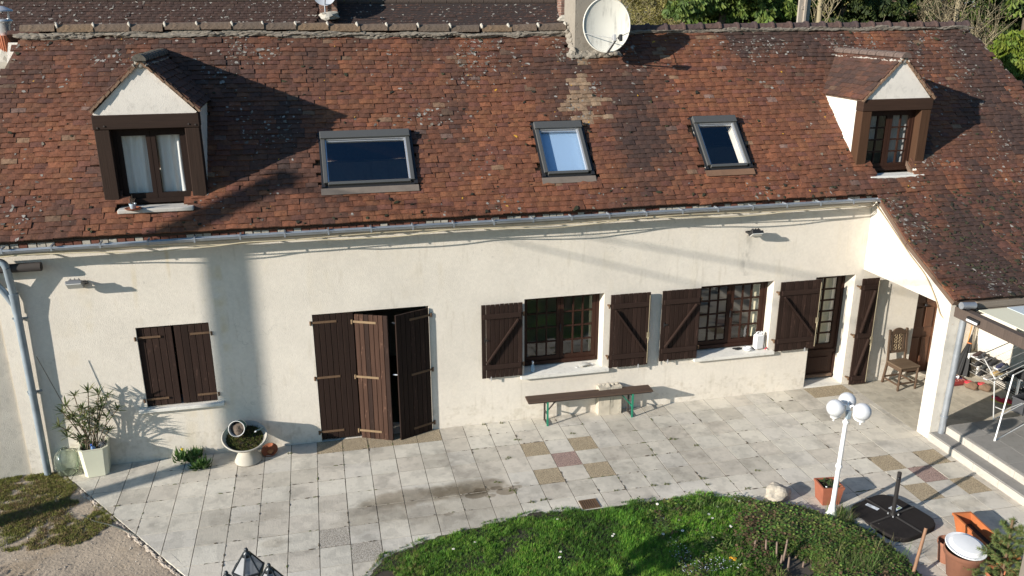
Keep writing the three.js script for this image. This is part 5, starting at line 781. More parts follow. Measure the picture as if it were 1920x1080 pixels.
{ // pedestal bowl and what lies in it
  const t = thing('pedestal_bowl', 'weathered white concrete garden bowl on a conical foot', 'garden bowl', [-2.82, 0.003, 0.36]);
  const m = std({ color: C(0.45, 0.42, 0.365), map: tCem, bumpMap: tCem, bumpScale: 0.012, roughness: 1 });
  mk('foot', lathe([[0, 0], [0.2, 0], [0.205, 0.02], [0.17, 0.1], [0.1, 0.21], [0.07, 0.3], [0, 0.3]], 28), m, t);
  const b = part('bowl', t); b.position.set(-0.02, 0.28, -0.01); b.rotation.set(0.3, 0, -0.05);
  mk('basin', lathe([[0, 0], [0.08, 0.0], [0.2, 0.045], [0.29, 0.11], [0.335, 0.165], [0.34, 0.185], [0.32, 0.185], [0.3, 0.15], [0.2, 0.09], [0, 0.07]], 36), m, b);
  mk('rim', [new THREE.TorusGeometry(0.331, 0.013, 6, 40).rotateX(Math.PI / 2).translate(0, 0.18, 0)], m, b);
  mk('soil', [cyl(0.29, 0.29, 0.02, 0, 0.125, 0, 24)], M.soil, b);
  const f = rng(61), o = new THREE.Object3D(), N = 900, im = new THREE.InstancedMesh(bladeTuft(62, 8, 0.03, 0.003, 0.03), std({ side: THREE.DoubleSide, roughness: 1 }), N); im.name = 'moss'; im.userData.kind = 'stuff'; im.castShadow = im.receiveShadow = true; for (let i = 0; i < N; i++) { const a = f() * 6.28, r = 0.28 * Math.sqrt(f()); o.position.set(Math.cos(a) * r, 0.13, Math.sin(a) * r); o.rotation.set(rr(-0.4, 0.4, f), f() * 6, rr(-0.4, 0.4, f)); o.scale.setScalar(rr(0.6, 1.3, f)); o.updateMatrix(); im.setMatrixAt(i, o.matrix); const k = rr(0.5, 1.2, f); im.setColorAt(i, f() < 0.4 ? C(0.13 * k, 0.1 * k, 0.035 * k) : C(0.1 * k, 0.125 * k, 0.022 * k)); } b.add(im);
  const bk = thing('flower_tub', 'white plastic tub with green print lying on its side in the garden bowl', 'plastic tub', [-2.92, 0.57, 0.32]); bk.scale.setScalar(1.12); bk.rotation.set(1.25, 0.25, 0.35, 'YXZ');
  mk('tub', lathe([[0, -0.14], [0.085, -0.14], [0.105, 0.1], [0.112, 0.11], [0.1, 0.11], [0.08, -0.12], [0, -0.12]], 24), std({ color: C(0.55, 0.55, 0.53), roughness: 0.5, side: THREE.DoubleSide }), bk);
  mk('printed_band', [new THREE.CylinderGeometry(0.1035, 0.0895, 0.15, 24, 1, true).translate(0, -0.01, 0)], std({ color: C(0.03, 0.13, 0.09), roughness: 0.5 }), bk);
  mk('potting_soil', flat(lump(0.085, 8, 1, 0.5, 1, 0.3, 3)).translate(0, 0.05, 0.02), std({ color: C(0.17, 0.13, 0.1), map: tGrain, bumpMap: tGrain, bumpScale: 0.02, roughness: 1 }), bk);
  const tr = thing('trowel', 'small hand trowel with grey green handle in the garden bowl', 'trowel', [-2.63, 0.5, 0.35]); tr.rotation.set(-0.5, -0.5, 0);
  mk('handle', rod([0.02, 0.03, -0.1], [-0.01, 0.0, 0.02], 0.014, 0.012, 8), std({ color: C(0.2, 0.29, 0.28), roughness: 0.4 }), tr); mk('blade', [rb(0.03, 0.012, 0.08, 0.005, 0.0, -0.012, 0.07, 0.3, 0.5)], M.plasticWhite, tr);
  const s = thing('terracotta_saucer', 'broken orange terracotta saucer leaning beside the garden bowl', 'saucer', [-2.50, 0.045, 0.2]); s.rotation.set(0.45, 0.3, 0.1);
  mk('dish', lathe([[0, -0.02], [0.1, -0.02], [0.13, 0.03], [0.12, 0.032], [0.095, -0.008], [0, -0.008]], 22), M.terracotta, s); mk('shard', flat(lump(0.05, 5, 1, 0.35, 0.8, 0.2, 2)).translate(0.0, 0.012, 0.03), std({ color: C(0.55, 0.24, 0.1), map: tGrain, roughness: 0.9 }), s);
}
function rosette(name, label, cat, x, z, R, seed, h, flower) {
  const t = thing(name, label, cat, [x, 0.002, z]), f = rng(seed), G = [[], []];
  for (let i = 0; i < 120; i++) { const L = R * rr(0.35, 0.7, f), g = new THREE.PlaneGeometry(0.058 * rr(0.7, 1.3, f), L, 2, 5).translate(0, L / 2, 0), p = g.attributes.position; for (let k = 0; k < p.count; k++) { const v = p.getY(k) / L; p.setX(k, p.getX(k) * (Math.sin(Math.PI * clamp(0.1 + v * 0.85)) * (0.7 + 0.3 * Math.cos(v * 28)))); p.setZ(k, -0.35 * L * v * v + Math.abs(p.getX(k)) * 0.3); } g.computeVertexNormals(); g.rotateX(rr(0.55, 1.5, f)); g.rotateY(f() * 6.283); const sp = h * 0.9; g.translate(rr(-sp, sp, f) * 2.0, rr(0, h, f), rr(-sp, sp, f)); G[f() < 0.6 ? 0 : 1].push(g); }
  mk('leaves', G[0], leafy(C(0.06, 0.14, 0.025)), t); mk('leaves', G[1], leafy(C(0.12, 0.21, 0.05)), t);
  if (flower) { mk('flower', flat(lump(0.024, 3, 1, 0.6, 1, 0.2, 2)).translate(-0.05, h + 0.14, 0.05), std({ color: C(0.75, 0.55, 0.02) }), t); mk('stem', rod([-0.05, 0, 0.04], [-0.05, h + 0.14, 0.05], 0.004, 0.004, 5), leafy(C(0.12, 0.2, 0.05)), t); }
}
rosette('dandelion', 'large bushy dandelion with a yellow flower at the wall foot', 'dandelion', -3.74, 0.16, 0.27, 71, 0.1, true);
rosette('dandelion', 'smaller flat dandelion plant growing from the paving joint', 'dandelion', -3.53, 0.44, 0.24, 73, 0.05, false);
{ // little weeds in the joints
  const W = [[0.99, 0.03], [1.29, 0.05], [1.42, 0.68], [3.06, 2.48], [3.26, 2.5], [4.18, 1.52], [3.85, 2.47], [3.84, 2.65], [4.36, 2.88], [0.99, 2.14], [1.37, 2.48], [1.2, 2.5], [1.16, 1.2], [2.47, 2.49], [4.76, 2.45], [1.12, 1.24], [0.83, 1.87], [3.4, 1.65], [-2.2, 0.28], [2.36, 0.68], [3.9, 1.24]];
  let first = null; const f = rng(16);
  W.forEach(([x, z], i) => { if (!first) { first = thing('joint_weed', 'tiny green weed tuft growing from a joint between the pale paving slabs', 'weed', [x, 0, z], 0, 'weeds in the paving joints'); mk('tuft', [bladeTuft(91, 14, 0.035, 0.006, 0.07), bladeTuft(92, 10, 0.03, 0.005, 0.1)], leafy(C(0.15, 0.19, 0.05)), first); mk('dead_tuft', bladeTuft(93, 9, 0.03, 0.004, 0.09), std({ color: C(0.2, 0.15, 0.08), side: THREE.DoubleSide }), first); } const o = i ? copy(first) : first; o.position.set(x, -0.004, z); o.rotation.y = f() * 0.6 - 0.3; o.scale.set(rr(0.6, 1.4, f), rr(0.5, 1, f), rr(0.4, 0.7, f)); });
}
// ---------- lamps ----------
{
  const t = thing('globe_lamp', 'white garden lamp post with three opal globes beside the lawn bank', 'lamp post', [5.12, 0.0, 3.83]); t.rotation.z = -0.02;
  mk('pole', lathe([[0, 0], [0.095, 0], [0.09, 0.04], [0.055, 0.12], [0.037, 0.22], [0.033, 0.27], [0.031, 0.78], [0.044, 0.8], [0.044, 0.83], [0.031, 0.85], [0.028, 1.44], [0.042, 1.47], [0.042, 1.49], [0.02, 1.51], [0.018, 1.72], [0, 1.74]], 16), M.whitePaint, t);
  for (let i = 0; i < 3; i++) { const a = i * 2.0944 + Math.PI, c = Math.cos(a), s = -Math.sin(a), q = (r, y) => V(c * r, y, s * r); const arm = part('arm', t); mk('bracket', tube([q(0.02, 1.6), q(0.035, 1.72), q(0.07, 1.74), q(0.08, 1.66), q(0.1, 1.58), q(0.15, 1.555), q(0.19, 1.56)], 0.013, 8, 24), M.whitePaint, arm); mk('holder', [cyl(0.05, 0.055, 0.02, c * 0.19, 1.575, s * 0.19, 14), cyl(0.012, 0.012, 0.05, c * 0.19, 1.54, s * 0.19, 8)], M.whitePaint, arm); mk('globe', ball(0.116, c * 0.19, 1.70, s * 0.19, 28), new THREE.MeshPhysicalMaterial({ color: C(0.7, 0.71, 0.73), roughness: 0.18, transmission: 0.2, thickness: 0, clearcoat: 0.6, clearcoatRoughness: 0.05 }), arm); }
  mk('sensor_box', [rb(0.055, 0.12, 0.05, 0.006, -0.005, 1.6, 0.035)], std({ color: C(0.25, 0.31, 0.36), roughness: 0.4 }), t);
}
{
  const t = thing('lantern_post', 'black garden lamp post with three six sided lanterns, cut by the bottom edge', 'lamp post', [-2.27, 0, 5.98]);
  const blk = std({ color: C(0.045, 0.05, 0.055), roughness: 0.35, metalness: 0.3 }), gl = new THREE.MeshPhysicalMaterial({ color: C(0.5, 0.52, 0.55), transmission: 0.7, thickness: 0, roughness: 0.5, ior: 1.4 });
  mk('pole', lathe([[0, 0], [0.1, 0], [0.09, 0.1], [0.04, 0.2], [0.03, 1.5], [0.045, 1.53], [0.03, 1.56], [0, 1.57]], 14), blk, t);
  const spots = [[-0.035, 1.70, -0.16], [0.18, 1.76, 0.20], [-0.18, 1.70, 0.14]];
  for (const [x, y, z] of spots) {
    const L = part('lantern', t); L.position.set(x, y, z); L.rotation.y = 0.3;
    const rt = 0.14, rbm = 0.075, h = 0.21, rh = 0.165, bars = [], P = (r, k, yy) => V(Math.cos(k * 1.0472) * r, yy, Math.sin(k * 1.0472) * r);
    for (let k = 0; k < 6; k++) { bars.push(bar(P(rbm, k, 0), P(rt, k, h), 0.012, 0.012), bar(P(rt, k, h), P(rt, k + 1, h), 0.016, 0.014), bar(P(rt, k, h), P(0.028, k, h + rh), 0.012, 0.01), bar(P(rbm, k, 0), P(rbm, k + 1, 0), 0.014, 0.014)); }
    mk('cage', bars, blk, L);
    mk('finial', [lathe([[0, 0], [0.045, 0], [0.03, 0.035], [0.012, 0.045], [0.02, 0.06], [0.012, 0.078], [0, 0.08]], 10).translate(0, h + rh - 0.03, 0), cyl(0.05, 0.075, 0.02, 0, -0.01, 0, 6), cyl(0.02, 0.03, 0.05, 0, -0.045, 0, 8)], blk, L);
    const quad = (a, b, c, d) => { const g = new THREE.BufferGeometry().setFromPoints([a, b, c, a, c, d]); g.computeVertexNormals(); return g; };
    for (let k = 0; k < 6; k++) { mk('pane', quad(P(rbm * 0.97, k, 0), P(rbm * 0.97, k + 1, 0), P(rt * 0.97, k + 1, h), P(rt * 0.97, k, h)), gl, L); mk('roof_pane', quad(P(rt * 0.96, k, h), P(rt * 0.96, k + 1, h), P(0.028, k + 1, h + rh - 0.004), P(0.028, k, h + rh - 0.004)), gl, L); }
    mk('bulb', [ball(0.038, 0, 0.13, 0, 16), rod([0, 0.05, 0], [0, 0.11, 0], 0.02, 0.018, 10)], std({ color: C(0.75, 0.75, 0.7), roughness: 0.3 }), L); mk('socket', cyl(0.022, 0.022, 0.06, 0, 0.03, 0, 10), blk, L);
    mk('arm', tube([[-x * 0.9, 1.5 - y, -z * 0.9], [-x * 0.5, 1.42 - y, -z * 0.5], [-x * 0.1, 1.5 - y, -z * 0.1], [0, -0.05, 0]], 0.013, 7, 14), blk, L);
  }
}
// ---------- by the lamp: box, stone, parasol foot, pots ----------
{
  const trough = (t, w, d, h, m, taper = 0.8) => { const o = (k, y, q) => [[-w / 2 * k + q, y, -d / 2 * k + q], [w / 2 * k - q, y, -d / 2 * k + q], [w / 2 * k - q, y, d / 2 * k - q], [-w / 2 * k + q, y, d / 2 * k - q]]; const R = [o(taper, 0, 0), o(0.97, h * 0.86, 0), o(1.03, h * 0.87, 0), o(1.03, h, 0), o(1, h, 0.018), o(taper, h * 0.15, 0.018)], P = []; for (let i = 0; i + 1 < R.length; i++) for (let k = 0; k < 4; k++) { const a = R[i][k], b = R[i][(k + 1) % 4], c = R[i + 1][(k + 1) % 4], e = R[i + 1][k]; P.push(...a, ...c, ...b, ...a, ...e, ...c); } const b = R[0]; P.push(...b[0], ...b[1], ...b[2], ...b[0], ...b[2], ...b[3]); const g = new THREE.BufferGeometry(); g.setAttribute('position', new THREE.Float32BufferAttribute(P, 3)); g.computeVertexNormals(); return mk('trough', g, m, t); };
  const t = thing('square_planter', 'square terracotta planter with small plants behind the white globe lamp', 'planter', [5.32, 0.0, 3.43], -0.12); trough(t, 0.31, 0.29, 0.29, std({ color: C(0.37, 0.12, 0.065), map: tGrain, roughness: 0.75 })); mk('soil', bx(0.27, 0.02, 0.25, 0, 0.235, 0), M.soil, t);
  const pl = thing('strawberry_plant', 'low leafy plant with a white flower in the square terracotta planter', 'plant', [5.32, 0.24, 3.43]); pl.scale.setScalar(0.82); const f = rng(41); const L = []; for (let i = 0; i < 60; i++) { const g = new THREE.CircleGeometry(rr(0.018, 0.034, f), 6).scale(1, 0.75, 1).rotateX(-1.57 + rr(-0.8, 0.8, f)).rotateY(f() * 6); g.translate(rr(-0.14, 0.14, f), rr(0.01, 0.1, f), rr(-0.14, 0.14, f)); L.push(g); } mk('leaves', L, leafy(C(0.055, 0.1, 0.025)), pl); mk('flower', flat(lump(0.016, 2, 1, 0.5, 1, 0.2, 1)).translate(-0.12, 0.06, 0.1), M.plasticWhite, pl); mk('stem', [rod([0, 0, 0], [0.05, 0.2, -0.03], 0.004, 0.002, 5), rod([0.03, 0, 0.03], [0.02, 0.13, 0.02], 0.004, 0.002, 5)], std({ color: C(0.1, 0.09, 0.04) }), pl);
  const s = thing('boulder', 'pale rough boulder lying on the paving at the lawn edge', 'boulder', [4.64, 0.1, 3.24], 0.2); mk('rock', flat(lump(0.185, 24, 1.15, 0.72, 0.8, 0.24, 4)), std({ color: C(0.44, 0.39, 0.32), map: tCem, bumpMap: tCem, bumpScale: 0.03, roughness: 1 }), s);
  for (const [i, x, z, r] of [[0, 5.5, 4.06, 0.12], [1, 5.6, 4.2, 0.1]]) { const e = thing('edging_stone', i ? 'smaller flat stone at the bank edge by the parasol base' : 'flat pale stone between the globe lamp and the parasol base', 'stone', [x, 0.03, z], i); mk('rock', flat(lump(r, 31 + i, 1.2, 0.45, 0.9, 0.35, 3)), std({ color: C(0.42, 0.38, 0.32), map: tCem, bumpMap: tCem, bumpScale: 0.02, roughness: 1 }), e); }
  // parasol foot
  const p = thing('parasol_base', 'black parasol cross base with four weight slabs and a bare pole', 'parasol base', [5.91, 0.0, 4.07], 0.25); p.scale.set(0.86, 1, 0.9);
  const blk = soft({ color: C(0.026, 0.022, 0.021), map: tGrain, bumpMap: tGrain, bumpScale: 0.01, roughness: 0.9 });
  for (let q = 0; q < 4; q++) { const sh = new THREE.Shape(); sh.moveTo(0.02, 0.02); sh.lineTo(0.49, 0.02); sh.lineTo(0.485, 0.2); sh.quadraticCurveTo(0.48, 0.40, 0.4, 0.42); sh.quadraticCurveTo(0.36, 0.50, 0.2, 0.5); sh.lineTo(0.02, 0.505); sh.lineTo(0.02, 0.02); const g = new THREE.ExtrudeGeometry(sh, { depth: 0.05, bevelEnabled: true, bevelSize: 0.012, bevelThickness: 0.012, bevelSegments: 2, curveSegments: 10 }).rotateX(-Math.PI / 2).rotateY(q * Math.PI / 2).translate(0, 0.02, 0); mk('weight_slab', g, blk, p); }
  mk('cross_bar', [bx(1.0, 0.03, 0.03, 0, 0.075, 0), bx(0.03, 0.03, 1.02, 0, 0.0765, 0)], std({ color: C(0.03, 0.028, 0.028), roughness: 0.4 }), p);
  mk('pole', [cyl(0.032, 0.032, 0.68, 0, 0.41, 0, 16), cyl(0.05, 0.042, 0.06, 0, 0.1, 0, 14)], std({ color: C(0.025, 0.023, 0.023), roughness: 0.4 }), p);
  mk('clamp_knob', [rod([0, 0.68, 0], [-0.05, 0.68, 0.03], 0.008), ball(0.022, -0.055, 0.68, 0.033, 10)], M.iron, p);
  for (const [x, z] of [[0.06, 0.05], [-0.06, 0.05], [0.05, -0.06], [-0.05, -0.05]]) mk('bolt', cyl(0.012, 0.012, 0.02, x, 0.1, z, 8), M.alu, p);
  const lab = (w, h, seed, blue) => { const c = document.createElement('canvas'); c.width = 128; c.height = 64; const x = c.getContext('2d'), g = rng(seed); x.fillStyle = '#d8dde2'; x.fillRect(0, 0, 128, 64); if (blue) { x.fillStyle = '#26365c'; x.fillRect(64, 6, 58, 30); x.fillStyle = '#8aa06a'; x.fillRect(64, 40, 58, 18); } x.fillStyle = '#444'; for (let i = 0; i < 6; i++) { x.fillRect(8, 8 + i * 9, (blue ? 44 : 70) * (0.6 + 0.4 * g()), 3); } if (!blue) { x.fillRect(88, 10, 30, 3); x.fillRect(88, 20, 24, 3); } const t2 = new THREE.CanvasTexture(c); t2.colorSpace = THREE.SRGBColorSpace; const m = mk('printed_label', new THREE.PlaneGeometry(w, h).rotateX(-Math.PI / 2), std({ map: t2, roughness: 0.4 }), p, true); return m; };
  const l1 = lab(0.2, 0.08, 3, false); l1.position.set(-0.1, 0.0865, -0.3); l1.rotation.y = -1.35; const l2 = lab(0.2, 0.12, 4, true); l2.position.set(0.2, 0.0865, -0.11); l2.rotation.y = 0.1;
  // pots at the right
  const tr = thing('long_trough', 'long orange terracotta trough near the fir at the lower right corner', 'trough', [6.62, 0.0, 4.92], -0.13); trough(tr, 0.26, 0.98, 0.24, std({ color: C(0.5, 0.15, 0.045), map: tGrain, roughness: 0.8 }), 0.8); mk('soil', bx(0.2, 0.02, 0.85, 0, 0.1, 0), M.soil, tr); 
  const rp = thing('round_pot', 'round brown terracotta pot carrying the white basin', 'flower pot', [5.97, 0.0, 5.3]); mk('pot', lathe([[0, 0], [0.16, 0], [0.21, 0.31], [0.235, 0.315], [0.24, 0.375], [0.215, 0.375], [0.19, 0.3], [0.15, 0.03], [0, 0.03]], 30), std({ color: C(0.2, 0.085, 0.05), map: tCem, roughness: 0.9 }), rp); mk('soil', cyl(0.2, 0.2, 0.02, 0, 0.33, 0, 20), M.soil, rp);
  const rp2 = thing('round_pot', 'small brown pot half hidden behind the white basin', 'flower pot', [6.0, 0.0, 5.0]); mk('pot', lathe([[0, 0], [0.09, 0], [0.12, 0.25], [0.13, 0.25], [0.13, 0.29], [0.115, 0.29], [0.08, 0.03], [0, 0.03]], 24), std({ color: C(0.3, 0.13, 0.08), map: tCem, roughness: 0.9 }), rp2);
  const ba = thing('white_basin', 'round white plastic basin lying on the brown terracotta pot', 'basin', [5.99, 0.385, 5.28]); ba.rotation.set(0.16, 0, -0.03); mk('basin', lathe([[0, 0.075], [0.165, 0.072], [0.18, 0.06], [0.185, 0.03], [0.2, 0.022], [0.23, 0.04], [0.242, 0.035], [0.242, 0.025], [0.2, 0.0], [0, 0.0]], 40), M.plasticWhite, ba);
  const ss2 = thing('wooden_stake', 'round wooden pole leaning up out of the bank near the basin', 'stake'); mk('shaft', rod([5.28, -0.1, 5.27], [5.53, 0.62, 5.1], 0.022, 0.02, 10), std({ color: C(0.3, 0.16, 0.09), map: tWood, roughness: 0.7 }), ss2);
}
{ // fir sapling: whorls of needled branches
  const t = thing('fir_sapling', 'young green fir tree with bristling needles at the lower right corner', 'fir tree', [6.2, 0.0, 5.66]);
  const f = rng(88), br = [], ends = []; const H = 1.02; mk('trunk', tube([[0, 0, 0], [0.01, 0.5, 0], [-0.02, H, 0.01]], 0.016, 7, 8), std({ color: C(0.14, 0.09, 0.05), roughness: 0.9 }), t);
  ends.push([V(-0.005, 0.55, 0), V(-0.02, H, 0.01)]);
  for (let w = 0; w < 6; w++) { const y = 0.18 + w * 0.14, n = 5 + (w % 2), L = 0.46 * (1 - y / 1.25); for (let i = 0; i < n; i++) { const a = i / n * 6.283 + w * 0.7 + rr(-0.2, 0.2, f), d = V(Math.cos(a), rr(0.15, 0.55, f), Math.sin(a)).normalize(), A = V(0, y, 0), B = A.clone().addScaledVector(d, L * rr(0.8, 1.1, f)); br.push(rod(A, B, 0.006, 0.003, 5)); ends.push([A, B]); for (const s of [-1, 1]) { const c = A.clone().lerp(B, 0.5), e = c.clone().add(d.clone().applyAxisAngle(V(0, 1, 0), s * 0.8).multiplyScalar(L * 0.42)); br.push(rod(c, e, 0.004, 0.002, 4)); ends.push([c, e]); } } }
  mk('branch', br, std({ color: C(0.16, 0.1, 0.05), roughness: 0.9 }), t);
  const needle = new THREE.ConeGeometry(0.0024, 1, 3).translate(0, 0.5, 0), M4 = []; for (const [A, B] of ends) { const L = A.distanceTo(B), dir = B.clone().sub(A).normalize(), n = Math.floor(L * 900); for (let i = 0; i < n; i++) { const p = A.clone().lerp(B, 0.1 + 0.9 * f()), r = V(f() - 0.5, f() - 0.5, f() - 0.5).normalize(), q = r.addScaledVector(dir, -r.dot(dir)).normalize().multiplyScalar(0.9).addScaledVector(dir, 0.6).normalize(); M4.push(new THREE.Matrix4().compose(p, new THREE.Quaternion().setFromUnitVectors(V(0, 1, 0), q), V(1, rr(0.03, 0.05, f), 1))); } }
  const im = new THREE.InstancedMesh(needle, std({ roughness: 0.7 }), M4.length); im.name = 'needles'; im.userData.kind = 'stuff'; im.castShadow = im.receiveShadow = true; M4.forEach((m, i) => { im.setMatrixAt(i, m); const k = rr(0.6, 1.3, f); im.setColorAt(i, f() < 0.3 ? C(0.2 * k, 0.22 * k, 0.06 * k) : C(0.1 * k, 0.15 * k, 0.04 * k)); }); t.add(im);
  const p = thing('fir_pot', 'small terracotta pot that holds the fir sapling', 'flower pot', [6.2, 0, 5.66]); mk('pot', lathe([[0, 0], [0.12, 0], [0.16, 0.22], [0.175, 0.22], [0.175, 0.26], [0.155, 0.26], [0.11, 0.02], [0, 0.02]], 24), M.terracotta, p);
  const w = thing('wooden_post', 'grey weathered square post cut by the lower right corner', 'post', [6.11, 0, 6.05]); mk('post', rb(0.1, 2.2, 0.1, 0.01, 0, 1.1, 0, 0, 0.2), std({ color: C(0.2, 0.17, 0.14), map: tWood, bumpMap: tWood, bumpScale: 0.004, roughness: 0.9 }), w); mk('bolt', cyl(0.014, 0.014, 0.02, -0.02, 0.62, 0.055, 8, Math.PI / 2), M.alu, w);
}
{ // old cut stalks in the bank
  const S = [[3.91, 4.5, 0.22], [3.96, 4.56, 0.3], [3.87, 4.66, 0.18], [4.0, 4.52, 0.33], [4.16, 4.7, 0.16], [3.8, 4.42, 0.2], [3.7, 4.3, 0.15], [3.94, 4.72, 0.2]];
  let first = null; const f = rng(19); S.forEach(([x, z, h], i) => { if (!first) { first = thing('dead_stalk', 'broken grey brown dead stalk standing in the dark hollow of the bank', 'stalk', [x, 0, z], 0, 'dead stalks in the bank hollow'); mk('stalk', [flat(new THREE.CylinderGeometry(0.011, 0.016, 1, 6, 2).translate(0, 0.5, 0))], std({ color: C(0.24, 0.17, 0.13), map: tWood, roughness: 0.9 }), first); } const o = i ? copy(first) : first; o.position.set(x, lawnH(x, z) - 0.03, z); o.rotation.set(rr(-0.12, 0.12, f), f() * 6, rr(-0.12, 0.12, f)); o.scale.set(1, h + 0.05, 1); });
}
// ---------- the porch ----------
{ // carved chair
  const t = thing('chair', 'carved wooden chair with scrollwork back standing by the porch door', 'chair', [8.83, 0, 0.3], 0.06);
  const w = soft({ color: C(0.12, 0.078, 0.052), map: tWood, bumpMap: tWood, bumpScale: 0.003 }), s = soft({ color: C(0.17, 0.118, 0.078), map: tWoodH, roughness: 0.55 });
  mk('seat', [rb(0.43, 0.035, 0.4, 0.012, 0, 0.455, 0.02)], s, t); mk('apron', [bx(0.38, 0.06, 0.02, 0, 0.41, 0.19), bx(0.38, 0.06, 0.02, 0, 0.41, -0.15), bx(0.02, 0.06, 0.32, -0.19, 0.41, 0.02), bx(0.02, 0.06, 0.32, 0.19, 0.41, 0.02)], w, t);
  const turned = [[0, 0], [0.018, 0], [0.024, 0.05], [0.018, 0.1], [0.026, 0.115], [0.026, 0.15], [0.016, 0.17], [0.022, 0.26], [0.014, 0.32], [0.024, 0.335], [0.024, 0.44], [0, 0.44]];
  for (const x of [-0.19, 0.19]) { mk('leg', lathe(turned, 12).translate(x, 0, 0.19), w, t); mk('leg', [bar([x, 0, -0.22], [x, 0.45, -0.16], 0.036, 0.036, V(1, 0, 0)), bar([x, 0.45, -0.16], [x * 0.98, 1.06, -0.21], 0.036, 0.036, V(1, 0, 0))], w, t); }
  mk('stretcher', [bx(0.36, 0.03, 0.02, 0, 0.14, 0.19), bx(0.02, 0.03, 0.38, -0.19, 0.11, -0.01), bx(0.02, 0.03, 0.38, 0.19, 0.11, -0.01), bx(0.36, 0.03, 0.02, 0, 0.13, -0.2)], w, t);
  const crest = new THREE.Shape(); crest.moveTo(-0.175, 0); crest.lineTo(0.175, 0); crest.lineTo(0.175, 0.05); crest.quadraticCurveTo(0.12, 0.055, 0.1, 0.09); crest.quadraticCurveTo(0, 0.15, -0.1, 0.09); crest.quadraticCurveTo(-0.12, 0.055, -0.175, 0.05);
  mk('crest_rail', [extrude(crest, 0.03, 0.004).rotateX(-0.08).translate(0, 0.96, -0.215)], w, t); mk('lower_rail', [bx(0.35, 0.05, 0.025, 0, 0.63, -0.178, -0.08)], w, t);
  mk('back_panel', [bx(0.2, 0.3, 0.012, 0, 0.81, -0.197, -0.08)], std({ color: C(0.09, 0.058, 0.036), map: tWood, roughness: 0.8 }), t); mk('back_stile', [-0.125, 0.125].map((x) => bx(0.03, 0.3, 0.022, x, 0.81, -0.192, -0.08)), w, t);
  const sc = []; for (const sx of [-1, 1]) for (const [cy, d] of [[0.0, 1], [0.075, -1], [-0.075, 1], [0.12, 1], [-0.12, -1]]) { const P = []; for (let i = 0; i < 12; i++) { const a = i * 0.55, r = 0.042 - i * 0.0027; P.push(V(sx * (0.045 + Math.cos(a) * r * 0.9), 0.81 + cy + d * Math.sin(a) * r, -0.186 + (cy) * -0.08)); } sc.push(tube(P, 0.0055, 5, 20)); } mk('scrollwork', sc, std({ color: C(0.34, 0.25, 0.15), roughness: 0.6 }), t);
}
{ // doormat with lettering
  const t = thing('doormat', 'red doormat with white lettering in front of the porch door', 'doormat', [9.86, 0.004, 0.36], -0.03);
  const c = document.createElement('canvas'); c.width = 512; c.height = 256; const x = c.getContext('2d'); x.fillStyle = '#8e2a26'; x.fillRect(0, 0, 512, 256); const f = rng(3); for (let i = 0; i < 9000; i++) { x.fillStyle = f() < 0.5 ? 'rgba(60,10,10,0.25)' : 'rgba(190,80,70,0.2)'; x.fillRect(f() * 512, f() * 256, 3, 3); } x.strokeStyle = '#5d1a18'; x.lineWidth = 14; x.strokeRect(7, 7, 498, 242); x.fillStyle = '#c98f86'; x.font = 'italic bold 110px serif'; x.textAlign = 'center'; x.fillText('MAISON', 256, 165);
  const tx = new THREE.CanvasTexture(c); tx.colorSpace = THREE.SRGBColorSpace;
  mk('mat_edge', rb(0.74, 0.014, 0.42, 0.005, 0, 0.007, 0), std({ color: C(0.16, 0.025, 0.02), roughness: 1 }), t); const m = mk('printed_top', new THREE.PlaneGeometry(0.72, 0.4).rotateX(-Math.PI / 2).translate(0, 0.0155, 0), std({ map: tx, roughness: 1 }), t, true);
}
{ // closed umbrella leaning in the corner
  const t = thing('umbrella', 'closed black umbrella leaning in the porch corner', 'umbrella'); const A = V(10.22, 0.04, 0.22), B = V(10.52, 1.0, 0.05), d = B.clone().sub(A).normalize();
  const g = new THREE.CylinderGeometry(1, 1, 1, 32, 6, true), p = g.attributes.position; const prof = [0.16, 0.15, 0.125, 0.095, 0.06, 0.03, 0.014]; for (let i = 0; i < p.count; i++) { const v = p.getY(i) + 0.5, a = Math.atan2(p.getZ(i), p.getX(i)), k = Math.round(v * 6), r = prof[k] * (0.75 + 0.25 * Math.cos(a * 8)); p.setXYZ(i, Math.cos(a) * r, v * 0.8, Math.sin(a) * r); } g.computeVertexNormals(); g.applyQuaternion(new THREE.Quaternion().setFromUnitVectors(V(0, 1, 0), d)).translate(A.x, A.y, A.z);
  mk('canopy', g, std({ color: C(0.012, 0.012, 0.013), roughness: 0.7, side: THREE.DoubleSide }), t); mk('shaft', rod(A, B.clone().addScaledVector(d, 0.03), 0.008), M.iron, t); mk('grip', tube([B, B.clone().addScaledVector(d, 0.08), B.clone().addScaledVector(d, 0.12).add(V(0.03, 0, 0.02))], 0.014, 8), M.iron, t); mk('tie', [rod(A.clone().addScaledVector(d, 0.62), A.clone().addScaledVector(d, 0.64), 0.045, 0.043, 12)], std({ color: C(0.5, 0.16, 0.05) }), t);
  const st = thing('broom_stick', 'thin orange wooden stick leaning in the porch corner', 'stick'); mk('stick', rod([10.3, 0, 0.12], [10.5, 1.35, 0.03], 0.011, 0.011, 8), std({ color: C(0.55, 0.24, 0.07), roughness: 0.6 }), st);
}
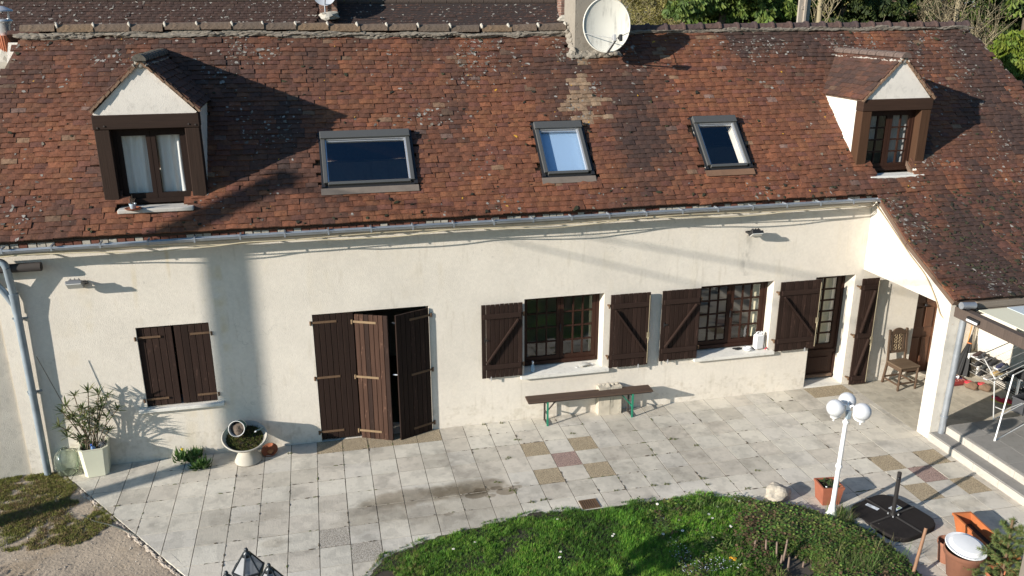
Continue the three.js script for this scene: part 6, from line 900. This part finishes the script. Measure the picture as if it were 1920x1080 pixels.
{ // shoe rack against the side wall
  const t = thing('shoe_rack', 'white shoe rack against the bright porch side wall', 'shoe rack', [10.45, 0, 0.84]);
  for (const z of [-0.6, 0.6]) mk('end_frame', [rb(0.035, 0.46, 0.035, 0.006, -0.12, 0.23, z), rb(0.035, 0.46, 0.035, 0.006, 0.13, 0.23, z), rb(0.285, 0.035, 0.035, 0.006, 0.005, 0.465, z)], M.whitePaint, t);
  for (const y of [0.14, 0.29, 0.43]) for (const x of [-0.11, -0.03, 0.05, 0.12]) mk('shelf_rod', [rod([x, y, -0.6], [x, y, 0.6], 0.008, 0.008, 6)], std({ color: C(0.35, 0.34, 0.32), roughness: 0.4, metalness: 0.4 }), t);
  const mkShoe = (name, label, col, sole) => { const s = thing(name, label, 'shoe'); const g = flat(lump(0.1, 7, 0.42, 0.38, 1.25, 0.08, 3)); const p = g.attributes.position; for (let i = 0; i < p.count; i++) { const z = p.getZ(i); p.setY(i, Math.max(p.getY(i), -0.025) + (z < 0 ? 0.02 : -0.01 * z * 10)); } g.computeVertexNormals(); mk('upper', g.translate(0, 0.04, 0), std({ color: col, roughness: 0.7 }), s); mk('sole', [rb(0.085, 0.02, 0.25, 0.008, 0, 0.008, 0)], std({ color: sole, roughness: 0.7 }), s); mk('opening', [cyl(0.028, 0.03, 0.012, 0, 0.088, -0.05, 12)], M.dark, s); return s; };
  const place = (s, x, y, z, r) => { s.position.set(x, y, z); s.rotation.y = r; };
  const blk = C(0.02, 0.02, 0.022), W = C(0.7, 0.7, 0.7);
  const items = [['dark shoe with red lining, first on the top shelf of the shoe rack', C(0.05, 0.03, 0.03), W, 0.445, 0.32], ['dark shoe with white toe, second on the top shelf of the shoe rack', C(0.03, 0.03, 0.035), W, 0.445, 0.43], ['black laced shoe, third on the top shelf of the shoe rack', blk, blk, 0.445, 0.6], ['black laced shoe, fourth on the top shelf of the shoe rack', blk, blk, 0.445, 0.72], ['navy and white trainer, fifth on the top shelf of the shoe rack', C(0.03, 0.035, 0.08), W, 0.445, 0.88], ['navy and white trainer, sixth on the top shelf of the shoe rack', C(0.5, 0.5, 0.52), C(0.03, 0.03, 0.06), 0.445, 0.98], ['grey trainer, last on the top shelf of the shoe rack', C(0.1, 0.11, 0.13), blk, 0.445, 1.22], ['black boot, first on the middle shelf of the shoe rack', blk, blk, 0.305, 0.4], ['dark grey shoe, second on the middle shelf of the shoe rack', C(0.04, 0.045, 0.045), blk, 0.305, 0.55], ['tan shoe in the middle of the middle shelf of the shoe rack', C(0.35, 0.24, 0.1), C(0.5, 0.4, 0.2), 0.305, 0.85], ['black shoe at the far end of the middle shelf of the shoe rack', blk, blk, 0.305, 1.1], ['black slipper, first on the bottom shelf of the shoe rack', blk, blk, 0.155, 0.5], ['grey sandal, second on the bottom shelf of the shoe rack', C(0.2, 0.18, 0.16), W, 0.155, 0.7]];
  items.forEach(([l, c, s, y, z], i) => place(mkShoe('shoe', l, c, s), 10.44, y, z, -1.45 + 0.1 * (i % 3)));
  const bag = thing('bag', 'black cloth bag slumped on the far end of the shoe rack', 'bag', [10.46, 0.46, 1.38]); mk('body', flat(lump(0.16, 9, 0.8, 0.75, 0.9, 0.25, 3)).translate(0, 0.08, 0), std({ color: C(0.018, 0.018, 0.02), roughness: 0.9 }), bag); mk('strap', tube([[-0.08, 0.15, -0.06], [-0.05, 0.25, 0], [0.02, 0.24, 0.05], [0.06, 0.14, 0.06]], 0.012, 6), M.iron, bag);
  const cr = thing('crate', 'dark grey plastic crate on the porch floor beyond the clothes airer', 'crate', [10.3, 0, 1.75], 0.2); mk('side', [box2(-0.2, 0.2, 0, 0.26, -0.16, -0.145), box2(-0.2, 0.2, 0, 0.26, 0.145, 0.16), box2(-0.2, -0.185, 0, 0.26, -0.145, 0.145), box2(0.185, 0.2, 0, 0.26, -0.145, 0.145), box2(-0.185, 0.185, 0.0, 0.015, -0.145, 0.145)], std({ color: C(0.05, 0.053, 0.06), roughness: 0.6 }), cr); mk('rim', [box2(-0.215, 0.215, 0.25, 0.275, -0.175, -0.16), box2(-0.215, 0.215, 0.25, 0.275, 0.16, 0.175), box2(-0.215, -0.2, 0.25, 0.275, -0.16, 0.16), box2(0.2, 0.215, 0.25, 0.275, -0.16, 0.16)], std({ color: C(0.06, 0.062, 0.07), roughness: 0.6 }), cr);
  [['red trainer with yellow trim on the porch floor, nearer to the slippers', 10.12, 1.3, 0.4], ['red trainer with yellow trim on the porch floor, nearer to the grey crate', 10.24, 1.42, 0.6]].forEach(([l, x, z, r]) => place(mkShoe('shoe', l, C(0.5, 0.03, 0.06), C(0.6, 0.5, 0.1)), x, 0.0, z, r));
  const bs = thing('plush_slipper', 'left brown plush slipper with red lining before the shoe rack', 'slipper'); { const m = std({ color: C(0.2, 0.13, 0.085), map: tGrain, bumpMap: tGrain, bumpScale: 0.01, roughness: 1 }); mk('body', flat(lump(0.11, 3, 0.8, 0.7, 1.15, 0.15, 3)).translate(0, 0.07, 0), m, bs); mk('lining', new THREE.TorusGeometry(0.045, 0.022, 8, 16).rotateX(1.4).translate(0, 0.125, -0.06), std({ color: C(0.6, 0.03, 0.05), roughness: 0.9 }), bs); mk('inside', ball(0.035, 0, 0.125, -0.06, 10, 1, 0.4, 1), M.plasticWhite, bs); }
  bs.position.set(10.02, 0.0, 0.74); bs.rotation.y = 0.5; copy(bs, 'right brown plush slipper with red lining before the shoe rack', [10.2, 0, 0.86], 0.5);
  const ro = thing('row_of_flipflops', 'dark sandal lying on the floor beside the umbrella', 'sandal', [10.08, 0.0, 0.28], 1.2); ro.name = 'sandal'; mk('sole', rb(0.09, 0.02, 0.25, 0.01, 0, 0.01, 0), std({ color: C(0.03, 0.05, 0.12) }), ro); mk('strap', tube([[-0.04, 0.02, 0.02], [0, 0.06, 0.05], [0.04, 0.02, 0.02]], 0.012, 6), M.plasticWhite, ro);
}
{ // folding clothes airer on the terrace
  const t = thing('clothes_airer', 'white wire folding clothes airer standing on the grey terrace', 'clothes airer', [0, 0.245, 0]); const m = M.whitePaint;
  const a = V(8.6, 0, 2.86), b = V(8.95, 0.98, 2.62), a2 = V(9.9, 0, 2.35), b2 = V(10.2, 0.98, 2.12);
  const c = V(9.05, 0, 3.25 - 1.0), d = V(8.68, 0.98, 2.78 - 0.0);
  const q = V(1.3, 0, -0.52);
  mk('leg_frame', [rod(a, b, 0.012, 0.012, 8), rod(a.clone().add(q), b.clone().add(q), 0.012, 0.012, 8), rod(a, a.clone().add(q), 0.01, 0.01, 8), rod(b, b.clone().add(q), 0.01, 0.01, 8)], m, t);
  const e = V(9.12, 0, 2.25), g = V(8.62, 0.9, 2.62); mk('leg_frame', [rod(e, g, 0.01, 0.01, 8), rod(e.clone().add(q), g.clone().add(q), 0.01, 0.01, 8), rod(e, e.clone().add(q), 0.009, 0.009, 8)], m, t);
  for (let i = 0; i <= 7; i += i ? 2 : 1) { const s = V(8.62, 0.95, 2.62).lerp(V(9.12, 0.99, 3.3 - 0.95), 0).add(V(0.06 * i, 0.008 * i, -0.11 * i + 0.0)); mk('drying_wire', rod(s, s.clone().add(q), i % 7 ? 0.003 : 0.008, i % 7 ? 0.003 : 0.008, 6), m, t); }
  mk('side_rail', [rod([8.62, 0.95, 2.62], [9.04, 1.006, 1.85], 0.009), rod(V(8.62, 0.95, 2.62).add(q), V(9.04, 1.006, 1.85).add(q), 0.009), rod([8.77, 0.45, 2.745], [9.25, 0.45, 2.6], 0.007), rod([8.77, 0.45, 2.745], [8.96, 0.32, 2.4], 0.007)], m, t);
  for (const p of [a, a.clone().add(q)]) mk('foot_cap', cyl(0.016, 0.016, 0.04, p.x, 0.02, p.z, 10), M.plasticWhite, t);
}
{ // canopy: beam, sheets, lamp
  const t = thing('canopy_beam', 'dark weathered timber beam running forward from the porch pillar', 'beam'); mk('timber', [rb(0.13, 0.17, 5.2, 0.012, 8.1, 2.215, 4.72)], std({ color: C(0.1, 0.072, 0.058), map: tWood, bumpMap: tWood, bumpScale: 0.006, roughness: 0.9 }), t);
  t.children[0].geometry.attributes.uv.needsUpdate = true;
  const l = thing('led_lamp', 'slim black and white lamp fixed on the timber beam above the downpipe', 'lamp', [8.02, 2.2, 2.62]); mk('housing', [rb(0.05, 0.06, 0.24, 0.008, 0, 0.02, 0)], M.iron, l); mk('diffuser', [rb(0.018, 0.035, 0.22, 0.006, -0.028, 0.0, 0)], M.plasticWhite, l);
  const s = thing('canopy_sheet', 'pale translucent roofing sheets of the terrace canopy', 'roofing sheet'); const wm = new THREE.MeshPhysicalMaterial({ color: C(0.66, 0.72, 0.74), roughness: 0.5, transmission: 0.25, thickness: 0 });
  mk('sheet', [rb(1.0, 0.012, 4.6, 0.003, 9.2, 2.33, 4.8, 0, 0, 0)], wm, s); mk('sheet', [rb(2.4, 0.012, 4.6, 0.003, 11.0, 2.335, 4.8)], wm, s); mk('sheet', [rb(0.5, 0.012, 4.6, 0.003, 8.44, 2.325, 4.8)], std({ color: C(0.74, 0.7, 0.53), roughness: 0.6 }), s);
  const p = thing('canopy_post', 'timber post carrying the far end of the canopy', 'post', [8.1, 0.24, 7.2]); mk('post', rb(0.13, 1.9, 0.13, 0.01, 0, 0.95, 0), M.greyWood, p);
}
// ---------- behind the house ----------
{
  const t = thing('rear_house', 'long neighbouring house with a dark tiled roof behind the ridge', 'house'); const a = planeFrom([6.93, -14], [3.2, -10.1]); const f = rng(700);
  const list = []; for (const [x0, x1] of [[-14, -1.25], [-0.75, 6.5]]) list.push(...tileField({ ...a, o: V(0, x0 > -1 ? 6.87 : 6.93, -14) }, x0, x1, 0.08, 1.8, { region: 'far', bend: false, jig: 1.2 }));
  asStuff(list, t); specks(list, 1500, () => 0.5, 91, [lichenMat, [C(0.3, 0.27, 0.24), C(0.22, 0.2, 0.18), C(0.38, 0.35, 0.3)]], 'lichen', t, 0.006, 0.04, 0.003);
  mk('roof', [extrude(poly([[-14, 0], [6.55, 0], [6.55, -a.L], [-14, -a.L]]), 0.1).applyMatrix4(new THREE.Matrix4().makeBasis(a.u, a.v.clone().negate(), a.n)).translate(0, 6.82, -14.05), extrude(poly([[-14, 0], [6.55, 0], [6.55, -a.L], [-14, -a.L]]), 0.1).applyMatrix4(new THREE.Matrix4().makeBasis(V(-1, 0, 0), V(0, -a.v.y, -a.v.z).setZ(a.v.z), V(0, a.n.y, -a.n.z))).translate(-7.45, 6.82, -14.05)], std({ color: C(0.03, 0.02, 0.018), roughness: 1 }), t);
  mk('wall', [box2(-13.8, 6.4, 0, 3.2, -17.6, -10.4), extrude(poly([[-3.6, 3.2], [3.6, 3.2], [0, 6.75]]), 0.3).applyMatrix4(new THREE.Matrix4().makeBasis(V(0, 0, 1), V(0, 1, 0), V(-1, 0, 0))).translate(6.4, 0, -14)], M.gable, t);
  const rm = std({ color: C(0.1, 0.07, 0.055), map: tTile, roughness: 0.95 }); for (let x = -14; x < 6.4; x += 0.38) mk('ridge_tile', [cyl(0.09, 0.1, 0.36, x + 0.19, x > -1 ? 6.88 : 6.94, -14, 8, 0, 0, Math.PI / 2)], rm, t);
  // brick chimneys
  const bm = [[0.28, 0.15, 0.11], [0.24, 0.13, 0.1], [0.33, 0.2, 0.15]].map((c) => std({ color: C(...c), map: tTile, roughness: 0.95 }));
  const stack = (x, z, w, y0, h, name) => { const g = part('chimney', t); if (name) g.userData.label = name; mk('core', box2(x - w / 2 + 0.01, x + w / 2 - 0.01, y0, y0 + h, z - w / 2 + 0.01, z + w / 2 - 0.01), M.mortar, g); for (let r = 0; r < h / 0.075; r++) for (let k = 0; k < 3; k++) { const o = r % 2 ? 0 : 0.06; mk('brick', box2(x - w / 2 + k * w / 3 + 0.006 , x - w / 2 + (k + 1) * w / 3 - 0.006, y0 + r * 0.075 + 0.006, y0 + (r + 1) * 0.075 - 0.006, z + w / 2 - 0.03, z + w / 2 + 0.002 + o * 0), bm[(r * 2 + k) % 3], g); mk('brick', box2(x - w / 2 - 0.002, x - w / 2 + 0.03, y0 + r * 0.075 + 0.006, y0 + (r + 1) * 0.075 - 0.006, z - w / 2 + k * w / 3 + 0.006, z - w / 2 + (k + 1) * w / 3 - 0.006), bm[(r + k) % 3], g); } mk('base_mortar', flat(lump(0.24, x, 1.3, 0.5, 1, 0.3, 2)).translate(x, y0 + 0.05, z + w / 2), M.mortar, g); };
  stack(6.35, -13.55, 0.42, 6.35, 1.5, 'brick chimney at the right end of the rear house'); stack(-0.8, -13.6, 0.5, 6.45, 1.4, 'brick chimney in the middle of the rear house');
  const d = thing('satellite_dish', 'small grey satellite dish on the middle chimney of the rear house', 'satellite dish', [-0.9, 7.08, -13.2]); const pts = []; for (let i = 0; i <= 8; i++) { const r = 0.32 * i / 8; pts.push([r, 0.5 * r * r]); } mk('dish_face', lathe(pts, 28).rotateX(Math.PI / 2).rotateX(-0.2), std({ color: C(0.5, 0.52, 0.55), roughness: 0.5, side: THREE.DoubleSide }), d); mk('feed_arm', [rod([0, -0.3, 0.05], [0.02, -0.08, 0.38], 0.012), cyl(0.03, 0.03, 0.08, 0.02, -0.06, 0.38, 8, 1.3)], M.iron, d); mk('mount', [rod([0, 0, -0.02], [0.1, 0, -0.25], 0.025), rod([0.0, -0.5, -0.1], [0.0, 0.2, -0.1], 0.02)], M.zinc, d);
}
{ // metal flue with its terracotta pot at the left ridge end
  const t = thing('metal_flue', 'shiny metal chimney flue with a cowl on a ribbed orange pot', 'flue', [-6.12, 6.0, -2.85]);
  mk('pot', [lathe([[0, 0], [0.1, 0], [0.115, 0.3], [0, 0.3]], 20)], M.terracotta, t); const rb2 = []; for (let i = 0; i < 20; i++) { const a = i / 20 * 6.283; rb2.push(bar([Math.cos(a) * 0.102, 0, Math.sin(a) * 0.102], [Math.cos(a) * 0.117, 0.3, Math.sin(a) * 0.117], 0.012, 0.01)); } mk('rib', rb2, M.terracotta, t);
  mk('pipe', lathe([[0, 0.28], [0.07, 0.28], [0.1, 0.48], [0.13, 0.5], [0.135, 0.53], [0.1, 0.55], [0.095, 0.55], [0.09, 0.5], [0, 0.5]], 24), M.alu, t); mk('cowl', lathe([[0.16, 0.66], [0.165, 0.68], [0.04, 0.74], [0, 0.745], [0, 0.735], [0.155, 0.665]], 24), M.alu, t); for (let i = 0; i < 4; i++) { const a = i * 1.571 + 0.4; mk('cowl_strut', rod([Math.cos(a) * 0.12, 0.54, Math.sin(a) * 0.12], [Math.cos(a) * 0.13, 0.68, Math.sin(a) * 0.13], 0.006), M.alu, t); }
  mk('base_mortar', [flat(lump(0.2, 2, 1.2, 1.4, 1, 0.2, 3)).translate(0.0, -0.18, 0), box2(-0.3, 0.12, -1.6, -0.1, -0.2, 0.25)], M.mortar, t);
}
{ // concrete utility pole
  const t = thing('utility_pole', 'grey concrete utility pole standing behind the farmhouse ridge', 'utility pole', [9.9, 0, -6.0]); const m = std({ color: C(0.36, 0.31, 0.26), map: tCem, roughness: 1 });
  mk('rail', [bar([-0.1, 0, 0], [-0.08, 9, 0], 0.12, 0.06, V(0, 0, 1)), bar([0.1, 0, 0], [0.08, 9, 0], 0.12, 0.06, V(0, 0, 1))], m, t); mk('web', [bar([0, 0, 0], [0, 9, 0], 0.05, 0.16, V(0, 0, 1))], m, t); for (let y = 0.4; y < 9; y += 0.42) mk('rung', bx(0.16, 0.08, 0.1, 0, y, 0), m, t);
}
// trees
function treeAt(name, label, x, z, { h = 11, tr = 0.2, crown, n = 7000, leaf = 0.11, cols, shape, conifer = false, seed = 1, twigs = false }) {
  const t = thing(name, label, 'tree', [x, 0, z]), f = rng(seed * 131), B = [];
  B.push(tube([[0, 0, 0], [rr(-0.1, 0.1, f), h * 0.4, rr(-0.1, 0.1, f)], [rr(-0.2, 0.2, f), h * 0.96, rr(-0.2, 0.2, f)]], tr, 8, 10));
  const limbs = []; const nl = conifer ? 90 : 26;
  for (let i = 0; i < nl; i++) { const y = h * rr(conifer ? (h > 8 ? 0.3 : 0.1) : 0.25, conifer ? 0.92 : 0.95, f), a = f() * 6.283, R = shape(y / h) * rr(0.7, 1.05, f); const A = V(0, y * (conifer ? 1 : 0.85), 0), E = V(Math.cos(a) * R, y + (conifer ? -0.12 * R : rr(0.2, 0.5, f) * R), Math.sin(a) * R); limbs.push([A, E]); B.push(rod(A, E, tr * 0.28 * (1 - y / h * 0.6), 0.012, 5)); if (twigs) for (let k = 0; k < 22; k++) { const s = A.clone().lerp(E, rr(0.25, 1, f)), e = s.clone().add(V(rr(-0.55, 0.55, f), rr(0.1, 0.9, f), rr(-0.55, 0.55, f))); B.push(rod(s, e, 0.007, 0.003, 3)); } }
  mk('trunk', B, std({ color: twigs ? C(0.27, 0.225, 0.14) : C(0.13, 0.095, 0.065), roughness: 1 }), t);
  const geo = conifer ? (() => { const q = []; for (let i = 0; i < 7; i++) { const g = new THREE.PlaneGeometry(leaf * 0.35, leaf * 1.5).translate(0, -leaf * 0.6, 0).rotateZ(rr(-0.9, 0.9, f)).rotateY(f() * 6); q.push(clean(g)); } return mergeGeometries(q); })() : (() => { const q = []; for (let i = 0; i < 5; i++) { const g = new THREE.CircleGeometry(leaf * 0.45, 5).scale(0.7, 1, 1).rotateX(rr(-1.4, 1.4, f)).rotateY(f() * 6).translate(rr(-leaf, leaf, f), rr(-leaf, leaf, f), rr(-leaf, leaf, f)); q.push(clean(g)); } return mergeGeometries(q); })();
  const im = new THREE.InstancedMesh(geo, leafy(), n); im.name = 'crown'; im.userData.kind = 'stuff'; im.castShadow = im.receiveShadow = true; const o = new THREE.Object3D();
  for (let i = 0; i < n; i++) { const [A, E] = limbs[Math.floor(f() * limbs.length)], s = rr(conifer ? 0.05 : 0.25, 1.05, f), p = A.clone().lerp(E, s), sp = conifer ? 0.16 + 0.1 * (1 - s) : 0.5; p.x += (f() - 0.5) * sp * 2; p.y += (f() - 0.5) * sp * 1.6 - (conifer ? 0.25 * f() : 0); p.z += (f() - 0.5) * sp * 2; o.position.copy(p); o.rotation.set(conifer ? rr(-0.3, 0.3, f) : f() * 6, f() * 6, conifer ? rr(-0.3, 0.3, f) : f() * 6); o.scale.setScalar(rr(0.6, 1.35, f)); o.updateMatrix(); im.setMatrixAt(i, o.matrix); const c = cols[Math.floor(f() * cols.length)], k = rr(0.7, 1.25, f); im.setColorAt(i, C(c[0] * k, c[1] * k, c[2] * k)); }
  t.add(im); return t;
}
const cone = (R) => (v) => R * Math.pow(1 - v, 0.75) + 0.25, oval = (R) => (v) => R * Math.sqrt(Math.max(0.05, 1 - ((v - 0.6) / 0.42) ** 2));
const GR = [[0.11, 0.17, 0.032], [0.15, 0.2, 0.035], [0.075, 0.125, 0.026]], DK = [[0.035, 0.06, 0.02], [0.055, 0.085, 0.025], [0.09, 0.12, 0.03]], YE = [[0.15, 0.2, 0.02], [0.11, 0.17, 0.02], [0.19, 0.23, 0.03]], OL = [[0.3, 0.26, 0.085], [0.25, 0.23, 0.075], [0.2, 0.18, 0.07]], BR = [[0.14, 0.105, 0.06], [0.1, 0.08, 0.05]];
treeAt('conifer', 'bright green drooping conifer behind the ridge right of the bare willows', 10.4, -11, { conifer: true, tr: 0.13, shape: cone(3.0), n: 26000, leaf: 0.105, cols: GR, seed: 1, h: 13 });
treeAt('conifer', 'green drooping conifer just left of the concrete utility pole', 11.7, -11.5, { conifer: true, tr: 0.13, shape: cone(3.0), n: 26000, leaf: 0.105, cols: GR, seed: 2, h: 13 });
treeAt('conifer', 'dark conifer just right of the bare tree by the utility pole', 14.2, -10.8, { conifer: true, tr: 0.13, shape: cone(3.2), n: 26000, leaf: 0.105, cols: DK, seed: 3, h: 13.5 });
treeAt('conifer', 'dark broad conifer above the right dormer', 16.4, -11, { conifer: true, tr: 0.13, shape: cone(3.2), n: 26000, leaf: 0.105, cols: [...DK, [0.11, 0.14, 0.025]], seed: 4, h: 13 });
treeAt('conifer', 'tall dark green conifer in the upper right corner', 17.6, -8.4, { conifer: true, tr: 0.13, shape: cone(2.6), n: 24000, leaf: 0.105, cols: [...DK, ...GR, ...GR], seed: 5, h: 12 });
treeAt('bare_tree', 'pale bare tree with twisted branches right of the utility pole', 12.1, -8.6, { shape: oval(1.6), twigs: true, n: 300, leaf: 0.06, cols: OL, seed: 6, h: 8.6, tr: 0.07 });
treeAt('bare_tree', 'yellowish leafless willow right of the large satellite dish', 9.4, -17, { shape: oval(2.9), twigs: true, n: 9000, leaf: 0.07, cols: OL, seed: 7, h: 9.5, tr: 0.08 });
treeAt('bare_tree', 'yellowish leafless willow left of the bright green conifer', 12.4, -18.5, { shape: oval(2.9), twigs: true, n: 9000, leaf: 0.07, cols: OL, seed: 8, h: 9.5, tr: 0.08 });
treeAt('bare_tree', 'brown leafless tree above the right end of the ridge', 15.3, -7.4, { shape: oval(1.3), twigs: true, n: 2200, leaf: 0.05, cols: BR, seed: 9, h: 8.6, tr: 0.06 });
treeAt('cypress', 'bright yellow green cypress hedge tree beside the right roof end', 13.75, -3.3, { conifer: true, shape: (v) => 1.0 * Math.pow(1 - v, 0.3) + 0.15, n: 26000, leaf: 0.07, cols: YE, seed: 10, h: 6.75 });
treeAt('cypress', 'dull olive cypress hedge tree beyond the right roof edge', 12.9, -4.3, { conifer: true, shape: (v) => 0.8 * Math.pow(1 - v, 0.3) + 0.15, n: 18000, leaf: 0.07, cols: [[0.12, 0.12, 0.035], [0.15, 0.13, 0.05], [0.09, 0.1, 0.03]], seed: 11, h: 6.1 });
treeAt('cypress', 'pale olive hedge shrub at the lower end of the right roof edge', 13.0, -2.2, { conifer: true, shape: (v) => 0.75 * Math.pow(1 - v, 0.3) + 0.15, n: 18000, leaf: 0.07, cols: [[0.17, 0.17, 0.04], [0.19, 0.16, 0.06], [0.12, 0.14, 0.03]], seed: 16, h: 5.5 });
treeAt('far_tree', 'small dark tree top rising just over the rear house roof', 0.9, -21, { shape: oval(1.4), n: 2500, leaf: 0.12, cols: DK, seed: 12, h: 7.35 });
treeAt('far_tree', 'distant pale leafless tree between the dish and the first conifer', 15, -29, { shape: oval(3.6), twigs: true, n: 3000, leaf: 0.1, cols: OL, seed: 13, h: 8.5, tr: 0.15 });
treeAt('far_tree', 'distant dark green tree behind the conifers', 24, -22, { shape: oval(4), n: 7000, leaf: 0.2, cols: DK, seed: 14, h: 11 });
treeAt('far_tree', 'distant olive tree in the gap beside the utility pole', 19, -24, { shape: oval(4), n: 7000, leaf: 0.2, cols: [...GR, ...OL], seed: 15, h: 10 });
// the roadside pole on the left and its two wires, which shade the wall
{ const t = thing('roadside_pole', 'tall wooden utility pole standing out on the left of the yard', 'utility pole', [-13.1, 0, 4.05]); mk('shaft', [lathe([[0, 0], [0.16, 0], [0.14, 4], [0.135, 8.5], [0, 8.55]], 16)], std({ color: C(0.15, 0.12, 0.09), map: tWood, roughness: 1 }), t); mk('insulator', [cyl(0.04, 0.04, 0.12, 0.1, 8.2, 0.05, 8), cyl(0.04, 0.04, 0.12, 0.1, 8.32, 0.1, 8)], M.whitePaint, t);
  const wire = (a, b, sag2, r, l) => tag(mk('overhead_wire', tube([0, 0.25, 0.5, 0.75, 1].map((q) => V(...a).lerp(V(...b), q).add(V(0, -sag2 * 4 * q * (1 - q), 0))), r, 6, 40), M.iron), l, 'overhead wire');
  wire([-13, 8.3, 4.1], [13.9, 6.3, 15.5], 0.15, 0.02, 'overhead wire running from the roadside pole across the yard'); wire([-13, 8.25, 4.1], [-2.1, 7.3, 16.2], 0.05, 0.016, 'second overhead wire running from the roadside pole towards the garden'); }
// garden trees behind the viewer, which the panes mirror
treeAt('garden_tree', 'dense garden tree opposite the facade, on the left', -1.5, 24, { shape: oval(3.4), n: 5000, leaf: 0.3, cols: DK, seed: 21, h: 9 });
treeAt('garden_tree', 'dense garden tree opposite the facade, on the right', 6.5, 25, { shape: oval(3.6), n: 5000, leaf: 0.3, cols: DK, seed: 22, h: 10 });
treeAt('garden_tree', 'dense garden tree opposite the facade, farthest right', 14, 24, { shape: oval(3.4), n: 5000, leaf: 0.3, cols: DK, seed: 23, h: 9 });
renderer.render(scene, camera);
